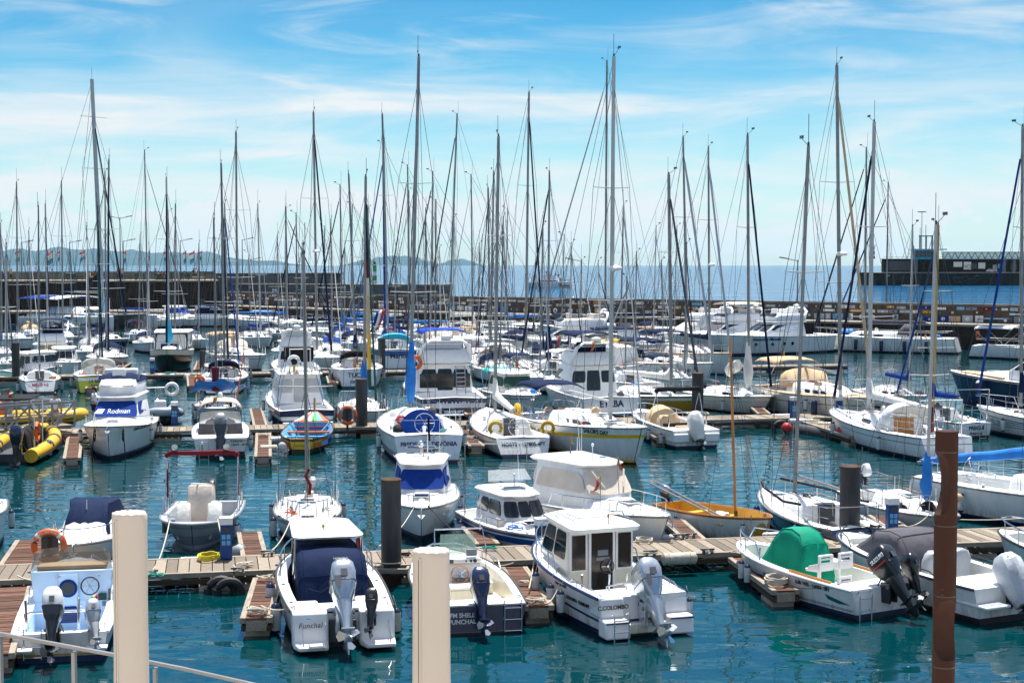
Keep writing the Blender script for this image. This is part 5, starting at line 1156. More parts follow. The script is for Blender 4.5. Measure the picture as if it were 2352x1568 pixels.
# ---- B4 wheelhouse
b = open_hull('motorboat', 'white wheelhouse fishing boat with brown tinted doors and silver outboard', 1478, 1458, 0, 'stern', 111, 5.9, 2.45, side=.22, floor=.34, x0=-.36, x1=.02, inner='cream', fb=1.3, fs=.92, cols=('white', 'stripe_navy', 'stripe_navy', 'anti'), st=(.52, .58), rub='stripe_navy', boot=(.16, .04))
S = Stack([(.34, -.55, 2.1, .86, .62, .3), (1.25, -.55, 1.8, .88, .66, .28), (2.05, -.52, 1.3, .82, .64, .22)], .08, ['cream', 'cream']); b.b('wheelhouse', S.mb('cream'), smooth=40)
m_ = MB(); [m_.box(-.60, -.55, y0, y1, .38, 2.02, 'white2') for y0, y1 in ((.27, .33), (-.37, -.31))]; m_.box(-.60, -.55, -.37, .33, 2.02, 2.06, 'white2'); b.b('door_frame', m_)
b.b('door', MB().box(-.585, -.555, -.30, .26, .42, 1.98, 'brownglass')); 
for y0, y1 in ((.42, .78), (-.80, -.45)): o = b.b('window_frame', MB().box(-.59, -.55, y0 - .05, y1 + .05, 1.05, 2.0, 'white2')); b.b('pane', MB().box(-.60, -.592, y0, y1, 1.10, 1.95, 'brownglass'), o)
b.b('interior_helm', MB().box(-.606, -.60, -.18, .1, 1.42, 1.56, 'grey').box(-.606, -.60, -.22, .14, 1.30, 1.38, 'grey')); wheel(b, -.62, -.16, 1.15, .17, 0, 'dgrey', 3, rim=.012)
for f in 'ps':
    for u0, u1 in ((.08, .50), (.54, .92)): b.b('window', S.win('glass', f, u0, u1, .08, .92, 1, .01, rad=.1))
for u0, u1 in ((.05, .34), (.36, .64), (.66, .95)): b.b('windscreen', S.win('glass', 'f', u0, u1, .1, .9, 1, .01, rad=.1))
Rf = Stack([(2.05, -.95, 1.5, .90, .66, .2), (2.16, -1.0, 1.56, .92, .70, .25), (2.24, -.85, 1.3, .82, .6, .2)], .2); b.b('roof', Rf.mb('white2', crown=.03), smooth=60)
b.b('roof_hatch', MB().box(-.1, .7, -.4, .4, 2.27, 2.31, 'white2'), bev=.015)
b.b('roof_rail', MB().tube([(-.7, .72, 2.2), (-.6, .74, 2.32), (.7, .66, 2.32), (.8, .64, 2.2)], .013, 'steel', 6)); b.b('roof_rail', MB().tube([(-.7, -.72, 2.2), (-.6, -.74, 2.32), (.7, -.66, 2.32), (.8, -.64, 2.2)], .013, 'steel', 6))
b.b('beacon', MB().tube([(-.78, -.1, 2.2), (-.78, -.1, 2.4)], .012, 'dgrey', 5).lathe((-.78, -.1, 2.38), [(.03, 0), (.03, .08), (.01, .1)], 'gold', 8)); b.b('spot_lamp', MB().box(-.95, -.85, .70, .82, 2.1, 2.17, 'lgrey'), bev=.01); nflag(b, .6, -.5, 2.25, .95, ('midgreen', 'red', 'red'), .35, (-.15, .05))
b.b('grapnel', MB().tube([(.5, -.75, 2.3), (.1, -.85, 2.36), (-.2, -.8, 2.3)], .014, 'dgrey', 5).tube([(-.2, -.8, 2.3), (-.3, -.7, 2.45)], .01, 'dgrey', 4))
for y0, y1, z1 in ((.50, 1.10, .92), (-1.12, -.52, .80)):
    b.b('transom_pod', MB().hexa([(-3.35, y0, .05), (-2.85, y0, .05), (-2.85, y1, .05), (-3.30, y1, .05), (-3.28, y0, .46), (-2.85, y0, .48), (-2.85, y1, .48), (-3.24, y1, .46)], 'white2').hexa([(-3.02, y0, .47), (-2.4, y0, .47), (-2.4, y1, .47), (-2.98, y1, .47), (-2.96, y0, z1), (-2.4, y0, z1), (-2.4, y1, z1), (-2.92, y1, z1)], 'white2'), bev=.045)
    b.b('pod_stripe', MB().hexa([(-3.345, y0 + .02, .40), (-3.3, y0, .40), (-3.3, y1, .40), (-3.30, y1 - .02, .40), (-3.345, y0 + .02, .435), (-3.3, y0, .435), (-3.3, y1, .435), (-3.30, y1 - .02, .435)], 'stripe_navy'))
b.b('engine_well', MB().box(-3.15, -2.85, -.5, .5, .1, .34, 'cream').box(-2.2, -2.0, -.7, .55, .34, .82, 'cream'), bev=.03)
outboard(b, -3.12, -.02, .62, 1.4, 36, 'silverp', 'silverp', 0, label='large silver outboard tilted up behind the wheelhouse')
b.b('cowl_vent', MB().poly([Matrix.Translation((-3.12, -.02, .62)) @ Matrix.Rotation(R(36), 4, 'Y') @ Matrix.Scale(1.4, 4) @ Vector(p) for p in ((-.562, .15, .40), (-.562, .05, .40), (-.562, .08, .20), (-.562, .15, .22))], 'dgrey'))
for y in (.5, .05, -.62): pole(b, [(-2.12, y, .8), (-2.16, y, 1.30)], .022, 'steel', 'rod_holder', 8)
b.b('rod_rail', MB().tube([(-2.2, .56, .62), (-2.2, .60, 1.02), (-2.2, .3, 1.06), (-2.2, -.5, 1.06), (-2.25, -.80, 1.02), (-2.25, -.80, .6)], .02, 'steel', 7)); b.b('cool_box', MB().box(-2.0, -1.4, -.78, -.25, .34, .80, 'lightblue').box(-2.02, -1.38, -.8, -.23, .805, .85, 'white2'), bev=.03)
ladder(b, -3.36, .78, -.05, .62, .18, rungs=3); b.rail(-.2, 3.0, .42, 5, True, .1, .018); b.rail(-2.4, -1.4, .12, 2, False, .1, .014, name='side_rail')
text_mesh('C.COLOMBO', .13, 'black', frame((-3.02, .80, .72), (0, -1, 0), (.1, 0, 1)), parent=b.e, bold=.004); b.txt('C. COLOMBO  122100-5PT', .12, 'p', -1.7, .62, 'black'); b.txt('Barracuda 630', .11, 'p', -.9, .86, 'dgrey', shear=.3)
[b.cleat(x, sg) for x in (-2.8, 2.5) for sg in (1, -1)]; [fender(b, x, 1, .62) for x in (-.6, -1.2, .5)]; fender(b, -2.9, -1, .5)
pole(b, [(-1.6, .95, .95), (-1.75, 1.02, 1.25)], .022, 'black', 'rod_holder', 7); pole(b, [(-1.6, -.95, .95), (-1.75, -1.02, 1.25)], .022, 'black', 'rod_holder', 7); B4 = b
# ---- B5 green cover
b = open_hull('motorboat', 'white open boat with bright green console cover, two white seats and black outboard', 2030, 1417, 0, 'stern', 120, 5.5, 2.15, side=.22, floor=.32, x0=-.36, x1=.42, inner='deck', fb=.98, fs=.74, cols=('white', 'white', 'antiblue', 'anti'), rub='white2', st=(.3, .33))
boxcover(b, [(-.42, .6, .55), (-.34, 1.0, .52), (-.25, 1.38, .47), (-.08, 1.62, .42), (.25, 1.72, .40), (.6, 1.68, .40), (.9, 1.4, .42), (1.25, .9, .46), (1.5, .5, .5)], .33, 'greenc', amp=.018, seed=8)
for y in (.33, -.33):
    st_ = b.b('helm_seat', MB().hexa([(-1.0, y - .24, .84), (-.55, y - .24, .80), (-.55, y + .24, .80), (-1.0, y + .24, .84), (-1.0, y - .24, .92), (-.52, y - .24, .88), (-.52, y + .24, .88), (-1.0, y + .24, .92)], 'white2'), bev=.03)
    m_ = MB(); m_.box(-1.07, -1.0, y - .23, y + .23, .86, 1.06, 'white2'); m_.box(-1.07, -1.0, y - .21, y + .21, 1.14, 1.17, 'white2'); m_.box(-1.07, -1.0, y - .21, y + .21, 1.22, 1.27, 'white2')
    for s_ in (-1, 1): m_.box(-1.068, -1.002, y + s_ * .20 - .03, y + s_ * .20 + .03, 1.0, 1.26, 'white2'); m_.hexa([(-1.03, y + s_ * .235, .88), (-.65, y + s_ * .25, .88), (-.65, y + s_ * .28, .88), (-1.03, y + s_ * .265, .88), (-1.03, y + s_ * .235, 1.06), (-.75, y + s_ * .26, .98), (-.75, y + s_ * .29, .98), (-1.03, y + s_ * .265, 1.06)], 'white2')
    b.b('backrest', m_, st_, bev=.012); b.b('pedestal', MB().tube([(-.8, y, .3), (-.8, y, .84)], .05, 'white2', 10), st_)
for sg in (1, -1):
    m_ = MB(); P = [b.edge(x, sg, .12, .03) for x in (-1.9, -1.2, -.4)]
    m_.tube(P, .035, 'varn', 6); b.b('wooden_handrail', m_)
b.b('transom_bench', MB().box(-2.72, -1.95, .32, .92, .3, .76, 'deck').box(-2.72, -1.95, -.92, -.38, .3, .7, 'deck').box(-2.1, -1.9, -.4, .34, .3, .62, 'deck'), bev=.06); b.b('name_board', MB().box(-1.96, -1.93, .30, .70, .70, .92, 'white2'), bev=.02)
outboard(b, -2.74, -.10, .68, 1.25, 42, 'black', 'black', 8, label='large black outboard with white lettering'); T = Matrix.Translation((-2.74, -.1, .68)) @ Matrix.Rotation(R(8), 4, 'Z') @ Matrix.Rotation(R(42), 4, 'Y') @ Matrix.Scale(1.25, 4)
text_mesh('SUZUKI', .11, 'white2', T @ frame((-.33, .205, .50), (-1, 0, 0), (0, 0, 1)), parent=b.e, bold=.003); b.b('cowl_stripe', MB().poly([T @ Vector(p) for p in ((-.50, .208, .36), (-.12, .208, .36), (-.12, .208, .39), (-.50, .208, .39))], 'red'))
outboard(b, -2.72, -.82, .80, .82, 25, 'black', 'black', 0, label='small black auxiliary outboard'); ladder(b, -2.75, .66, -.06, .66, .19, rungs=3)
b.rail(1.1, 2.45, .42, 1, False, .1, .02); b.txt('LUÍS TRÊS - 124353 - 5PT', .115, 'p', -1.35, .62, 'black'); b.txt('CapCamarat 545', .17, 'p', .15, .52, 'teal', shear=.3); text_mesh('JEANNEAU', .06, 'dgrey', frame((-1.965, .5, .82), (0, -1, 0), (0, 0, 1)), parent=b.e)
for z0, z1 in ((.20, .215), (.235, .245)): 
    m_ = MB(); X = [-2.65 + .3 * i for i in range(16)]
    for sg in (1, -1): m_.loft([[(b.xs(x, z), sg * (b.side(x, z) + .006), z) for z in (z0, z1)] for x in X], 'teal', closed=False, cap=(False, False))
    b.b('hull_stripe', m_)
m_ = MB(); m_.poly([(x, b.side(x, z) + .008, z) for x, z in ((-1.75, .50), (-2.35, .40), (-2.6, .36), (-2.2, .33), (-1.85, .38))], 'teal'); b.b('hull_stripe', m_)
for sg in (1, -1): p = b.edge(1.0, sg, .15, 0); pole(b, [p, p + Vector((-.05, 0, .3))], .022, 'steel', 'rod_holder', 7); [b.cleat(x, sg) for x in (-2.2, 2.3)]
[fender(b, x, 1, .55) for x in (1.6, 1.2)]; b.b('bow_cushion', MB().box(1.5, 2.15, -.45, .45, .32, .6, 'deck'), bev=.05); B5 = b
# ---- B6 grey covered sport boat
b = open_hull('motorboat', 'white sport boat with dark grey canopy, grey seat covers and silver wrapped outboard', 2322, 1425, 0, 'stern', 117, 6.3, 2.5, side=.26, floor=.36, x0=-.30, x1=.38, inner='deck', fb=1.15, fs=.85, cols=('white', 'white', 'anti', 'anti'), rub='black', floorm='lgrey')
boxcover(b, [(-.5, .95, 1.0), (-.35, 1.35, .95), (-.1, 1.60, .88), (.35, 1.66, .84), (.9, 1.60, .80), (1.35, 1.25, .80), (1.9, .95, .72)], .70, 'greyc', 'canopy', amp=.02, seed=9)
for y in (.42, -.42):
    rg = [[(-.95 + a_ * .8, y + b__ * f, z) for a_, b__ in rrect(.16, .36, .15)] for z, f in ((.4, .9), (.8, 1.), (1.1, .95), (1.28, .7), (1.34, .3))]; b.b('seat_cover', fabric(rg, 'lgrey', 3, .01), smooth=60)
b.b('stern_bench', MB().box(-2.0, -1.6, -1.0, 1.0, .36, .62, 'deck').box(-2.08, -1.98, -1.05, 1.05, .55, .80, 'blackc'), bev=.03)
b.b('swim_platform', MB().box(-3.5, -2.1, .35, 1.12, .42, .50, 'white2').box(-3.5, -2.1, -1.12, -.35, .42, .50, 'white2'), bev=.03); m_ = MB()
for s_ in (1, -1):
    for i in range(7): m_.box(-3.4, -2.2, s_ * (.45 + i * .09) - .035, s_ * (.45 + i * .09) + .035, .503, .512, 'lgrey')
b.b('deck_slats', m_); outboard(b, -3.1, 0, .62, 1.15, 34, 'black', 'black', 0, cover='silver', label='outboard wrapped in a silver cover'); b.rail(-1.6, .6, .14, 2, False, .08, .018, key='black'); b.rail(1.9, 3.0, .22, 1, False, .08, .018, key='black')
b.b('bow_locker', MB().box(1.9, 2.3, -.7, .7, .36, .95, 'deck').box(1.88, 1.9, -.4, .4, .55, .85, 'lgrey'), bev=.03); [fender(b, x, 1, .55) for x in (1.6,)]; [b.cleat(x, sg) for x in (-1.9, 2.7) for sg in (1, -1)]; B6 = b
# ---- B7 right edge
b = open_hull('motorboat', 'white bow of a small open boat with turquoise bundle at the right edge', 2296, 1222, .95, 'bow', 118, 5.4, 2.1, inner='deck', fb=1.05, fs=.75); b.rail(.9, 2.45, .4, 2, True, .1, .02); b.b('tarp_bundle', fabric([[(1.0 + i * .12, .25 * math.cos(a) , .7 + .2 * math.sin(a)) for a in (0, 1, 2, 3, 4, 5)] for i in range(5)], 'tealc', 4, .04), smooth=60)
b.b('console', MB().box(-.6, 0, -.35, .35, .3, 1.1, 'white2'), bev=.04); outboard(b, -2.75, 0, .6, .8, 30); B7 = b
# ================================================================ ROW 1, far side of the near pontoon
b = cruiser('white cabin boat bow with navy tipped fenders at the left edge', -85, 1222, 1.0, 'bow', 286, 6, 2.0, 'hard', fen=1, hh=.6)
b = cruiser('small white speedboat under a navy cockpit cover', 168, 1260, .85, 'bow', 277, 5.3, 2.1, 'cuddy', canvas='navyc', fb=.95, fs=.7, fen=0, low=None)
b.txt('14901FN5', .16, 's', 1.5, .62, 'black'); b.b('fuel_can', MB().box(-.2, .1, 1.08, 1.4, .9, 1.4, 'pedblue'), bev=.05); b.b('flag_staff', MB().tube([(.25, 0, 1.35), (.25, 0, 1.8)], .012, 'white2', 5)); outboard(b, -2.7, .1, .6, .7, 30, cover='navyc'); pole(b, [(.2, -.45, 1.2), (.2, .45, 1.2)], .012, 'steel', 'screen_rail'); fender(b, 1.0, 1, .6); C1 = b
# C2 grey tender
b = open_hull('motorboat', 'grey open tender with beige covered console under a folded red bimini', 440, 1262, .1, 'bow', 275, 5.2, 2.4, side=.2, floor=.3, x0=-.45, x1=.38, inner='lgrey', deck='lgrey', fb=.85, fs=.75, p=3.4, q=.6, fl=.70, fine=.3, cols=('greyhull', 'grey', 'lgrey', 'greyhull'), st=(.10, .17), rub='grey', rake=.45, low='grey')
rg = [[(.0 + a_, b_, z) for a_, b_ in rrect(w_, d_, .1)] for z, w_, d_ in ((.3, .42, .40), (.8, .40, .38), (1.2, .30, .42), (1.62, .18, .40), (1.68, .12, .34))]; b.b('console_cover', fabric(rg, 'beige', 4, .015), smooth=60)
for y in (.48, -.48): rg = [[(.75 + sx_ + a_, y + b_, z) for a_, b_ in rrect(w_, d_, .1)] for z, w_, d_, sx_ in ((.3, .3, .2, 0), (.62, .3, .22, 0), (.95, .2, .22, -.1), (1.15, .12, .2, -.16), (1.22, .06, .12, -.16))]; b.b('seat_cover', fabric(rg, 'whitec', int(y * 9), .015), smooth=60)
for y in (.82, -.82): b.b('bow_locker', MB().box(.2, .9, y - .28, y + .28, .3, .72, 'grey').box(.88, .91, y - .22, y + .22, .35, .62, 'dgrey'), bev=.02)
roller(b, [(-.3, -1.12, 2.52), (-.3, -1.0, 2.62), (-.3, 1.0, 2.62), (-.3, 1.12, 2.52)], 'maroon', .075, 'folded_bimini')
for sg in (1, -1): b.b('bimini_frame', MB().tube([(.15, sg * 1.12, .8), (-.3, sg * 1.10, 2.5)], .02, 'steel', 7)); b.b('bimini_frame', MB().tube([(-.65, sg * 1.12, .8), (-.35, sg * 1.10, 2.5)], .02, 'steel', 7)); b.b('side_cover', MB().tube([(-.45, sg * 1.1, 1.2), (-.42, sg * 1.1, 2.4)], .03, 'maroon', 6))
for y in (.75, -.85): b.b('deck_light', MB().tube([(-.32, y, 2.66), (-.32, y, 2.74)], .02, 'steel', 5).lathe((-.3, y, 2.80), [(.09, -.04), (.10, .04), (.02, .05)], 'steel', 12, 'x'))
b.b('anchor_light', MB().tube([(-.3, 0, 2.68), (-.3, 0, 2.9)], .016, 'black', 6).lathe((-.3, 0, 2.88), [(.03, 0), (.03, .08)], 'white2', 8)); outboard(b, -2.65, 0, .7, .9, 20); b.b('life_jacket', MB().sphere((1.0, .12, .5), .13, 'orange', 8)); fender(b, 1.2, 1, .5, 'fenderw'); [b.cleat(1.9, sg, key='roped') for sg in (1, -1)]; C2 = b
b.rail(-1.6, .2, .5, 2, False, .06, .02)
C3 = sail('small white sloop with a red rope bundle at the foot of its mast', 712, 1262, 0, 'bow', 278, 6.4, 2.15, (706, 697, 583), None, 'white', 'maroon', fb=1.05, fs=.9, furl=None, st=(.10, .13), wins=1, wheelp=False, coverstyle='mast', spread=1, rakeb=.6, fen=1, q=.6)
C3.b('rope_bundle', MB().tube([(.85, .06, 1.3), (.8, .09, 1.6), (.86, -.06, 1.9), (.82, .06, 2.1)], .05, 'maroon', 6)); outboard(C3, -3.25, .2, .8, .6, 10, 'lgrey', 'lgrey'); C3.txt('134921FN5', .17, 's', 1.7, .72, 'black'); C3.txt('134921FN5', .17, 'p', 1.9, .72, 'black')
for sg in (1, -1): fender(C3, 1.2, sg, .7, 'fenderw')
C4 = cruiser('white cabin cruiser with bright blue windscreen cover and solar panels on its roof', 968, 1250, 0, 'bow', 273, 6.6, 2.45, 'hard', scr='royal', fb=1.1, fs=.9, fen=2, rail_=True, text=None, hh=.80)
C4.b('solar_panel', MB().box(-1.55, -1.0, -.02, .42, 2.44, 2.47, 'solar').box(-1.55, -1.0, -.50, -.06, 2.44, 2.47, 'solar').box(-1.57, -.98, -.52, .44, 2.40, 2.437, 'alu')); C4.b('search_lamp', MB().tube([(-.6, -.05, 2.25), (-.6, -.05, 2.6)], .025, 'steel', 6).lathe((-.52, -.05, 2.62), [(.06, -.16), (.11, 0), (.10, .02), (.02, .03)], 'steel', 14, 'x')); C4.b('horn', MB().tube([(-.9, .18, 2.3), (-.9, .18, 2.95)], .018, 'white2', 6))
for sg in (1, -1): C4.b('grab_rail', MB().tube([(-1.3, sg * .92, 2.1), (-1.2, sg * .96, 2.2), (-.2, sg * .85, 2.2), (-.1, sg * .8, 2.08)], .014, 'steel', 6))
for y in (.25, -.25): C4.b('anchor_line', MB().torus((2.9, y, 1.25), .28, .012, 'roped', 'y', 14, 5, -.5, 2.6))
C5 = cruiser('small white and blue cabin boat with a silvery front window', 1262, 1246, .62, 'bow', 290, 5.8, 2.2, 'hard', hullc='hullblue', stripe='white', st=(.12, .16), fb=.8, fs=.7, hh=.66, fen=1, glassk='glass', low='white', name='motorboat')
C5.b('goal_post', MB().tube([(-1.6, 1.0, .7), (-1.6, 1.0, 2.9), (-1.9, -.95, 2.95), (-1.9, -.95, .7)], .025, 'alu', 6)); C5.b('fly_screen', pad([(-.4, .7, 1.95), (-.4, -.7, 1.95), (-.7, -.6, 2.25), (-.7, .6, 2.25)], 'clear', 0, 3)); C5.b('solar_panel', MB().box(-.2, .2, -.4, .3, 1.98, 2.0, 'solar'))
C6 = cruiser('large white cabin cruiser with beige fabric windscreen cover', 1535, 1222, .75, 'bow', 301, 8.2, 2.75, 'hard', scr='beige', fb=1.2, fs=.95, fen=1, hh=.86, glassk='glass')
C6.b('name_hatch', MB().box(-.6, 0, -.28, .28, 2.42, 2.46, 'lgrey'), bev=.01); antenna(C6, -1.2, .5, 2.4, 1.6, lean=(-.3, .2)); antenna(C6, -1.0, .2, 2.4, .6, r=.02); pole(C6, [(-1.1, 0, 2.4), (-1.1, 0, 3.05)], .025, 'darkwood', 'wooden_post'); nflag(C6, -.9, -.1, 2.4, .7, ('red', 'midgreen'), .3); nflag(C6, 1.9, -.2, 1.6, 1.1, ('midgreen', 'red', 'red'), .45)
for sg in (1, -1): C6.b('wiper', MB().tube([(1.35, sg * .35, 1.72), (1.0, sg * .6, 2.2)], .03, 'beige', 5))
# C7 dinghy
b = open_hull('rowing_dinghy', 'yellow and white wooden sailing dinghy with an orange mast and grey oars', 1768, 1205, .62, 'bow', 304, 4.9, 1.85, 'dinghy', side=.05, floor=.22, x0=-.485, x1=.47, inner='ochre', deck='varn', fb=.85, fs=.68, wt=.62, mid=.45, q=.7, pw=.75, cols=('white', 'varn', 'white', 'white'), st=(.03, .08), rub='varn', floorm='yellow', fl=.84)
for x in (-1.2, .0, 1.0): b.b('thwart', MB().box(x - .13, x + .13, -b.hb(x) + .06, b.hb(x) - .06, .48, .52, 'yellow'), bev=.01)
b.b('locker', MB().box(-.9, -.15, -.35, .35, .24, .46, 'yellow'), bev=.02); b.b('sail_bag', fabric([[(.5 + a_, -.15 + b_ * f, z) for a_, b_ in rrect(.25, .18, .12)] for z, f in ((.24, 1), (.55, .9), (.75, .3))], 'whitec', 3, .03), smooth=60)
mt = b.loc(atY(1677, 775, b.w(.95, 0, .5).y)); b.b('mast', MB().tube([(.95, 0, .25), mt], .05, 'varn', 8, .035)); b.b('mast_boot', MB().tube([(.95, 0, .5), Vector((.95, 0, .5)).lerp(mt, .06)], .062, 'black', 8))
for sg in (1, -1): b.b('shroud', MB().tube([(.6, sg * .85, .75), Vector((.95, 0, .25)).lerp(mt, .9)], .008, 'wire', 4))
b.b('forestay', MB().tube([(2.3, 0, .85), Vector((.95, 0, .25)).lerp(mt, .92)], .008, 'wire', 4)); b.b('jib_sheet', MB().tube([(1.9, .1, .9), Vector((.95, 0, .25)).lerp(mt, .9)], .007, 'royal', 4))
for y in (-.05, .1): b.b('oar', MB().tube([(1.2, -.45 + y, .55), (-2.5, -.55 + y * 2, 1.35)], .03, 'grey', 6))
outboard(b, -2.48, .1, .72, .66, 6, 'silverp', 'dgrey'); b.b('rudder', MB().box(2.25, 2.32, -.08, -.02, .2, .95, 'beam')); fender(b, 1.9, -1, .45); fender(b, -.8, -1, .45); C7 = b
C8 = sail('dark blue hulled racing sloop with bare silver boom behind the steel pile', 2000, 1218, .85, 'stern', 103, 8.0, 2.5, (1825, 1857, 335), None, 'navy', 'navy', 'antiblue', fb=1.05, fs=.9, furl=None, wins=0, wheelp=False, fclear=None, q=.8, bdown=-.1, booml=3.6, fen=2, low='navy', mfat=1.1, tr=.7)
for sg in (1, -1): C8.b('padded_lifeline', MB().tube([C8.edge(x, sg, .1, .5 + .05 * math.sin(x * 3)) for x in (3.3, 2., .8, -.4, -1.6)], .04, 'blackc', 7))
C8.txt('Bavaria', .2, 'p', 1.5, .8, 'lgrey') if False else None
C9 = sail('small white pocket sloop with white outboard at its stern and two square cabin windows', 2192, 1205, .5, 'bow', 284, 6.6, 2.2, (2128, 2150, 515), 'skyc', 'white', 'white', fb=.95, fs=.8, furl=None, wins=2, wheelp=False, q=.62, spread=1, coverstyle='mast', fen=1, mk='mastw', tr=.0)
outboard(C9, -3.35, .35, .95, .75, 55, 'white2', 'dgrey', 0, label='white outboard tilted up'); C9.b('canvas_bundle', MB().sphere((3.1, 0, 1.1), .28, 'beige', 8, .6).sphere((3.25, .1, 1.35), .18, 'tan', 8, .7))
C10 = sail('big white sloop with bright blue boom cover and dark window band at right', 2132, 1092, 1.0, 'stern', 306, 11.5, 3.6, (2425, 2440, 140), 'skyc', 'white', 'white', fb=1.35, fs=1.1, furl=None, wins=3, st=(.2, .24), fen=1, low=None, booml=5.6, bdown=-1.0)
C10.b('dodger_cover', MB().hexa([(.2, -1.15, 1.5), (2.2, -1.0, 1.5), (2.2, 1.0, 1.5), (.2, 1.15, 1.5), (.2, -1.0, 2.0), (1.9, -.85, 2.0), (1.9, .85, 2.0), (.2, 1., 2.0)], 'greyc'), bev=.08)
# ================================================================ RIBS
def rib(label, px, py, z, end, head, L, B, tubek='yellow', r=.26, deckk='dgrey', stripe='black', cat='inflatable boat'):
    b = Boat('inflatable_boat', label, cat, px, py, z, end, head, L, B)
    b.hull(fb=.75, fs=.42, wt=.85, mid=.45, p=2.6, q=.62, fl=.7, fine=.4, pw=1.2, rake=.7, cols=(deckk, deckk, 'black', 'anti'), boot=(.12, .05), deck=deckk, wells=[(-L * .48, L * .38, .3, B, .2, deckk)])
    X = [-L * .52 + L * .99 * i / 16 for i in range(17)]
    P = [Vector((x, b.hb(min(x, L * .499)), b.dz(x) - .02)) for x in X]; Q = [Vector((p.x, -p.y, p.z)) for p in reversed(P)]
    al = [P[0] - Vector((.35, 0, 0))] + P + Q + [Q[-1] - Vector((.35, 0, 0))]
    m_ = MB().tube(al, r, tubek, 12); b.b('inflatable_tube', m_, smooth=60)
    for i in range(4, len(al) - 4, 4):
        if i in (17, 18, 19): continue
        p, d = al[i], (al[i + 1] - al[i - 1]).normalized(); b.b('wear_patch', MB().tube([p - d * .16 + Vector((0, 0, .035)), p + d * .16 + Vector((0, 0, .035))], r * .985, 'dgrey', 12))
    b.b('rubbing_strake', MB().tube([Vector((p.x * 1.01, p.y + math.copysign(r * .92, p.y), p.z - .1)) for p in P] + [Vector((p.x * 1.01, p.y + math.copysign(r * .92, p.y), p.z - .1)) for p in Q], .05, stripe, 6)); return b
def cradle(b, x0, x1, w_, z0, z1, key='steel', canvas='blackc'):
    for xx in (x0, x1):
        b.b('arch_frame', MB().tube([(xx, -w_, z0), (xx + .1, -w_, z1 - .25), (xx + .15, -w_ + .25, z1), (xx + .15, w_ - .25, z1), (xx + .1, w_, z1 - .25), (xx, w_, z0)], .03, key, 7))
    if canvas: b.b('canopy', MB().box(x0, x1 + .3, -w_ + .1, w_ - .1, z1, z1 + .06, canvas), bev=.02)
b = rib('yellow and black speed inflatable with twin dark outboards at the left edge', 22, 1066, 0, 'stern', 98, 7.6, 2.3, r=.29); cradle(b, -3.3, -1.2, .95, .5, 2.7); b.txt('', .1, 'p', 0, .5) if False else None
for i in range(4): b.b('seat_cover', fabric([[(-.8 + i * 1.05 + a_, b_ * f, z) for a_, b_ in rrect(.45, .35, .1)] for z, f in ((.25, 1), (.9, .8), (1.15, .35))], 'blackc', i, .02), smooth=60)
for y in (-.5, .5): outboard(b, -4.6, y, .8, 1.3, 8, 'navy', 'black')
b.b('ring_buoy', MB().torus((-2.9, -1.0, 1.3), .36, .09, 'orange', 'y', 20, 8)); fender(b, .6, -1, .75); fender(b, -1.5, -1, .75); D1 = b; nflag(b, -2.4, .0, 2.2, .8, ('midgreen', 'red', 'red'), .4)
T = [(-.5, 0), (2.0, 0)]; 
text_mesh('BOAT EXPEDITIONS', .2, 'maroon', frame((0.6, -1.68, .62), (1, 0, 0), (0, 0, 1)), parent=b.e)
b = rib('yellow inflatable with black patches moored beyond the gangway', 192, 968, .35, 'bow', 352, 8.0, 2.9, r=.32); cradle(b, -2.6, -1.5, .9, .5, 2.6, canvas=None); b.b('console', MB().box(-.9, -.2, -.45, .45, .3, 1.5, 'grey').box(-.35, -.25, -.45, .45, 1.5, 2.0, 'smoke'), bev=.03); D2 = b
b.b('sign_board', MB().box(-1.9, -1.1, -.95, -.9, 1.6, 2.1, 'dgrey').box(-1.8, -1.2, -.97, -.952, 1.65, 2.0, 'white2')); text_mesh('ventura', .15, 'black', frame((-1.5, -.975, 1.75), (1, 0, 0), (0, 0, 1)), parent=b.e); b.b('sign_mark', MB().sphere((-1.5, -.985, 1.9), .04, 'yellow', 8).sphere((-1.42, -.985, 1.9), .04, 'red', 8))
[b.b('ring_buoy', MB().torus((x, -1.0, 1.1), .3, .08, 'orange', 'y', 16, 7)) for x in (-2.6, -.2)]; outboard(b, -4.1, 0, .6, 1.1, 5)
b = rib('small grey inflatable dinghy behind the cruiser with the blue windscreen cover', 378, 972, .1, 'bow', 288, 4.6, 2.0, 'lgrey', .24); b.b('console', MB().box(-.5, .1, -.3, .3, .3, 1.1, 'white2'), bev=.04); outboard(b, -2.3, 0, .5, .7, 10); b.b('ring_buoy', MB().torus((-1.6, .75, 1.6), .32, .09, 'white2', 'x', 18, 7)); b.b('roll_bar', MB().tube([(-1.5, .7, .5), (-1.6, .7, 1.7), (-1.6, -.7, 1.7), (-1.5, -.7, .5)], .035, 'black', 7))
# ================================================================ colourful wooden boat
b = open_hull('wooden_boat', 'multicoloured traditional wooden rowing boat with yellow hull band', 692, 1044, 0, 'stern', 92, 6.4, 2.35, 'rowing boat', side=.04, floor=.25, x0=-.47, x1=.22, inner='lightblue', deck='orange', fb=1.35, fs=.72, wt=.45, mid=.42, p=2., q=.85, fl=.66, cols=('yellow', 'black', 'maroon', 'dgreen'), st=(.04, .14), rub='black', boot=(.24, .18), floorm='teak', dip=.12)
m_ = MB(); cs = ['orange', 'lightblue', 'midgreen', 'white2', 'orange', 'cream']
for i in range(6):
    x0 = 1.45 + .02; x1 = 3.0; y0, y1 = (-1 + i / 3) , (-1 + (i + 1) / 3); f = lambda x, y: (b.xs(x, b.dz(x)), y * b.hb(x) * .96, b.dz(x) + .04)
    m_.poly([f(x0, y0), f(x0, y1), f(x1, y1), f(x1, y0)], cs[i])
b.b('foredeck_panel', m_)
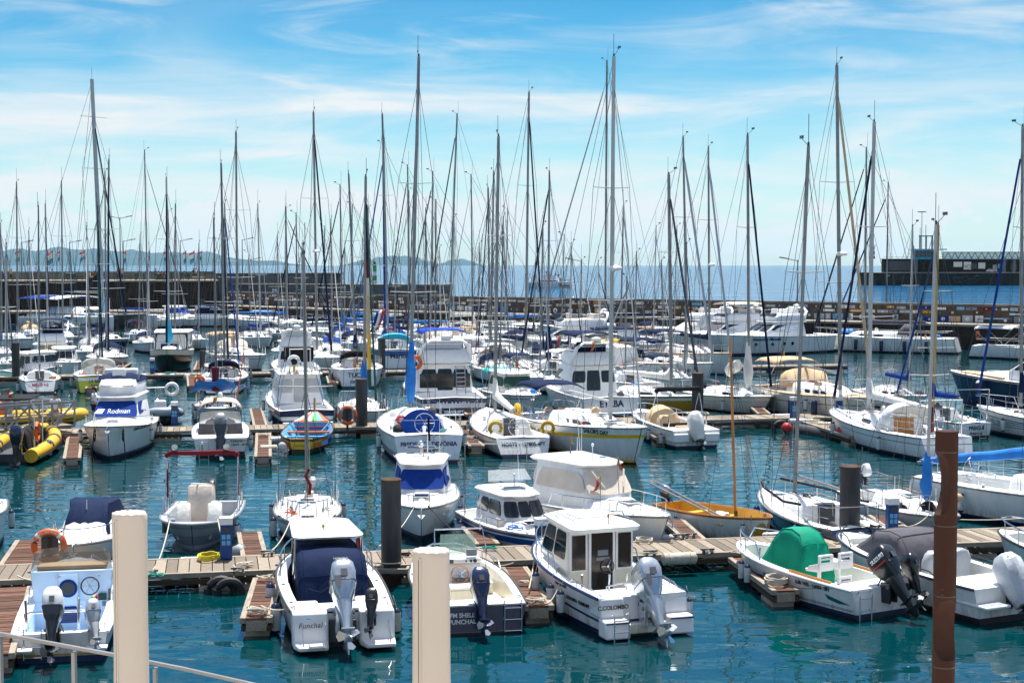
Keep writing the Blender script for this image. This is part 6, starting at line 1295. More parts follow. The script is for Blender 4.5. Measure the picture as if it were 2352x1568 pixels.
X = [-2.9, -2.2, -1.4, -.6, .2, 1.0]; m_ = MB()
for k, (a, c) in enumerate(zip(X, X[1:])):
    for sg in (1, -1):
        for j, (za, zc, cc) in enumerate(((-.02, -.2, ['yellow', 'orange', 'lightblue', 'midgreen', 'orange'][k]), (-.2, -.42, ['orange', 'lightblue', 'royal', 'lightblue', 'lightblue'][k]))): m_.poly([(a, sg * (b.hb(a) - .045), b.dz(a) + za), (c, sg * (b.hb(c) - .045), b.dz(c) + za), (c, sg * (b.hb(c) - .05), b.dz(c) + zc), (a, sg * (b.hb(a) - .05), b.dz(a) + zc)], cc)
b.b('inner_planking', m_)
for x, c in ((-1.9, 'yellow'), (-.9, 'lightblue'), (.2, 'orange'), (1.1, 'maroon')): 
    w_ = b.hb(x) - .06; m_ = MB(); cc = ['orange', 'midgreen', 'cream', 'lightblue', 'orange', 'yellow'] if x < -1.5 else [c] * 6
    for i in range(6): m_.box(x - .13, x + .13, -w_ + 2 * w_ * i / 6, -w_ + 2 * w_ * (i + 1) / 6 - .003, b.dz(x) - .2, b.dz(x) - .14, cc[i])
    b.b('thwart', m_)
b.b('stem_post', MB().tube([(3.05, 0, 1.2), (3.1, 0, 2.0)], .05, 'gold', 6)); [b.b('knee', MB().tube([(.6, s * .95, 1.05), (.35, s * .55, .6)], .05, 'lightblue', 5)) for s in (1, -1)]
b.txt('PODC  FUNCHAL  PORTUGAL  VIVA QUEM PODE', .12, 'a', 0, .38, 'black') if False else None
text_mesh('FUNCHAL - VIVA QUEM PODE', .11, 'black', frame((-3.26, 0, .40), (0, -1, 0), (0, 0, 1)), parent=b.e, conf=lambda p, c: Vector((-3.22 + .0 * p.y, p.y * .4, p.z)))
D5 = b
# ================================================================ P. Paixao bowrider
b = open_hull('motorboat', 'white sports boat with black framed cream bimini and dark grey outboard', 507, 1053, 0, 'stern', 101, 6.6, 2.5, side=.24, floor=.35, x0=-.30, x1=.02, inner='cream', fb=1.2, fs=.9, cols=('white', 'white', 'anti', 'anti'), boot=(.3, .16), rub='white2')
W = Stack([(1.2, -.4, .9, .98, .8, .3), (1.75, -.4, .25, .88, .7, .25)], .2); b.b('windscreen', MB().loft([list(reversed(W.ring(l))) for l in W.lv], 'clearsheet', cap=(False, False)), smooth=50); b.b('dash_cover', fabric([[(-.2 + a_, b_, z) for a_, b_ in rrect(w_, d_, .15)] for z, w_, d_ in ((1.0, .5, .8), (1.35, .4, .6), (1.5, .2, .3))], 'beige', 3, .03), smooth=60)
bimini(b, -.9, .5, .95, 0, 2.15, 'beige', .25, hx=-.6, zb=.95, frame_='black', droop=.12); [b.b('seat', MB().box(-1.3, -1.1, y - .42, y + .42, .4, 1.35, 'greyc').box(-1.2, -.7, y - .4, y + .4, .4, .8, 'grey'), bev=.06) for y in (.55, -.55)]
b.b('transom_bench', MB().box(-3.2, -2.1, .4, 1.08, .35, .9, 'white2').box(-3.2, -2.1, -1.08, -.4, .35, .9, 'white2'), bev=.06); outboard(b, -3.3, 0, .74, 1.5, 30, 'grey', 'dgrey', label='dark grey outboard'); text_mesh('YAMAHA', .1, 'white2', Matrix.Translation((-3.3, 0, .74)) @ Matrix.Rotation(R(30), 4, 'Y') @ Matrix.Scale(1.5, 4) @ frame((-.545, 0, .5), (0, -1, 0), (.05, 0, 1)), parent=b.e); ladder(b, -3.32, .72, -.05, .85, .2); nflag(b, -1.0, .1, 2.1, .5, ('midgreen', 'red'), .4)
b.txt('P.PAIXÃO I', .14, 'a', -.78, .76, 'black'); b.txt('130473 - 5PT', .12, 'a', -.78, .60, 'black'); [fender(b, x, -1, .6) for x in (-2, -.5)]; D4 = b
# ================================================================ covered outboard boat at right of the yacht with yellow stripe
b = open_hull('motorboat', 'white sport boat with folded black bimini, tan covers and white wrapped outboard', 1600, 1030, 0, 'stern', 107, 7.2, 2.6, side=.26, floor=.35, x0=-.30, x1=.36, inner='white2', fb=1.2, fs=.85, cols=('white', 'white', 'antiblue', 'anti'), rub='grey')
roller(b, [(-1.4, -1.15, 2.45), (-1.4, -1.05, 2.6), (-1.4, 1.05, 2.6), (-1.4, 1.15, 2.45)], 'blackc', .11, 'folded_bimini'); [b.b('bimini_frame', MB().tube([(x, sg * 1.15, .9), (-1.4, sg * 1.1, 2.45)], .018, 'steel', 6)) for sg in (1, -1) for x in (-.5, -1.9)]
rings = []
for x_, h, w_ in ((.0, .7, .8), (.2, 1.5, .75), (.8, 1.65, .7), (1.6, 1.0, .6)): rings.append([Vector((x_, math.cos(pi * k / 10) * w_, .55 + (h - .55) * math.sin(pi * k / 10) ** .5)) for k in range(11)])
b.b('console_cover', fabric(rings, 'tan', 6, .025), smooth=60); b.b('seat_cover', fabric([[(-.8 + a_, .45 + b_ * f, z) for a_, b_ in rrect(.25, .32, .1)] for z, f in ((.4, 1), (1.1, .95), (1.3, .5))], 'tan', 2, .02), smooth=60)
b.b('stern_bench', MB().box(-2.4, -2.0, -1.0, .5, .4, .95, 'tan').box(-2.2, -1.9, -1.0, 1.0, .9, 1.05, 'blackc'), bev=.05); b.b('transom_bench', MB().box(-3.7, -2.5, .38, 1.15, .3, .72, 'white2').box(-3.7, -2.5, -1.15, -.38, .3, .72, 'white2').box(-3.0, -2.4, -.9, .9, .3, .85, 'white2'), bev=.06)
outboard(b, -3.5, .05, .65, 1.25, 28, 'white2', 'black', cover='whitec', label='outboard wrapped in a white cover'); b.b('name_board', MB().box(-3.06, -3.03, -.98, -.38, .5, .82, 'white2')); text_mesh('DEEP CALM', .14, 'black', frame((-3.065, -.68, .72), (0, -1, 0), (0, 0, 1)), parent=b.e); text_mesh('121765-5PT', .12, 'black', frame((-3.065, -.68, .58), (0, -1, 0), (0, 0, 1)), parent=b.e)
b.b('stern_arch', MB().tube([(-2.5, .95, .7), (-2.6, .95, 1.5), (-2.7, .7, 1.62), (-2.7, -.7, 1.62), (-2.6, -.95, 1.5), (-2.5, -.95, .7)], .03, 'steel', 7)); [fender(b, x, sg, .6) for x in (-2.6, -1.2) for sg in (1, -1)]; b.rail(.8, 3.3, .35, 3, True, .1); D9 = b
# ================================================================ ROW 2 (around the middle pontoon)
D3 = cruiser('white flybridge cruiser with blue logo cover on its windscreen and navy flybridge cover', 247, 990, 1.35, 'bow', 279, 9.6, 3.2, 'fly', scr='royal', fb=1.55, fs=1.0, canvas='white2', flyc='white2', arch=False, fen=2, glassk='royal', hullc='white', hh=.80, flyw=1.0)
def D3S(p, c):
    zc = D3.dz(0) - .03; hs = (9.6 / 8) ** .35 * .80; hc = 1.5 * hs; xw = 9.6 * .14; f = (p.z - (zc + hc * .38)) / (hc * .54); x = xw - .8 * hs * f; y1 = D3.hb(0) * .8 * (.80 - .10 * f); k = abs(p.y) / y1; return Vector((x + (.26 - .08 * f) * (1 - k * k) + .05 + c.z, p.y, p.z))
D3.b('fly_cover', Stack([(3.08, -2.4, .1, 1.15, .9, .2), (3.28, -2.2, -.1, 1.05, .8, .15), (3.45, -1.6, -.5, .5, .4, .1)], .3).mb('navyc'), smooth=60)
text_mesh('Rodman', .30, 'white2', frame((2.02, 0.12, 1.88), (0, 1, 0), (-.45, 0, 1)), parent=D3.e, shear=.2, conf=lambda p, c: D3S(p, c)); D3.b('logo_mark', MB().poly([D3S(Vector((0, y, z)), Vector((0, 0, .004))) for y, z in ((-.98, 1.78), (-.60, 1.78), (-.48, 1.98), (-.80, 1.98))], 'white2'))
D3.txt('13952FN  DR. ANTONIO RIBEIRO', .17, 's', 2.0, 1.28, 'dgrey') if False else D3.txt('13952FN  DR. ANTONIO RIBEIRO', .17, 'p', 1.9, 1.22, 'dgrey')
for sg in (1, -1): D3.b('anchor_rope', MB().torus((4.3, sg * .6, 1.15), .28, .03, 'roped', 'y', 16, 5)); D3.b('hanging_rope', MB().tube([(4.35, sg * .62, 1.3), (4.45, sg * .7, .2), (4.45, sg * .7, -.3)], .025, 'roped', 5))
D6 = sail('white racing yacht with round blue sprayhood, stern towards the camera', 986, 1066, 0, 'stern', 99, 12., 3.7, (942, 962, 130), 'skyc', 'white', 'white', 'stripe_navy', text='FREDERICA DEVÓNIA', tsub='108156-4PT', tkey='stripe_navy', furl='greyc', tsz=.24, q=.7, coverstyle='mast', wins=2, fs=1.15, low=None, booml=4., wt=.80, cockpit='white2', tr=.3)
D6.b('round_sprayhood', MB().lathe((-2.2, 0, 1.02), [(.01, .20), (.5, .16), (.85, .08), (.98, .0)], 'royal', 28, 'x'), smooth=60); D6.b('lifebuoy_rope', MB().torus((-1.9, .85, 1.5), .18, .06, 'red', 'x', 14, 6, flat=2)); ladder(D6, -5.9, -.4, .25, 1.3, .2); pole(D6, [(-5.95, 0, 1.0), (-5.7, 0, 2.0)], .05, 'blackc', 'rolled_ensign', 6)
for z0, z1 in ((.28, .34), (.40, .43)):
    m_ = MB(); X = [-5.9 + .8 * i for i in range(15)]
    for sg in (1, -1): m_.loft([[(D6.xs(x, z), sg * (D6.side(x, z) + .008), z) for z in (z0, z1)] for x in X], 'stripe_navy', closed=False, cap=(False, False))
    D6.b('hull_stripe', m_)
D7 = sail('white sloop with open transom, yellow horseshoe buoy and cream boom cover', 1212, 1052, 0, 'stern', 100, 10.6, 3.2, (1137, 1145, 313), 'whitec', 'white', 'white', 'stripe_navy', text='NORTE - 129805-4PT', tkey='black', tsz=.22, furl=None, wins=2, fs=.85, q=.7, wt=.76, booml=5.4, bdown=-.35)
for sg, x in ((1, -4.4), (-1, -4.7)): D7.b('horseshoe_buoy', MB().torus((x, sg * 1.15, 1.25), .26, .09, 'yellow', 'x', 16, 7, -.9, pi + .9))
D8 = sail('long white yacht with a broad yellow stripe and yellow boot line, bow towards the camera', 1474, 990, 1.5, 'bow', 291, 12.2, 3.6, (1402, 1410, 130), None, 'white', 'stripe_yel', 'stripe_yel', furl='whitec', wins=4, fb=1.55, fs=1.15, st=(.30, .46), bim='navyc', coverstyle='boom', radar=True, booml=4.6, q=.66, mk='mastw', rakeb=.8, mfat=1.15, fen=1)
D8.txt("SAILOR'S DAY", .26, 's', 3.9, 1.28, 'black'); D8.b('life_sling', MB().torus((-3.8, -1.8, 1.5), .30, .11, 'yellow', 'y', 16, 7)); hatch(D8, 3.2, 0, 1.62, .6, .6)
D10 = sail('white sloop with navy sheer line and clear sprayhood in front of the ribbed pipe float', 2188, 1003, 1.1, 'stern', 104, 11.4, 3.4, (1995, 2008, 280), 'whitec', 'white', 'stripe_navy', 'stripe_navy', st=(.28, .31), furl='navyc', furlr=.12, wins=1, dodger='white2', q=.7, booml=5.0, bdown=-.2, mk='mastw', mfat=1.2, fclear='clearsheet', fs=1.0)
D10.b('companion_doors', MB().box(-1.5, -1.45, -.5, .5, .5, 1.5, 'varn')); D10.b('red_rope_coil', MB().tube([(-4.6, .3, 1.2), (-4.62, .35, 1.8), (-4.58, .28, 2.3)], .09, 'maroon', 6)); ladder(D10, -5.4, 0, -.2, 1.5, .25); D10.b('stern_arch', MB().tube([(-4.6, 1.1, 1.0), (-4.8, 1.0, 2.6), (-4.8, -1.0, 2.6), (-4.6, -1.1, 1.0)], .035, 'white2', 6))
D11 = sail('small white sloop with oval white transom and blue sail bag on a golden mast', 2243, 1008, 0, 'stern', 104, 8.0, 2.7, (2143, 2155, 517), 'royal', 'white', 'white', 'anti', text='FREGUÍ', tsub='FUNCHAL', tkey='stripe_navy', tsz=.3, furl='royal', furlr=.09, wins=2, wheelp=False, mk='gold', mfat=1.5, booml=2.6, fs=.9, tr=.0, wt=.6)
ladder(D11, -4.0, -.3, .0, .9); D11.b('stern_arch', MB().tube([(-3.4, .9, .9), (-3.7, .85, 2.4), (-3.7, -.85, 2.4), (-3.4, -.9, .9)], .035, 'steel', 6))
D12 = sail('white yacht with several thin navy hull stripes at the right edge', 2262, 930, 1.3, 'bow', 122, 11.5, 3.5, (2345, 2349, 290), 'navyc', 'white', 'stripe_navy', 'stripe_navy', st=(.26, .30), furl='royal', furlr=.12, wins=2)
for z0 in (.5, .62, .72):
    m_ = MB(); X = [-5.4 + .9 * i for i in range(12)]
    for sg in (1, -1): m_.loft([[(D12.xs(x, z), sg * (D12.side(x, z) + .008), z) for z in (z0, z0 + .035)] for x in X], 'stripe_navy', closed=False, cap=(False, False))
    D12.b('hull_stripe', m_)
E2 = sail('small blue and white sloop with a bright blue tarp and dark red furled sail', 508, 962, .3, 'bow', 282, 7.2, 2.4, (497, 491, 505), None, 'white', 'hullblue', 'hullblue', furl=None, wins=2, wheelp=False, spread=1, mk='alud', fb=1.05, fs=.9)
E2.b('blue_tarp', pad([(-.2, 1.1, 1.6), (-.2, -1.5, 1.5), (1.7, -1.0, 2.2), (1.7, .9, 2.2)], 'skyc', .08, 8, 4, -.2)); E2.b('furled_red_sail', fabric([[(1.0 + .17 * math.cos(a), -.05 + .2 * math.sin(a), z) for a in range(6)] for z in (1.6, 2.0, 2.4, 2.9)], 'maroon', 4, .06), smooth=60)
pole(E2, [(2.6, 1.0, .9), (1.4, 1.5, 3.9)], .035, 'orange', 'wooden_pole'); E2.b('hoop_wheel', MB().torus((2.7, 1.25, 1.5), .5, .035, 'hullblue', 'x', 18, 5, 0, pi)); E2.b('ring_buoy', MB().torus((-2.5, -.9, 1.9), .25, .08, 'orange', 'x', 14, 6))
E3 = cruiser('white fishing launch with clear side curtains, golden rod holders and dark blue hull', 706, 985, 0, 'stern', 106, 9.4, 3.2, 'pilot', hullc='navy', stripe='white', st=(.3, .5), low='navy', fb=1.5, fs=.95, rear='clearsheet', glassk='clearsheet', fen=2, hh=.98)
for y in (-1.0, -.6, -.2, .2, .6): E3.b('rod_holder', MB().tube([(-2.35, y, 2.65), (-2.4, y, 2.95)], .035, 'gold', 6))
for sg in (1, -1): E3.b('tower_leg', MB().tube([(-2.2, sg * 1.25, 1.0), (-1.7, sg * .9, 3.4)], .03, 'steel', 6)); E3.b('tower_leg', MB().tube([(-2.6, sg * 1.2, 1.0), (-1.9, sg * .7, 3.4)], .03, 'steel', 6)); E3.b('outrigger', MB().tube([(-1.5, sg * .7, 3.0), (-2.2, sg * 2.0, 2.9)], .03, 'mastw', 6))
E3.b('horseshoe_buoy', MB().torus((-2.3, .35, 3.35), .28, .10, 'white2', 'x', 16, 7, -pi / 2 + .5, 1.5 * pi - .5)); E3.b('yellow_rope', MB().tube([(-2.4, .35, 3.2), (-2.42, .35, 2.8)], .07, 'yellow', 6)); E3.b('tower_seat', MB().tube([(-1.8, -.6, 2.9), (-1.8, -.6, 4.0), (-1.8, .5, 4.0), (-1.8, .5, 2.9)], .04, 'white2', 6)); E3.b('tower_canvas', pad([(-1.7, .8, 4.1), (-1.7, -.8, 4.1), (-1.6, -.8, 3.3), (-1.6, .8, 3.3)], 'blackc', .01, 4)); E3.txt('EN', .3, 's', -3.6, .55, 'lgrey')
E4 = sail('small white sloop with bright blue sail bundle behind the dark mooring pile', 872, 968, .4, 'bow', 284, 8.0, 2.6, (836, 840, 405), 'skyc', 'white', 'white', 'anti', furl='dgreen', furlr=.1, wins=2, wheelp=False, coverstyle='mast', fb=1.1, fs=.9)
# spiral-wrapped furled sail of many colours
sp_ = [E4.loc(atY(849, 890, E4.o0.y)), E4.loc(atY(842, 470, E4.o0.y))]; cs = ['dgreen', 'yellow', 'yellow', 'tan', 'tan', 'beige', 'maroon', 'navyc', 'navyc', 'navyc']
for i, c_ in enumerate(cs): a = sp_[0].lerp(sp_[1], i / len(cs)); c = sp_[0].lerp(sp_[1], (i + 1) / len(cs)); E4.b('coloured_sail_wrap', MB().tube([a, c], .10 - i * .004, c_, 8))
E5 = cruiser('large white flybridge motor yacht with dark rear windows and bright blue flybridge bimini', 1043, 966, 0, 'stern', 101, 12.0, 4.1, 'fly', fb=1.7, fs=1.2, hullc='navy', stripe='white', st=(.25, .5), text='BALANÇA', tsub='10600-4PT', tkey='white2', bimk='bluec', canvas='white2', hh=.86, flyw=1.05, tsz=.42, rear='glass', platform=True)
E5.b('fly_ladder', MB().tube([(-3.2, -.6, 1.2), (-2.7, -.6, 3.1)], .03, 'steel', 6).tube([(-3.2, -1.1, 1.2), (-2.7, -1.1, 3.1)], .03, 'steel', 6)); m_ = MB(); [m_.tube([(-3.2 + .5 * i / 8, -.6, 1.2 + 1.9 * i / 8), (-3.2 + .5 * i / 8, -1.1, 1.2 + 1.9 * i / 8)], .025, 'steel', 5) for i in range(1, 8)]; E5.b('ladder_rungs', m_)
E5.b('rear_window', MB().box(-2.70, -2.66, -1.45, 1.45, 1.55, 2.35, 'glass'), bev=.01); E5.b('ring_buoy', MB().torus((-2.9, 1.75, 3.0), .33, .11, 'orange', 'x', 18, 7))
E6 = cruiser('white cabin cruiser with green windscreen cover and turquoise cockpit canopy', 1222, 945, .3, 'bow', 284, 8.6, 2.9, 'hard', scr='dgreen', fb=1.2, fs=.95, bimk='tealc', fen=1, st=(.2, .24), stripe='dgreen', hh=.74); 
E6.b('screen_cover_lower', MB().poly([(1.75, -1.0, 1.50), (1.75, 1.0, 1.5), (1.62, .95, 1.85), (1.62, -.95, 1.85)], 'greenc')) if False else None
nflag(E6, .3, 0, 2.2, .7, ('midgreen', 'red', 'red'), .5); E6.b('search_lamp', MB().tube([(.5, -.3, 2.1), (.5, -.3, 2.5)], .03, 'steel', 6).lathe((.5, -.3, 2.55), [(.05, -.1), (.13, 0), (.02, .02)], 'steel', 12, 'x')); pole(E6, [(.2, .4, 2.1), (.2, .4, 2.9)], .02, 'white2', 'antenna')
E7 = cruiser('white flybridge cruiser with dark cabin doors behind the yacht with yellow stripe', 1405, 962, 0, 'stern', 106, 11.0, 3.8, 'fly', fb=1.6, fs=1.15, text='ETLBA', tkey='stripe_navy', bimk='navyc', hh=.84, fen=1, rear='glass', tsz=.5, canvas='navyc', arch=True)
nflag(E7, -3.2, .2, 2.8, 1.4, ('midgreen', 'red', 'red'), .55)
E8 = sail('ochre hulled sloop with netting and white boom cover', 1600, 932, .6, 'bow', 308, 9.5, 3.0, (1542, 1536, 400), 'whitec', 'ochre', 'white', 'ochre', furl='greyc', furlr=.13, wins=2, st=(.1, .25), booml=4.2, mfat=1.2, group=None)
E8.b('ring_buoy', MB().torus((-3.4, -.8, 1.9), .4, .13, 'orange', 'x', 16, 7, 0, pi)); E8.b('yellow_float', MB().sphere((-3.2, -1.2, 2.2), .2, 'yellow', 8, 1.3))
E9 = sail('white sloop with white furled mainsail bundle on the mast, bow to the right', 1772, 905, 1.25, 'bow', 296, 8.8, 2.9, (1720, 1717, 310), 'whitec', 'cream', 'stripe_navy', 'white', st=(.3, .315), furl='navyc', furlr=.12, wins=2, wheelp=False, coverstyle='mast', booml=3.)
E9.b('sail_bundle', fabric([[(1.15 - i * .28 + .1 * math.cos(a), .2 * math.cos(a * 1.1), 2.7 - i * .1 + .35 * math.sin(a)) for a in range(6)] for i in range(5)], 'whitec', 6, .06), smooth=60); E9.txt('Diônes', .25, 's', 2.3, .95, 'stripe_navy')
E10 = sail('large cream decked yacht with tan bimini and tan sprayhood beyond the middle pontoon', 2003, 915, 1.6, 'bow', 283, 13., 4.0, (1930, 1922, 150), None, 'cream', 'stripe_navy', 'stripe_navy', st=(.42, .46), furl='tan', furlr=.15, wins=5, dodger='tan', bim='tan', fb=1.5, fs=1.25, radar=True, mfat=1.25, deckk='teakdeck', booml=5.5, mk='alu', fclear='tan')
for x in (1.0, 3.2): fender(E10, x, -1, 1.1, 'fendernavy')
for x in (-6.5,): E10.b('wheel', MB().torus((x, 0, 2.2), .8, .03, 'dgrey', 'x', 20, 5)); nflag(E10, -7.2, .9, 1.5, 1.8, ('black', 'red', 'yellow'), .6)
E11 = cruiser('dark navy retro motor launch with tan deck and dark canopy at the right edge', 2184, 866, 1.6, 'bow', 132, 12.5, 3.9, 'express', hullc='navy', stripe='tan', st=(.04, .12), fb=2.0, fs=1.5, roofk='greyc', glassk='glass', fen=0, low='navy', rail_=False)
E11.b('teak_foredeck', MB().hexa([(1.9, -1.5, 1.83), (5.4, -.4, 1.98), (5.4, .4, 1.98), (1.9, 1.5, 1.83), (1.9, -1.5, 1.9), (5.4, -.4, 2.05), (5.4, .4, 2.05), (1.9, 1.5, 1.9)], 'tan'), bev=.02)
for x in (3.4, -.8): fender(E11, x, 1, 1.0, 'darkwood', cap='white2')
# ================================================================ ROW 3 (third pontoon)
sail('small white sloop with grey wrapped outboard on its stern, left edge', 55, 905, 0, 'stern', 108, 8.2, 2.7, (91, 88, 475), None, 'white', 'white', 'anti', furl=None, wins=2, wheelp=False, text='MELLO 9-2', tkey='red', tsz=.26, booml=4.2)
outboard(Boat.__new__(Boat), 0, 0, 0) if False else None
cruiser('white cabin boat with golden rear windows and navy flybridge canvas', 112, 848, .3, 'stern', 101, 9.2, 3.3, 'fly', rear='goldglass', canvas='navyc', flyc='navyc', fb=1.4, fs=.95, arch=False, bimk='navyc', name='cabin_cruiser', hh=.76)
sail('yellow green hulled yacht with white heart shaped transom', 222, 904, 0, 'stern', 103, 10., 3.4, (230, 224, 475), None, 'lime', 'white', 'lime', text='LA BELLE', tsub='FUNCHAL', tkey='black', furl='navyc', furlr=.13, dodger='clearsheet', st=(.1, .3), mk='dgreen', mfat=.8, fs=1.2)
sail('grey blue hulled sloop with clear pilot sprayhood right of the yellow green yacht', 302, 850, .2, 'bow', 286, 10.5, 3.4, (246, 250, 368), 'navyc', 'greyhull', 'white', 'stripe_navy', furl='navyc', furlr=.13, dodger='navyc', wins=3)
sail('navy hulled yacht with navy bimini in front of the catamaran', 313, 800, .2, 'bow', 308, 10., 3.3, (243, 241, 395), 'navyc', 'navy', 'white', 'anti', furl=None, bim='navyc', wins=3, dodger='navyc')
sail('round hulled white sloop with navy sprayhood beyond the third pontoon', 188, 795, .2, 'bow', 300, 10., 3.4, (144, 141, 417), 'navyc', 'white', 'stripe_navy', 'anti', dodger='navyc', furl=None, q=.55, wins=2, st=(.3, .34))
sail('white yacht crowded with deck gear and blue furled cover, far left', 74, 800, .2, 'bow', 308, 11., 3.4, (40, 38, 420), 'navyc', 'white', 'hullblue', 'anti', wins=3, furl='alud')
sail('white sloop with turquoise lashed cover at the left edge', 30, 835, .3, 'bow', 300, 9.5, 3.0, (3, 1, 515), 'skyc', 'white', 'white', 'anti', furl='alud', furlr=.12)
cruiser('small turquoise and white cabin boat at the left edge', 6, 872, .2, 'stern', 60, 6.5, 2.3, 'pilot', hullc='turq', stripe='white', low='turq', fb=1.1, fs=.8, hh=.8, fen=0)
F9 = sail('black hulled wheelhouse yacht with white curtains and blue mast bundle', 396, 852, .2, 'bow', 279, 11., 3.5, (388, 382, 410), 'cyanc', 'black', 'cream', 'black', st=(.05, .42), furl='navyc', furlr=.14, coverstyle='mast', wins=0, fb=1.9, fs=1.5, mk='mastw', q=.55)
S = Stack([(1.5, -3.8, .2, 1.5, 1.35, .1), (2.9, -3.8, -.1, 1.5, 1.3, .1), (3.0, -4.0, .3, 1.6, 1.4, .15), (3.1, -3.9, .1, 1.5, 1.3, .1)], .15, ['black', 'black', 'white2']); F9.b('wheelhouse', S.mb('white2')); F9.b('curtained_screen', S.win('whitec', 'f', .05, .95, .1, .95, 0, .02, rad=.03)); [F9.b('window', S.win('whitec', f, .1, .9, .2, .9, 0, .01)) for f in 'ps']; F9.b('rolled_sail', MB().tube([(1.9, -.7, 1.95), (1.9, .7, 1.95)], .22, 'navyc', 8))
sail('white and green hulled sloop with navy sprayhood and navy name band', 536, 905, 0, 'stern', 98, 9.8, 3.2, (516, 508, 378), None, 'white', 'stripe_navy', 'white', text='128827-4PT', tkey='white2', st=(.12, .42), furl='navyc', furlr=.12, dodger='navyc', tsz=.24)
F11 = sail('cream yacht with tan sail cover and tan bimini beyond the third pontoon', 598, 845, .3, 'bow', 296, 12.5, 3.9, (545, 542, 303), 'tan', 'white', 'stripe_navy', 'anti', bim='tan', dodger='beige', furl='whitec', wins=3, st=(.3, .33), fclear='beige')
sail('white sloop with blue and white sail cover beside the tan covered yacht', 560, 862, .6, 'bow', 290, 9.5, 3.0, (522, 516, 470), 'whitec', 'white', 'white', 'anti', furl='royal', furlr=.1)
F12 = cruiser('white fishing cruiser with black tower canvas and tall white arch behind the launch', 688, 880, 0, 'stern', 103, 9.8, 3.4, 'fly', fb=1.35, fs=.95, canvas='white2', bimk='whitec', rear='glass', flyw=.9, hh=.84)
sail('white sloop moored bow on beside the fishing cruiser with the white arch', 775, 852, .3, 'bow', 287, 12.5, 3.6, (728, 720, 258), None, 'white', 'white', 'anti', furl='navyc', furlr=.14, wins=3, radar=True, booml=4.)
sail('white yacht with dark sprayhood windows and green furled sail, stern towards the camera', 848, 892, 0, 'stern', 97, 11.5, 3.7, (817, 801, 402), 'navyc', 'white', 'white', 'teal', text='TUCHE', tsub='10000-4PT', tkey='dgrey', dodger='blackc', fs=1.25, tsz=.42, furl='navyc', furlr=.1)
F14 = sail('dark blue and white ketch with decorated name on its stern and a Dutch flag', 920, 850, 0, 'stern', 101, 11.5, 3.9, (892, 878, 262), None, 'white', 'hullblue', 'hullblue', text='Marion', tkey='black', dodger='cyanc', st=(.1, .5), furl='royal', furlr=.16, fs=1.6, fb=1.8, tsz=.55)
nflag(F14, -5.6, 1.2, 1.6, 3.4, ('red', 'white2', 'royal'), 1.8)
sail('white yacht with cockpit tent behind the large flybridge yacht', 1088, 868, 0, 'stern', 101, 10.5, 3.5, (1126, 1121, 432), None, 'white', 'white', 'anti', bim='whitec', dodger='whitec', furl='navyc', furlr=.1)
F16 = sail('grey hulled sloop with navy boom cover, heading right', 1214, 845, .3, 'bow', 298, 13., 3.9, (1207, 1215, 212), 'navyc', 'lgrey', 'lgrey', 'stripe_navy', furl='navyc', furlr=.13, wins=5)
F17 = sail('dark turquoise hulled sloop with white deck net and Portuguese flag', 1298, 876, .2, 'stern', 112, 9.6, 3.2, (1259, 1262, 395), 'navyc', 'teal', 'white', 'teal', st=(.1, .28), text='SKULD', tkey='white2', bim='whitec', wins=2, furl='navyc', coverstyle='mast', furlr=.12)
nflag(F17, -4.5, .8, 1.2, 2.4, ('midgreen', 'red', 'red'), 1.0)
sail('white and charcoal hulled sloop with stern net and grey boom cover', 1185, 868, .2, 'stern', 110, 9.6, 3.2, (1127, 1134, 395), 'lgrey', 'dgrey', 'white', 'anti', st=(.1, .5), wins=2, furl=None)
cruiser('white motor launch with blue rings painted on its cabin and a solar bimini', 1395, 842, .1, 'stern', 96, 11., 3.9, 'hard', hullc='navy', stripe='white', st=(.1, .3), rear='white2', bimk='blackc', fb=1.6, fs=1.2, hh=.75)
F20 = cruiser('white motor cruiser carrying a yellow kayak on its roof', 1470, 868, .2, 'stern', 112, 10., 3.6, 'hard', rear='white2', fb=1.4, fs=1.05, roofk='white2', hh=.72)
F20.b('kayak', MB().lathe((0, 0, 2.55), [(.02, -2.2), (.22, -1.4), (.33, 0), (.22, 1.4), (.02, 2.2)], 'yellow', 10, 'y'))
F21 = sail('white yacht with three black stripes near its waterline, bow to the right', 1636, 838, 1.5, 'bow', 295, 12.2, 3.8, (1578, 1569, 315), None, 'white', 'white', 'black', st=(.3, .34), furl='lgrey', furlr=.16, bim='navyc', wins=3, fb=1.55, fs=1.2)
for z0 in (.30, .44): m_ = MB(); X = [-5.8 + .9 * i for i in range(13)]; [m_.loft([[(F21.xs(x, z), sg * (F21.side(x, z) + .008), z) for z in (z0, z0 + .07)] for x in X], 'black', closed=False, cap=(False, False)) for sg in (1, -1)]; F21.b('hull_stripe', m_)
F21.txt('SOPHIA', .35, 's', 4.2, 1.0, 'dgrey')
F22 = sail('tall pale yacht with teak deck edge and grey furled sails, bow to the right', 1672, 812, 1.7, 'bow', 293, 13., 4.0, (1629, 1627, 338), 'navyc', 'white', 'white', 'lightblue', furl='lgrey', furlr=.17, deckk='teakdeck', bim='navyc', wins=2, fb=1.6, fs=1.3, radar=True)
sail('small white yacht with steering wheels left of the dark piling at centre right', 1470, 900, .4, 'stern', 110, 9., 3.0, (1436, 1440, 640), None, 'white', 'white', 'anti', furl='lgrey', furlr=.13, wheelp=True, wins=2)
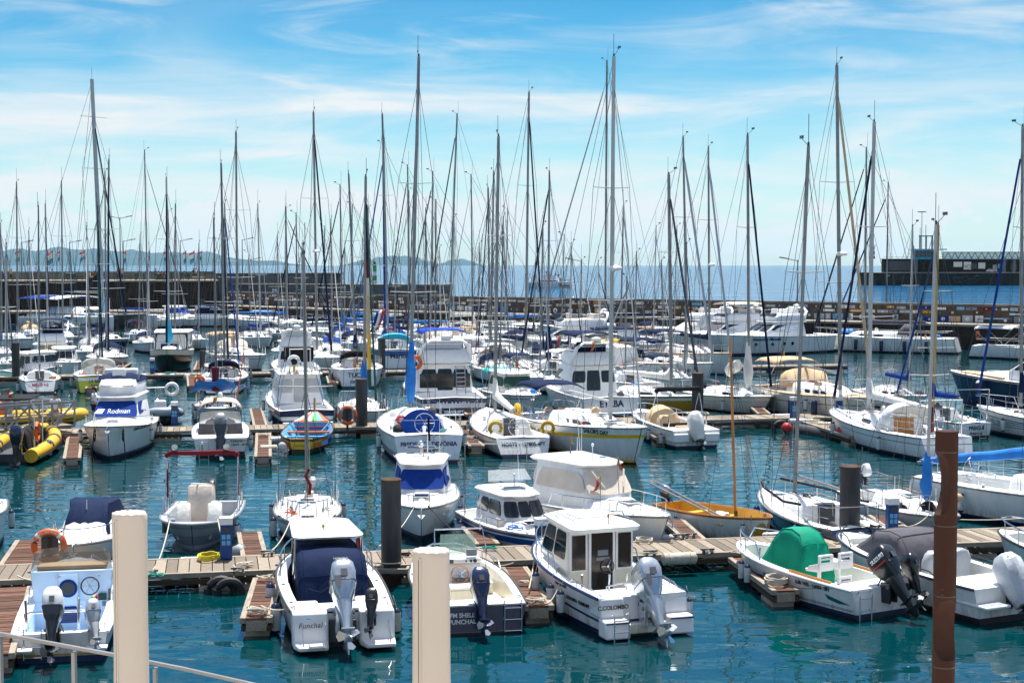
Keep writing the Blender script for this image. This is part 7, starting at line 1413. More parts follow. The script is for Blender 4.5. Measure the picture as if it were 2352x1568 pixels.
# ================================================================ ROW 4 (far side, along the quay)
def catamaran(label, px, py, head, L, B, mast, cover='blackc', awn='royal', awn2='white2'):
    b = Boat('catamaran', label, 'catamaran', px, py, 0, 'mid', head, L, B)
    for sg in (1, -1):
        m_ = MB(); rings = []
        for i in range(15):
            t = i / 14; x = -L / 2 + L * t; w_ = (.9 if t < .5 else .9 * (1 - ((t - .5) / .5) ** 2.2) + .03); z1 = 1.35 + .45 * t; y0 = sg * (B / 2 - .95)
            rings.append([(x, y0 + w_, z1), (x, y0 + w_ * .9, .2), (x - .3 * (t ** 3), y0, -.4), (x, y0 - w_ * .9, .2), (x, y0 - w_, z1), (x, y0, z1 + .1)])
        m_.loft(rings, 'white'); b.b('float_hull', m_, smooth=50); b.b('hull_star', MB().lathe((L * .3, sg * (B / 2 - .15) , 1.4), [(.3, 0), (.3, .03)], 'yellow', 5, 'y'))
    b.b('bridge_deck', MB().box(-L * .46, L * .12, -B / 2 + .9, B / 2 - .9, 1.0, 1.75, 'white2'), bev=.1); b.b('trampoline', MB().box(L * .12, L * .40, -B / 2 + 1.2, B / 2 - 1.2, 1.75, 1.8, 'lightblue')); b.b('cross_beam', MB().tube([(L * .40, -B / 2 + .9, 1.9), (L * .40, B / 2 - .9, 1.9)], .15, 'alu', 8))
    S = Stack([(1.9, -L * .3, L * .1, B * .33, B * .25, .5), (2.6, -L * .3, L * .04, B * .30, B * .22, .4), (2.8, -L * .3, L * .0, B * .26, B * .18, .3)], .4); b.b('deckhouse', S.mb('white2'), smooth=50); b.b('windscreen', S.win('glass', 'f', .05, .95, .2, .8, 0, .02))
    rows = [[(x, v * B * .48, 3.9 + .45 * (1 - v * v) - (.1 if i % 2 else 0)) for v in (-1, -.5, 0, .5, 1)] for i, x in enumerate((-L * .5, -L * .35, -L * .2, -L * .05))]
    o = b.b('awning', MB().loft(rows, awn, closed=False, cap=(False, False), mats=[awn, awn, awn2])); o.modifiers.new('thick', 'SOLIDIFY').thickness = .04
    for x in (-L * .5, -L * .27, -L * .05):
        for sg in (1, -1): b.b('awning_post', MB().tube([(x, sg * B * .46, 1.9), (x, sg * B * .46, 3.95)], .04, 'white2', 5))
    base = b.loc(at(mast[0], mast[3], 2.)); ms = max(-L * .34, min(L * .15, base.x)); bp = b.w(ms, 0, 2.0); tp = atY(mast[1] + (px_of(bp)[0] - mast[0]), mast[2], bp.y); tl = b.loc(tp); bl = Vector((ms, 0, 2.0)); P = lambda f: bl.lerp(tl, f)
    mo = b.b('mast', MB().tube([bl, P(.5), P(1)], .34, 'mastw', 8, .24))
    for f in (.36, .62, .84): b.b('spreader', MB().tube([P(f) + Vector((0, -B * .24, 0)), P(f), P(f) + Vector((0, B * .24, 0))], .05, 'mastw', 5), mo)
    for sg in (1, -1): b.b('shroud', MB().tube([(ms - 1, sg * B * .46, 2), P(.36) + Vector((0, sg * B * .24, 0)), P(.62) + Vector((0, sg * B * .24, 0)), P(.85)], .03, 'wire', 4)); b.b('shroud', MB().tube([(ms - 1.5, sg * B * .46, 2), P(.83)], .03, 'wire', 4)); b.b('shroud', MB().tube([(-L * .48, sg * B * .44, 2), P(.99)], .025, 'wire', 4))
    b.b('furled_sail', MB().tube([(L * .40, 0, 2.2), Vector((L * .40, 0, 2.2)).lerp(P(.83), .95)], .14, 'navyc', 6, .08)); b.b('antenna', MB().tube([P(1), P(1) + Vector((0, 0, 1.5))], .025, 'wire', 4))
    g = P(.09); e = g + Vector((-L * .42, 0, .1)); b.b('boom', MB().tube([g, e], .16, 'mastw', 7)); b.b('sail_cover', MB().loft([[g.lerp(e, v) + Vector((0, y, z * (2.6 * (1 - v) ** 2 + .35))) for y, z in ((-.2, 0), (.2, 0), (.1, 1), (-.1, 1))] for v in (0, .15, .35, .6, 1)], cover))
    return b
catamaran('big white sailing catamaran with blue and white awning and a thick leaning mast', 205, 752, 322, 20., 9., (200, 175, 182, 725))
sail('white yacht with blue boom cover beside the big catamaran', 345, 748, 0, 'mid', 350, 11.5, 3.5, (339, 332, 345), 'royal', 'white', 'white', 'anti', furl='alud', furlr=.09)
sail('white yacht behind the black wheelhouse yacht, with beige boom cover', 426, 752, 0, 'bow', 345, 11., 3.4, (388, 386, 485), 'beige', 'white', 'white', 'anti', mk='alud')
cruiser('small white cruiser with blue screen cover beside the quay', 472, 748, 0, 'bow', 335, 9., 3., 'hard', scr='bluec', fen=0)
cruiser('white express cruiser with navy cockpit canvas at the quay', 606, 745, .3, 'bow', 356, 13., 3.8, 'express', scr='navyc', fen=0, roofk='navyc', glassk='navyc')
G5 = sail('old white sloop with ragged blue sail cover and small stern name', 584, 756, .2, 'stern', 4, 11., 3.2, (658, 657, 477), 'skyc', 'white', 'white', 'anti', text='Look II', tsz=.4, mk='gold', bim='skyc', booml=6.5, furl='navyc', furlr=.12)
sail('white sloop right of the ragged blue covered sloop', 640, 765, .9, 'bow', 178, 12., 3.6, (683, 680, 490), 'navyc', 'white', 'white', 'anti', furl='navyc', furlr=.13)
sail('white yacht with navy sail cover and pale tent at the far row', 738, 770, .9, 'bow', 182, 14., 4.0, (786, 781, 425), 'skyc', 'white', 'stripe_navy', 'stripe_navy', dodger='royal', furl='navyc', furlr=.13)
sail('white yacht with light blue sprayhood and green pennant in the far row', 815, 772, .9, 'bow', 183, 12.5, 3.8, (884, 881, 330), 'navyc', 'white', 'lgrey', 'anti', dodger='royal', furl='hullblue', furlr=.16)
sail('white yacht with bright blue boom cover left of centre in the far row', 925, 772, .9, 'bow', 184, 12., 3.7, (940, 936, 380), 'skyc', 'white', 'white', 'anti', dodger='navyc', furl='navyc', furlr=.12)
sail('white yacht with draped white sail near the centre of the far row', 985, 775, .9, 'bow', 184, 12.5, 3.7, (989, 994, 395), None, 'white', 'white', 'anti', furl='greyc', furlr=.14)
sail('white yacht with tall dark mast and blue dinghy cover in the far row', 1000, 772, 0, 'bow', 200, 13., 3.9, (1032, 1050, 262), 'whitec', 'white', 'lgrey', 'anti', furl='greyc', furlr=.16, mfat=1.2)
sail('white yacht with white mast wrapped sail left of the motor yachts', 1068, 776, .9, 'bow', 186, 13., 3.8, (1086, 1082, 402), 'whitec', 'white', 'stripe_navy', 'anti', furl='lgrey')
sail('white yacht with low cabin in front of the twin windscreen motor yacht', 1110, 790, .9, 'bow', 188, 13., 3.9, (1000, 1001, 460), None, 'white', 'white', 'anti', furl=None)
G12 = cruiser('white flybridge motor yacht with raked windscreen in the far row', 1112, 778, 1.9, 'bow', 194, 15., 4.6, 'yacht', fb=1.9, fs=1.5, fen=0, canvas='beige', hh=.68)
G13 = cruiser('navy hulled motor yacht with navy canvas top and sun glinting on its glass', 1222, 785, 1.8, 'bow', 200, 13.5, 4.2, 'express', hullc='navy', stripe='white', st=(.05, .45), low='navy', roofk='navyc', fb=1.9, fs=1.4, fen=0, hh=.72)
G14 = cruiser('white motor yacht under white fabric covers behind the mast cluster', 1472, 762, 1.6, 'bow', 206, 14., 4.3, 'yacht', scr='whitec', glassk='whitec', fb=1.8, fs=1.4, fen=0, canvas='whitec', hh=.66)
G15 = cruiser('white motor yacht with grey screen cover and cream bimini arch', 1520, 772, 1.6, 'bow', 208, 15., 4.6, 'yacht', scr='greyc', glassk='glass', fb=1.9, fs=1.5, fen=0, bimk='beige', hh=.68)
G16 = cruiser('big white three deck motor yacht with portholes, nearest of the quay yachts', 1648, 766, 2.1, 'bow', 216, 14., 4.6, 'yacht', fb=2.0, fs=1.6, fen=0, canvas='white2', hh=.72)
for i, x in enumerate((3.4, 1.6, .2, -.8)):
    for sg in (1, -1): G16.b('porthole', MB().lathe((x, sg * (G16.side(x, 1.05) + .01), 1.05), [(.02, -.03), (.17, -.03), (.17, .03), (.02, .03)], 'glass', 12, 'y'))
G16.txt('Alexandra Manuela', .42, 'p', 2.4, 1.5, 'royal', shear=.3)
G20 = sail('tall black masted yacht with navy boom cover heaped with tan fenders', 1372, 775, 0, 'mid', 172, 15., 4.4, (1390, 1394, 140), 'navyc', 'white', 'white', 'anti', furl='lgrey', furlr=.17, mfat=1.3, booml=7.)
G17 = sail('long white cruising yacht with grey boom cover and four black fenders on its side', 1868, 764, 1.75, 'bow', 156, 14.2, 4.2, (1987, 1990, 340), 'greyc', 'white', 'white', 'stripe_navy', dodger='greyc', wins=3, furl='blackc', furlr=.13, fb=1.5, fs=1.3, booml=6., mfat=1.2, coverstyle='boom')
for x in (2.5, 0, -2.2, -4.4):
    fender(G17, x, 1, 1.15, 'fendernavy')
G17.b('dinghy_cover', fabric([[(3.2 + i * .3, .5 * math.cos(a), 1.9 + .35 * math.sin(a)) for a in range(6)] for i in range(5)], 'skyc', 4, .06), smooth=60); G17.txt('Oceanis', .3, 'p', -4.6, 1.1, 'lgrey')
sail('yacht half hidden behind the long white cruising yacht, with blue boom cover', 2030, 765, 0, 'mid', 156, 12., 3.6, (2036, 2040, 420), 'royal', 'white', 'white', 'anti', furl='royal', furlr=.15)
G18 = sail('white cruising yacht with solar panel and orange lifebuoy at the right edge', 2236, 800, .8, 'stern', -38, 14.5, 4.3, None, None, 'white', 'white', 'stripe_navy', bim='white2', dodger='greyc', wins=2)
G18.b('hull_window', MB().box(-.5, 1.2, -2.2, -2.05, .8, 1.15, 'glass')); G18.b('ring_buoy', MB().torus((-6.4, -1.2, 2.1), .33, .1, 'orange', 'x', 14, 6)); G18.b('solar_panel', MB().box(-6.5, -4.2, -1.3, 1.3, 3.55, 3.6, 'solar'))
# motor cruiser out beyond the concrete wall and passenger catamaran at sea
G21 = cruiser('white motor cruiser with dark hardtop passing outside the breakwater', 918, 684, 0, 'bow', 186, 15., 4.8, 'yacht', fb=2.0, fs=1.6, fen=0, bimk='white2', hh=.7); G21.e.location = Vector((-14.5, 262, 0))
def seacat():
    Y = 560.; k = Y / F; c = Vector(((1262 - 1176) / F * Y, Y, 0)); o = empty('catamaran', c, R(0), 'white passenger catamaran crowded with people out at sea', 'catamaran'); g = lambda n, m: m.build(n, o)
    for y in (-3.2, 3.2): g('float_hull', MB().loft([[(x, y - w_, 1.9 + .1 * t), (x + d, y - w_ * .7, -.3), (x + d, y + w_ * .7, -.3), (x, y + w_, 1.9 + .1 * t)] for t, (x, w_, d) in enumerate(((-9.0, .3, 1.3), (-7.5, .9, .5), (0, 1.1, 0), (6.5, 1.1, 0), (8.2, 1.0, 0)))], 'white'))
    g('topside_band', MB().box(3.2, 8.2, -4.33, -4.31, .6, 1.9, 'greyhull')); g('bridge_deck', MB().box(-6.5, 7.5, -3, 3, 1.0, 2.0, 'white2')); S = Stack([(2.0, -4.5, 3.5, 2.9, 2.7, .2), (3.4, -3.8, 3.2, 2.7, 2.4, .2), (3.6, -3.9, 3.9, 2.9, 2.6, .2)], .5); g('deckhouse', S.mb('white2')); g('window', S.win('glass', 's', .1, .9, .3, .8, 0, .03)); g('flybridge', MB().box(-3, 2.4, -2.5, 2.5, 3.6, 4.5, 'white2').box(-2.7, 2.2, -2.2, 2.2, 4.5, 4.6, 'dgrey')); g('hard_top', MB().box(-3.2, 2.8, -2.4, 2.4, 6.2, 6.35, 'white2')); m_ = MB(); [m_.tube([(x, y, 4.4), (x, y, 6.2)], .06, 'dgrey', 5) for x in (-2.8, 2.3) for y in (-2.2, 2.2)]; g('hard_top_post', m_)
    g('mast', MB().tube([(-.5, 0, 6.3), (-.5, 0, 8.2)], .08, 'white2', 5)); g('railing', MB().tube([(3.5, -4.1, 3.0), (8, -4.1, 3.0), (8, 4.1, 3.0)], .05, 'dgrey', 5).tube([(-8, -4.1, 2.9), (3.5, -4.1, 3.0)], .04, 'steel', 4)); g('ring_buoy', MB().torus((-1.2, -4.1, 2.4), .4, .12, 'orange', 'y', 14, 6)); return c
SC = seacat()
# ---- people ------------------------------------------------------------------------------------
import bmesh
def skin(name, verts, edges, radii, key, parent, root=0, sub=2):
    me = bpy.data.meshes.new(name); bm_ = bmesh.new(); ly = bm_.verts.layers.skin.verify(); vs = [bm_.verts.new(v) for v in verts]
    for v, r_ in zip(vs, radii): v[ly].radius = (r_, r_) if not isinstance(r_, tuple) else r_
    vs[root][ly].use_root = True
    for a, c in edges: bm_.edges.new((vs[a], vs[c]))
    bm_.to_mesh(me); bm_.free(); me.materials.append(M[key]); o = bpy.data.objects.new(name, me); col.objects.link(o); o.parent = parent
    s_ = o.modifiers.new('skin', 'SKIN'); s_.use_smooth_shade = True; u = o.modifiers.new('sub', 'SUBSURF'); u.levels = sub; u.render_levels = sub; return o
def person(label, loc, rz, arms='relaxed', seated=False, shirt='shirt', pants='shorts', shortp=True, group=None, sc_=1., hair='hair', sub=2, hands=True):
    e = empty('person', loc, rz, label, 'person', group); e.scale = (sc_,) * 3
    # +x is forward. standing 1.75 m
    hz = .92 if not seated else .50
    V = [(0, 0, hz), (0, 0, hz + .18), (0, 0, hz + .38), (-.01, 0, hz + .52), (.0, 0, hz + .60), (.03, 0, hz + .70), (.03, 0, hz + .80)]
    Rr = [(.135, .10), (.125, .095), (.155, .10), (.11, .07), (.055, .055), (.085, .075), (.075, .07)]; E = [(0, 1), (1, 2), (2, 3), (3, 4), (4, 5), (5, 6)]
    hnd = []
    for sg in (1, -1):
        i = len(V); f = arms
        sh = (0, .19 * sg, hz + .50); el = (-.03, .24 * sg, hz + .22); ha = (.05, .25 * sg, hz - .02)
        if f == 'forward': el = (.08, .22 * sg, hz + .26); ha = (.33, .12 * sg, hz + .27)
        if f == 'rail': el = (.14, .22 * sg, hz + .28); ha = (.34, .18 * sg, hz + .12)
        V += [sh, el, ha]; Rr += [.052, .042, .028]; E += [(3, i), (i, i + 1), (i + 1, i + 2)]; hnd.append((Vector(el), Vector(ha), sg))
        j = len(V)
        if seated: L_ = [(.02, .10 * sg, hz - .03), (.42, .12 * sg, hz - .02), (.45, .12 * sg, .07), (.56, .13 * sg, .03)]
        else: L_ = [(0, .10 * sg, hz - .08), (.02, .11 * sg, .50), (-.03, .11 * sg, .08), (.10, .12 * sg, .035)]
        V += L_; Rr += [.095, .062, .040, .032]; E += [(0, j), (j, j + 1), (j + 1, j + 2), (j + 2, j + 3)]
    skin('body', V, E, Rr, 'skin', e, sub=sub)
    # clothes follow the same skeleton
    s_ = skin('shirt', [V[0], V[1], V[2], V[3], (0, .19, hz + .50), (-.02, .225, hz + .32), (0, -.19, hz + .50), (-.02, -.225, hz + .32)], [(0, 1), (1, 2), (2, 3), (3, 4), (4, 5), (3, 6), (6, 7)], [(.155, .118), (.15, .115), (.175, .12), (.12, .085), .07, .065, .07, .065], shirt, e, sub=sub)
    kn = .5 if shortp else .13
    if seated: P = [(0, 0, hz + .02), (.02, .10, hz - .03), (.38, .12, hz - .02), (.02, -.10, hz - .03), (.38, -.12, hz - .02)]
    else: P = [(0, 0, hz + .02), (0, .10, hz - .1), (.01, .11, kn + .06), (0, -.10, hz - .1), (.01, -.11, kn + .06)]
    skin('shorts' if shortp else 'trousers', P, [(0, 1), (1, 2), (0, 3), (3, 4)], [(.155, .12), .115, .095 if shortp else .06, .115, .095 if shortp else .06], pants, e, sub=sub)
    if hair:
        m_ = MB(); hc = Vector((.005, 0, hz + .775)); m_.T = Matrix.Translation(hc) @ Matrix.Rotation(R(-14), 4, 'Y'); m_.lathe((0, 0, 0), [(.088, -.05), (.106, .0), (.10, .05), (.06, .10), (.01, .115)], hair, 14); m_.build('hair', e, smooth=60)
    if hands:
        fc = MB(); 
        for sg in (1, -1): fc.sphere((.112, .03 * sg, hz + .755), .011, 'black', 8)
        fc.build('eyes', e); MB().tube([(.105, 0, hz + .755), (.135, 0, hz + .725), (.108, 0, hz + .715)], .012, 'skin', 6).build('nose', e)
        for el, ha, sg in hnd:
            d = (ha - el).normalized(); u = Vector((0, 0, 1)) if abs(d.z) < .8 else Vector((1, 0, 0)); s2 = d.cross(u).normalized(); fv = [ha, ha + d * .07]; fe = [(0, 1)]; fr = [.022, .030]
            for k in range(4):
                b0 = ha + d * .08 + u * (.024 - .016 * k); i = len(fv); ln = (.060, .072, .066, .05)[k]; cu = s2 * (.02 * sg)
                fv += [b0, b0 + d * ln * .5 + cu * .4, b0 + d * ln * .8 + cu * 1.6]; fr += [.010, .009, .008]; fe += [(1, i), (i, i + 1), (i + 1, i + 2)]
            i = len(fv); fv += [ha + d * .03 + u * .035, ha + d * .065 + u * .05]; fr += [.011, .009]; fe += [(0, i), (i, i + 1)]
            skin('hand', fv, fe, fr, 'skin', e, sub=1)
    return e
p = at(217, 968, ZP + .013); pm = person('man in white T-shirt and black shorts standing on the pontoon holding a line', p, R(172), 'forward'); 
MB().tube([(0, 0, 0), (-1.2, .3, -.25), (-2.6, .8, .1), (-4.0, 1.4, 1.0)], .012, 'roped', 5).build('mooring_line').location = p + Vector((-.40, 0, 1.22))
tag([o for o in bpy.data.objects if o.name.startswith('mooring_line')][-1], 'dark line held by the standing man', 'rope')
p = at(128, 990, ZP + .013); pm = person('man in white T-shirt and dark cap on the gangway, seen from behind', (p.x, p.y, ZP + .1), R(100), 'rail', pants='lgrey', hair='black')
far_ = [(10, 1.0, 0, 'shirt'), (25, 1.02, 1, 'yellow'), (165, 1., 2, 'shirt'), (322, .95, 2, 'hair'), (456, 1., 1, 'greyc'), (462 - 17, 1., 0, 'navyc'), (443 + 7, 1.02, 0, 'shirt'), (270, 1.05, 0, 'red'), (281, 1., 0, 'tan'), (358, 1., 0, 'greyc'), (364, .95, 2, 'shirt'), (372, .95, 2, 'red'), (382, .95, 2, 'beige'), (424, .95, 2, 'greyc'), (206, .95, 2, 'whitec'), (216, .95, 2, 'red')]
FL = ['woman in white top at the far left railing', 'person in yellow at the far left railing', 'seated person in white by the slim lamp post', 'seated dark haired person behind the masts', 'person in dark jacket at the right end of the promenade', 'person in navy beside the banner flags', 'person in white leaning on the promenade railing', 'tourist in red with backpack on the promenade', 'tourist in tan jacket beside the red backpacker', 'person in dark cap sitting up on the parapet', 'seated person in white on the promenade bench', 'seated person in red on the promenade bench', 'seated person in beige at the bench end', 'seated person in dark clothes left of the flags', 'seated person in cream left of the double lamp', 'seated person in red beside the one in cream']
for (px, s_, k, c_), lb in zip(far_, FL):
    Yp = promY((px - 1176) / F * 209) + 3.; q = atY(px, 640, Yp); e = person(lb, (q.x, Yp, 6.223), R(rnd.choice((80, 260, 200, -20))), 'relaxed', seated=k == 2, shirt=c_, pants=rnd.choice(('navyc', 'shorts', 'tan', 'royal')), shortp=rnd.random() < .5, sub=1, hands=False)
    if k == 2: bn = empty('bench', (q.x, Yp, 6.223), rnd.choice((R(80), R(260))), 'bench carrying the ' + lb[7:] if lb.startswith('seated') else 'bench', 'bench'); bn.rotation_euler = e.rotation_euler; MB().box(-.25, .3, -.8, .8, .36, .42, 'dgreen').build('seat', bn); [MB().box(-.2, .25, y - .04, y + .04, 0, .355, 'dgreen').build('leg', bn) for y in (-.7, .7)]; MB().box(-.33, -.28, -.8, .8, .5, .9, 'dgreen').box(-.3, -.26, -.7, -.62, .4, .55, 'dgreen').box(-.3, -.26, .62, .7, .4, .55, 'dgreen').build('backrest', bn)
q = atY(1441 - 2, 655, 199.5)
for i, (dx, dy, dz_, c_) in enumerate(((3.9, -3.0, 2.0, 'navyc'), (4.9, -2, 2.0, 'blackc'), (5.8, -3, 2.0, 'shirt'), (7.2, -3, 2.0, 'shirt'), (2.4, -1.5, 3.6, 'greyc'), (.8, -1.5, 4.6, 'shirt'), (-1.2, -1.5, 4.6, 'navyc'), (3.1, -2.4, 3.6, 'blackc'))):
    person(['passenger in navy', 'passenger in black', 'passenger in white', 'passenger in white at the bow rail', 'passenger in grey', 'helmsman in white', 'crew member in navy', 'second passenger in black'][i] + ' on the distant catamaran', (SC.x + dx, SC.y + dy, dz_), R(rnd.uniform(0, 360)), 'relaxed', shirt=c_, sub=1, hands=False)
# ---- gangway
def gangway():
    a, c = at(-40, 1010, ZP), at(172, 992, ZP); a = a + (a - c) * .0; d = c - a; L = d.length; o = empty('gangway', a, math.atan2(d.y, d.x), 'aluminium truss gangway coming in from the left edge', 'gangway'); H = 1.15; up = .0; W_ = 1.3
    for y in (0, W_):
        m_ = MB(); m_.box(0, L, y - .05, y + .05, .25, .37, 'alu'); m_.box(0, L + .1, y - .05, y + .05, .25 + H, .25 + H + .12, 'alu'); m_.box(0, L, y - .03, y + .03, .8, .86, 'alu'); m_.build('side_rail', o)
        n = 4
        for i in range(n + 1): x = L * i / n; MB().box(x - .04, x + .04, y - .035, y + .035, .37, .25 + H, 'alu').build('upright', o)
        for i in range(n): x = L * i / n; MB().tube([(x, y, .37 if i % 2 else .25 + H), (x + L / n, y, .25 + H if i % 2 else .37)], .05, 'alu', 6).build('diagonal', o)
    m_ = MB(); x = 0
    while x < L: m_.box(x, x + .13, .06, W_ - .06, .30, .34, 'plank'); x += .15
    m_.build('treads', o)
gangway()
# ---- things lying on the pontoons
def on(px, py): p = at(px, py, ZP + .014); return p
def coil(px, py, key, r, label, n=4, k='rope'):
    p = on(px, py); P = [(r * (.6 + .1 * math.sin(t * .7)) * math.cos(t) * (1 + .06 * math.sin(3 * t)), r * .8 * math.sin(t), .02 + .004 * t + .01 * math.sin(t * 5)) for t in [i * .35 for i in range(int(2 * pi * n / .35))]]
    o = MB().tube(P, .017, key, 5).build('rope_coil', smooth=60); o.location = p; return tag(o, label, k)
coil(480, 1285, 'ropey', .45, 'coil of yellow hose on the near pontoon', 6, 'hose'); coil(1480, 1258 - 14, 'rope', .35, 'pale rope coil on the pontoon behind the wheelhouse boat'); coil(2010 + 68, 1222, 'rope', .5, 'pale hose coil beside the rear service pedestal', 5); coil(392, 858, 'ropeg', .6, 'blue green rope pile on the third pontoon', 4); coil(1783, 1340, 'rope', .42, 'tangled white rope on the end of the narrow finger', 7)
def cyl(px, py, L, r, ang, key, label, z=None, cat='pontoon bumper', nm='pontoon_bumper', n=12):
    p = at(px, py, ZP - .05 if z is None else z); o = empty(nm, p, R(ang), label, cat, 'foam bumpers lashed to the pontoons'); MB().lathe((0, 0, 0), [(r * .5, -L / 2), (r, -L / 2 + .05), (r * .96, -L * .25), (r, -L * .2), (r, L * .2), (r * .96, L * .25), (r, L / 2 - .05), (r * .5, L / 2)], key, n, 'x').build('body', o)
    MB().torus((-L * .3, 0, 0), r * 1.02, .018, 'rope', 'x', 12, 5).torus((L * .3, 0, 0), r * 1.02, .018, 'rope', 'x', 12, 5).build('lashing', o)
GB = 'foam bumper lashed to a pontoon edge'
ORD = ['leftmost'] + [w_ + ' from the left' for w_ in 'second third fourth fifth sixth seventh eighth ninth tenth eleventh twelfth thirteenth fourteenth fifteenth sixteenth'.split()] + ['rightmost']
for oi, (px, py, L, r, an, key) in enumerate(sorted(((1560, 1282, 1.0, .17, 11, 'foam'), (1520, 1236, .9, .11, 11, 'fenderw'), (1780, 1228, .8, .09, 11, 'fenderw'), (1845, 1222, .7, .09, 11, 'fenderw'), (450, 1284, .9, .08, 11, 'fenderw'), (1335, 1240, 1.2, .07, 11, 'foam'), (548, 1262, .5, .14, 80, 'fenderw'), (640, 1010, .8, .17, 11, 'fenderw'), (648, 1025, .7, .17, 100, 'fenderw'), (617, 1030, .8, .17, 11, 'foam'), (255, 1022, .7, .17, 11, 'fenderw'), (1558, 992, .8, .16, 11, 'fenderw'), (1800, 955, 1.4, .12, 11, 'fenderw'), (1840, 968, 1.3, .17, 0, 'fenderw'), (1905, 976, 1.2, .16, -20, 'foam'), (2110, 953, 1.3, .15, 11, 'foam'), (1330, 1004, .6, .16, 11, 'fenderw')))): cyl(px, py, L, r, an, key, ORD[oi] + ' of the foam bumpers lashed to the pontoons')
o = MB().lathe((0, 0, 0), [(.3, -3.2), (.34, -3.15), (.34, 3.15), (.3, 3.2)], 'piling', 16, 'x').build('float_pipe'); p = at(1920, 1002, .1); o.location = p; o.rotation_euler = (0, 0, R(-65)); tag(o, 'ribbed black float pipe under the dark finger pontoon', 'float pipe')
def ball(px, py, r, key, label, z=0., grp=None, two=None):
    p = at(px, py, z); o = empty('ball_fender', p, 0, label, 'ball fender', grp); MB().sphere((0, 0, r * .8), r, key, 14, 1.05).build('body', o); MB().tube([(0, 0, r * 1.75), (0, 0, r * 2.3)], .05, 'fendernavy' if not two else two, 8).build('eye', o)
ball(1807, 992, .27, 'red', 'red ball buoy hanging below the middle pontoon', .1); ball(1942, 1008, .42, 'red', 'large red ball buoy at the end of the pipe float', .1, two='yellow')
for i, px in enumerate((331, 367, 396, 430)): ball(px, 874, .30, 'fenderw', ['leftmost', 'second', 'third', 'rightmost'][i] + ' white ball fender from the left hanging on the third pontoon', .05)
def tyre(px, py, label, z=.25, r=.36, an=11): p = at(px, py, z); o = MB().torus((0, 0, 0), r, r * .33, 'rubber', 'y', 20, 8).build('tyre_fender'); o.location = p; o.rotation_euler = (0, 0, R(an)); tag(o, label, 'tyre')
tyre(508, 1360, 'black tyre fender hanging from the near pontoon', .02, .34); tyre(528, 1362, 'second black tyre fender beside the small finger pontoon', .03, .32); tyre(1793, 985, 'black tyre fender under the middle pontoon', .2); tyre(2205, 640 + 330, 'black tyre fender behind the oval stern sloop', .2)
def ringstand(px, py, label, words, h=.95, r=.33):
    p = on(px, py); o = empty('ring_buoy_stand', (p.x, p.y, ZP + .013), R(8), label, 'lifebuoy stand'); MB().box(-.05, .05, -.03, .03, 0, h + .25, 'darkwood').box(-.22, .22, .02, .05, h - .25, h + .3, 'dgrey').build('board', o)
    rg = MB().torus((0, -.10, h), r, .085, 'orange', 'y', 28, 10).build('ring_buoy', o); m_ = MB()
    for k in range(4):
        a = pi / 4 + k * pi / 2; m_.torus((0, -.10, h), r, .088, 'white2', 'y', 3, 10, a - .1, a + .1)
    m_.build('band', rg)
    text_mesh(words, .085, 'white2', frame((0, -.19, h), (1, 0, 0), (0, 0, 1)), parent=rg, ext=.002, conf=lambda p, c: Vector((math.sin(c.x / r) * (r + c.y), -.193, h + math.cos(c.x / r) * (r + c.y))))
ringstand(115, 1305, 'orange ring buoy with lettering on its stand at lower left', 'MARINA DO FUNCHAL', .62, .38); ringstand(798, 988, 'orange ring buoy on its stand beside the dark mooring pile', 'MARINA DO FUNCHAL', .75, .40)
# mooring cleats on the near pontoon with wound rope
for oi, (px, py) in enumerate(sorted(((345, 1322), (548, 1316), (1330, 1284), (1360, 1238), (1494, 1276), (1290, 1296), (1585, 1236), (1625, 1272), (1715, 1267), (615, 1276), (650, 1308), (1880, 1222), (2060, 1212), (1560, 1238)))):
    p = on(px, py); o = empty('mooring_cleat', (p.x, p.y, ZP + .014), R(11), ORD[oi] + ' of the dark mooring cleats along the near pontoon', 'cleat', 'mooring cleats on the near pontoon'); MB().box(-.14, -.08, -.05, .05, 0, .12, 'dgrey').box(.08, .14, -.05, .05, 0, .12, 'dgrey').tube([(-.2, 0, .14), (.2, 0, .14)], .03, 'dgrey', 8).build('horn', o); rr = random.Random(px); MB().tube([(rr.uniform(-.2, .2), rr.uniform(-.12, .12), .03 + .12 * rr.random()) for _ in range(16)], .013, 'rope', 5).build('rope', o)
def ml(b, x, sg, px, py, sag=.2, key='rope', r=.018): o = mooring(b.w(*b.edge(x, sg, .1, .06)), on(px, py) + Vector((0, 0, .1)), sag, key, r); which(o, b, 'mooring line', sg)
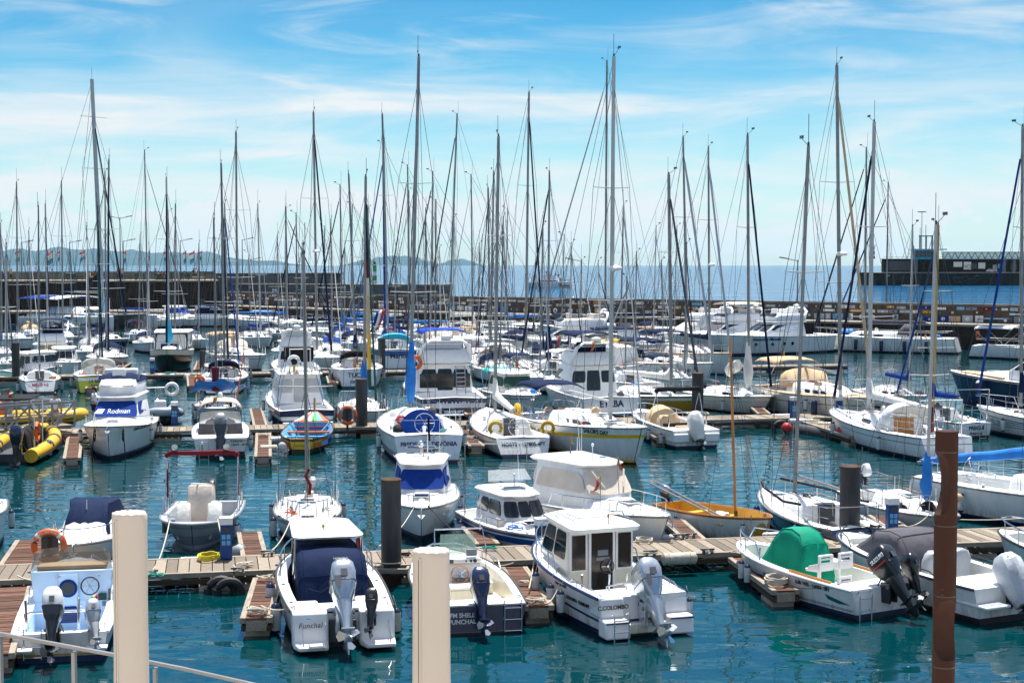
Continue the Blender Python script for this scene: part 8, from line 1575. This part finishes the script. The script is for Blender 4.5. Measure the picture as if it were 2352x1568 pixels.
for a in ((B1, 2.2, 1, 40, 1330), (B1, 2.2, -1, 262, 1322), (B2, 2.8, 1, 650, 1310), (B2, 2.8, -1, 925, 1300), (B2, -2.9, 1, 600, 1400, .1), (B2, 1.2, 1, 590, 1330), (B3, 2.2, -1, 1180, 1300), (B3, -2.2, -1, 1240, 1385, .15), (B4, 2.6, 1, 1300, 1296), (B4, -.8, 1, 1240, 1388, .3), (B4, 2.0, 1, 1215, 1360, .1), (B4, 2.2, -1, 1494, 1276, .1), (B5, 2.3, 1, 1715, 1267), (B5, -2.2, 1, 1800, 1352, .1, 'roped', .01), (B5, 2.2, -1, 1900, 1262), (B6, 2.6, 1, 1985, 1260), (C2, 2.0, 1, 545, 1314, .3), (C2, 2.0, -1, 345, 1322, .3), (C1, 2.2, -1, 88, 1300), (C3, 2.4, 1, 730, 1280), (C3, 2.4, -1, 615, 1276), (C4, 3.0, -1, 870, 1262), (C4, 3.0, 1, 1085, 1256, .1, 'roped', .02), (C5, 2.2, -1, 1360, 1238), (C6, 3.6, 1, 1585, 1236), (C7, 2.0, -1, 1725, 1232, .1, 'roped'), (C8, -3.6, 1, 1880, 1222), (C9, 2.6, -1, 2060, 1212), (C10, 2.6, -1, 2200, 1200)): ml(*a)
# small reading sign on the breakwater wall, wheelie bin, extra masts of yachts hidden behind others
o = MB().box(0, .9, -.05, 0, 0, 1.5, 'white2').box(.25, .65, -.06, -.052, .7, 1.1, 'dgrey').build('wall_sign'); o.location = Vector((-37.3, 233.8, 3.3)); tag(o, 'small white notice on the grey concrete wall', 'sign')
# ---- more yachts packed between the rows, each where the photograph shows one
extra = (
 ('small white sloop at the far left behind the turquoise cabin boat', 34, 868, 284, 8., (16, 14, 560), None, 'white', 'lgrey', None),
 ('white sloop with blue sail bag left of the navy hulled yacht', 120, 818, 290, 9., (110, 104, 470), 'navyc', 'white', 'white', None),
 ('white sloop with pale deck between the yellow green yacht and the sprayhood sloop', 196, 838, 283, 9.5, (205, 199, 520), 'whitec', 'white', 'stripe_navy', 'lgrey'),
 ('white sloop behind the wheelhouse yacht with the golden mast', 415, 815, 288, 10., (401, 403, 470), None, 'white', 'stripe_navy', None),
 ('white sloop behind the tan covered yacht, its mast carrying a radar pod', 620, 800, 300, 10., (598, 592, 470), 'royal', 'white', 'white', 'navyc'),
 ('white sloop tucked behind the fishing cruiser tower', 668, 835, 282, 9., (660, 656, 477), 'whitec', 'white', 'lgrey', None),
 ('white sloop between the fishing cruiser and the dark sprayhood yacht', 800, 838, 285, 10.5, (762, 760, 505), 'navyc', 'white', 'white', 'royal'),
 ('white sloop with navy boom cover behind the dark sprayhood yacht', 858, 815, 295, 10., (843, 846, 480), 'navyc', 'white', 'white', 'navyc'),
 ('white cruising yacht behind the dark blue and white ketch', 965, 812, 295, 11., (938, 939, 440), 'navyc', 'white', 'stripe_navy', 'royal'),
 ('white sloop with tall clear sprayhood left of the large flybridge yacht', 985, 850, 284, 10., (975, 978, 480), 'whitec', 'white', 'white', None),
 ('white sloop with cream tent behind the blue flybridge bimini', 1060, 815, 292, 11., (1040, 1043, 500), 'whitec', 'white', 'lgrey', 'beige'),
 ('white sloop behind the turquoise canopied cruiser', 1172, 885, 283, 9., (1148, 1156, 500), 'greyc', 'white', 'white', 'navyc'),
 ('white sloop with netted rails right of the green screen cruiser', 1262, 905, 287, 8.5, (1240, 1247, 520), None, 'white', 'stripe_navy', None),
 ('white yacht with navy sprayhood in the cluster left of the tall twin masts', 1330, 862, 292, 11., (1308, 1312, 560), 'navyc', 'white', 'white', 'navyc'),
 ('white yacht with blue boom cover behind the navy bimini cruiser', 1352, 822, 300, 12., (1330, 1336, 598), 'royal', 'white', 'white', 'navyc'),
 ('white yacht with grey boom cover in the cluster right of the tall twin masts', 1430, 812, 298, 11.5, (1425, 1432, 470), 'greyc', 'white', 'stripe_navy', 'greyc'),
 ('white sloop with tan boom cover behind the yellow kayak', 1520, 812, 300, 11., (1500, 1507, 520), 'tan', 'white', 'white', 'whitec'),
 ('white sloop moored ahead of the three striped yacht', 1585, 905, 285, 8., (1572, 1577, 560), 'whitec', 'white', 'white', None),
 ('white yacht with navy canopy behind the tall pale yacht', 1588, 790, 300, 12., (1548, 1555, 520), 'navyc', 'white', 'hullblue', 'navyc'),
 ('small white sloop behind the small golden masted sloop', 2110, 952, 284, 8., (2088, 2096, 520), 'royal', 'white', 'white', None),
 ('white yacht with draped sheets in the far row near the green light', 865, 768, 184, 12., (846, 850, 540), 'whitec', 'white', 'white', 'navyc'),
 ('white yacht with blue covers in the far row under the small red pennant', 765, 764, 182, 12., (806, 809, 470), 'skyc', 'white', 'white', 'royal'),
 ('pale yacht with long blue boom cover in the far row', 1150, 772, 186, 12., (1160, 1166, 480), 'skyc', 'white', 'lgrey', 'navyc'),
 ('white sloop with brown boom cover against the quay behind the green light', 700, 752, 184, 11., (742, 746, 520), 'navyc', 'white', 'white', None),
 ('white sailing yacht half hidden by the navy hulled motor yacht', 1262, 800, 200, 11., (1290, 1296, 540), 'navyc', 'white', 'white', 'navyc'),
)
extra += (
 ('white sloop under the blue and white awning of the big catamaran', 160, 772, 300, 9., (166, 160, 560), 'navyc', 'white', 'white', None),
 ('cream sloop with tan boom cover left of the round hulled sloop', 92, 790, 296, 9., (72, 66, 530), 'tan', 'cream', 'white', 'tan'),
 ('white sloop with red cover moored right of the navy hulled yacht', 335, 790, 292, 9., (318, 322, 540), 'maroon', 'white', 'lgrey', None),
 ('white sloop with bare boom left of the black wheelhouse yacht', 345, 812, 288, 8.5, (338, 341, 590), None, 'white', 'hullblue', 'navyc'),
 ('white sloop between black wheelhouse yacht and the tan covered yacht', 460, 805, 290, 9., (455, 457, 560), 'navyc', 'white', 'white', None),
 ('pale grey sloop with white cover ahead of the tan bimini', 655, 790, 292, 10., (640, 637, 540), 'whitec', 'greyhull', 'white', 'navyc'),
 ('white sloop with turquoise cover in the middle of the third row', 705, 812, 290, 9.5, (690, 694, 560), 'cyanc', 'white', 'white', None),
 ('white yacht with bright blue cover right of the tower cruiser', 822, 800, 292, 10., (790, 792, 560), 'skyc', 'white', 'stripe_navy', 'royal'),
 ('white sloop with maroon cover behind the Dutch flag', 900, 810, 290, 9., (905, 909, 590), 'maroon', 'white', 'white', None),
 ('white yacht with black sprayhood beyond the bright blue bimini', 1010, 800, 292, 10., (1012, 1009, 570), 'blackc', 'white', 'lgrey', 'blackc'),
 ('white yacht with tan sprayhood behind the cockpit tent yacht', 1125, 805, 294, 10.5, (1098, 1101, 560), 'tan', 'white', 'white', 'tan'),
 ('white yacht with navy cover between the grey hulled sloop and the navy motor yacht', 1245, 812, 294, 10., (1226, 1230, 600), 'navyc', 'white', 'hullblue', 'navyc'),
 ('white yacht with white cover ahead of the express boat', 1420, 835, 294, 10., (1378, 1374, 600), 'whitec', 'white', 'stripe_navy', 'royal'),
 ('white sloop with blue sail bag behind the ochre hull', 1545, 850, 290, 9., (1524, 1519, 600), 'royal', 'white', 'white', None),
 ('dark green sloop squeezed between white yachts left of the black striped one', 1470, 845, 293, 10., (1458, 1462, 580), 'greyc', 'dgreen', 'white', None),
 ('white sloop with yellow cover in the far row left of the ragged blue sail', 560, 752, 184, 10., (575, 571, 580), 'ochre', 'white', 'white', None),
)
for i, (lb, px, py, hd, L, ms_, cv, hc, stc, dg) in enumerate(extra):
    sail(lb, px, py, 0, 'bow' if hd > 180 or hd < 0 or True else 'stern', hd, L, L * .31, ms_, cv, hc, stc, 'anti', furl=('lgrey', 'navyc', 'whitec', 'alud')[i % 4], furlr=.07, dodger=dg, wins=2 + i % 2, fen=1, wheelp=i % 2 == 0, mk=('alu', 'mastw', 'alu')[i % 3], bim=('navyc' if i % 5 == 2 else None), spread=1 + i % 2)
for lb, px, py, hd, L, B_, st_, kw in (
 ('white cabin launch moored left of the yellow green yacht', 140, 862, 284, 7.5, 2.6, 'hard', dict(hh=.72)),
 ('small white cuddy boat with navy cover below the catamaran', 230, 782, 290, 7., 2.5, 'cuddy', dict(canvas='navyc')),
 ('white cabin cruiser with clear curtains behind the fishing cruiser', 742, 838, 290, 8.5, 2.9, 'hard', dict(hh=.74, scr='whitec')),
 ('white cruiser with rounded hard top in the cluster of masts at centre', 1292, 838, 288, 9., 3., 'hard', dict(hh=.74)),
 ('small white fishing boat with grey cover between the sloops at centre', 1118, 838, 286, 8., 2.7, 'cuddy', dict(canvas='greyc')),
 ('white hard top cruiser behind the ochre hulled sloop', 1505, 862, 292, 9., 3., 'hard', dict(hh=.72, scr='navyc')),
 ('white express boat in front of the navy hulled motor yacht', 1395, 800, 205, 10., 3.3, 'express', dict(hh=.7, scr='navyc')),
 ('small tan covered boat beside the far pontoon end', 1610, 768, 215, 9., 3., 'cuddy', dict(canvas='tan')),
):
    cruiser(lb, px, py, .3, 'bow', hd, L, B_, st_, fb=1.25, fs=.95, **kw)

def tangle(px, py, r, n, label, key='rope', z=ZP, rr=.016):
    p = at(px, py, z + .02); q = random.Random(px); P = []; c = Vector((0, 0, 0))
    for i in range(n): P.append((r * math.sin(i * 1.9 + q.uniform(-.5, .5)) * q.uniform(.4, 1), r * .7 * math.cos(i * 2.3 + q.uniform(-.5, .5)) * q.uniform(.4, 1), .015 + .004 * i + q.uniform(0, .04)))
    S_ = []
    for i in range(1, n - 2):
        for t in (0, .25, .5, .75):
            a, b_, c_, d_ = [Vector(P[k]) for k in (i - 1, i, i + 1, i + 2)]; S_.append(.5 * ((2 * b_) + (c_ - a) * t + (2 * a - 5 * b_ + 4 * c_ - d_) * t * t + (3 * b_ - a - 3 * c_ + d_) * t ** 3))
    o = MB().tube(S_, rr, key, 5).build('rope_tangle', smooth=60); o.location = p; tag(o, label, 'rope')
for px, py, r, n, key, lb in ((590, 1408, .35, 26, 'rope', 'tangled pale rope on the end of the finger left of the blue canopied boat'), (612, 1330, .25, 16, 'rope', 'pale rope knot where the finger left of the blue canopied boat begins'), (1232, 1384, .32, 22, 'rope', 'tangled pale rope on the finger left of the wheelhouse boat'), (1205, 1340, .2, 12, 'rope', 'loose pale rope halfway along the finger left of the wheelhouse boat'), (352, 1326, .3, 20, 'ropeg', 'green and pale rope heap right of the left parasol cover'), (95, 1296, .3, 18, 'rope', 'pale rope heap behind the lettered ring buoy'), (560, 1300, .28, 18, 'rope', 'pale rope heap in the middle of the pontoon by the tyres'), (1125, 1262, .3, 16, 'ropeg', 'green rope lying behind the wooden wheel boat'), (930, 1276, .25, 14, 'roped', 'dark rope heap right of the thick mooring pile'), (1400, 1250, .3, 18, 'rope', 'pale rope heap behind the wheelhouse roof'), (1690, 1272, .25, 16, 'rope', 'pale rope heap at the root of the right finger'), (1930, 1246, .3, 18, 'roped', 'dark rope heap right of the green cover'), (2110, 1236, .3, 20, 'rope', 'pale rope heap behind the grey canopy'), (605, 1000, .4, 18, 'rope', 'pale rope heap on the middle pontoon left of the colourful boat'), (1075, 1006, .4, 18, 'rope', 'pale rope heap between the two stern named yachts'), (1870, 968, .5, 22, 'rope', 'pale rope heap on the dark finger above the pipe float')):
    tangle(px, py, r, n, lb, key)
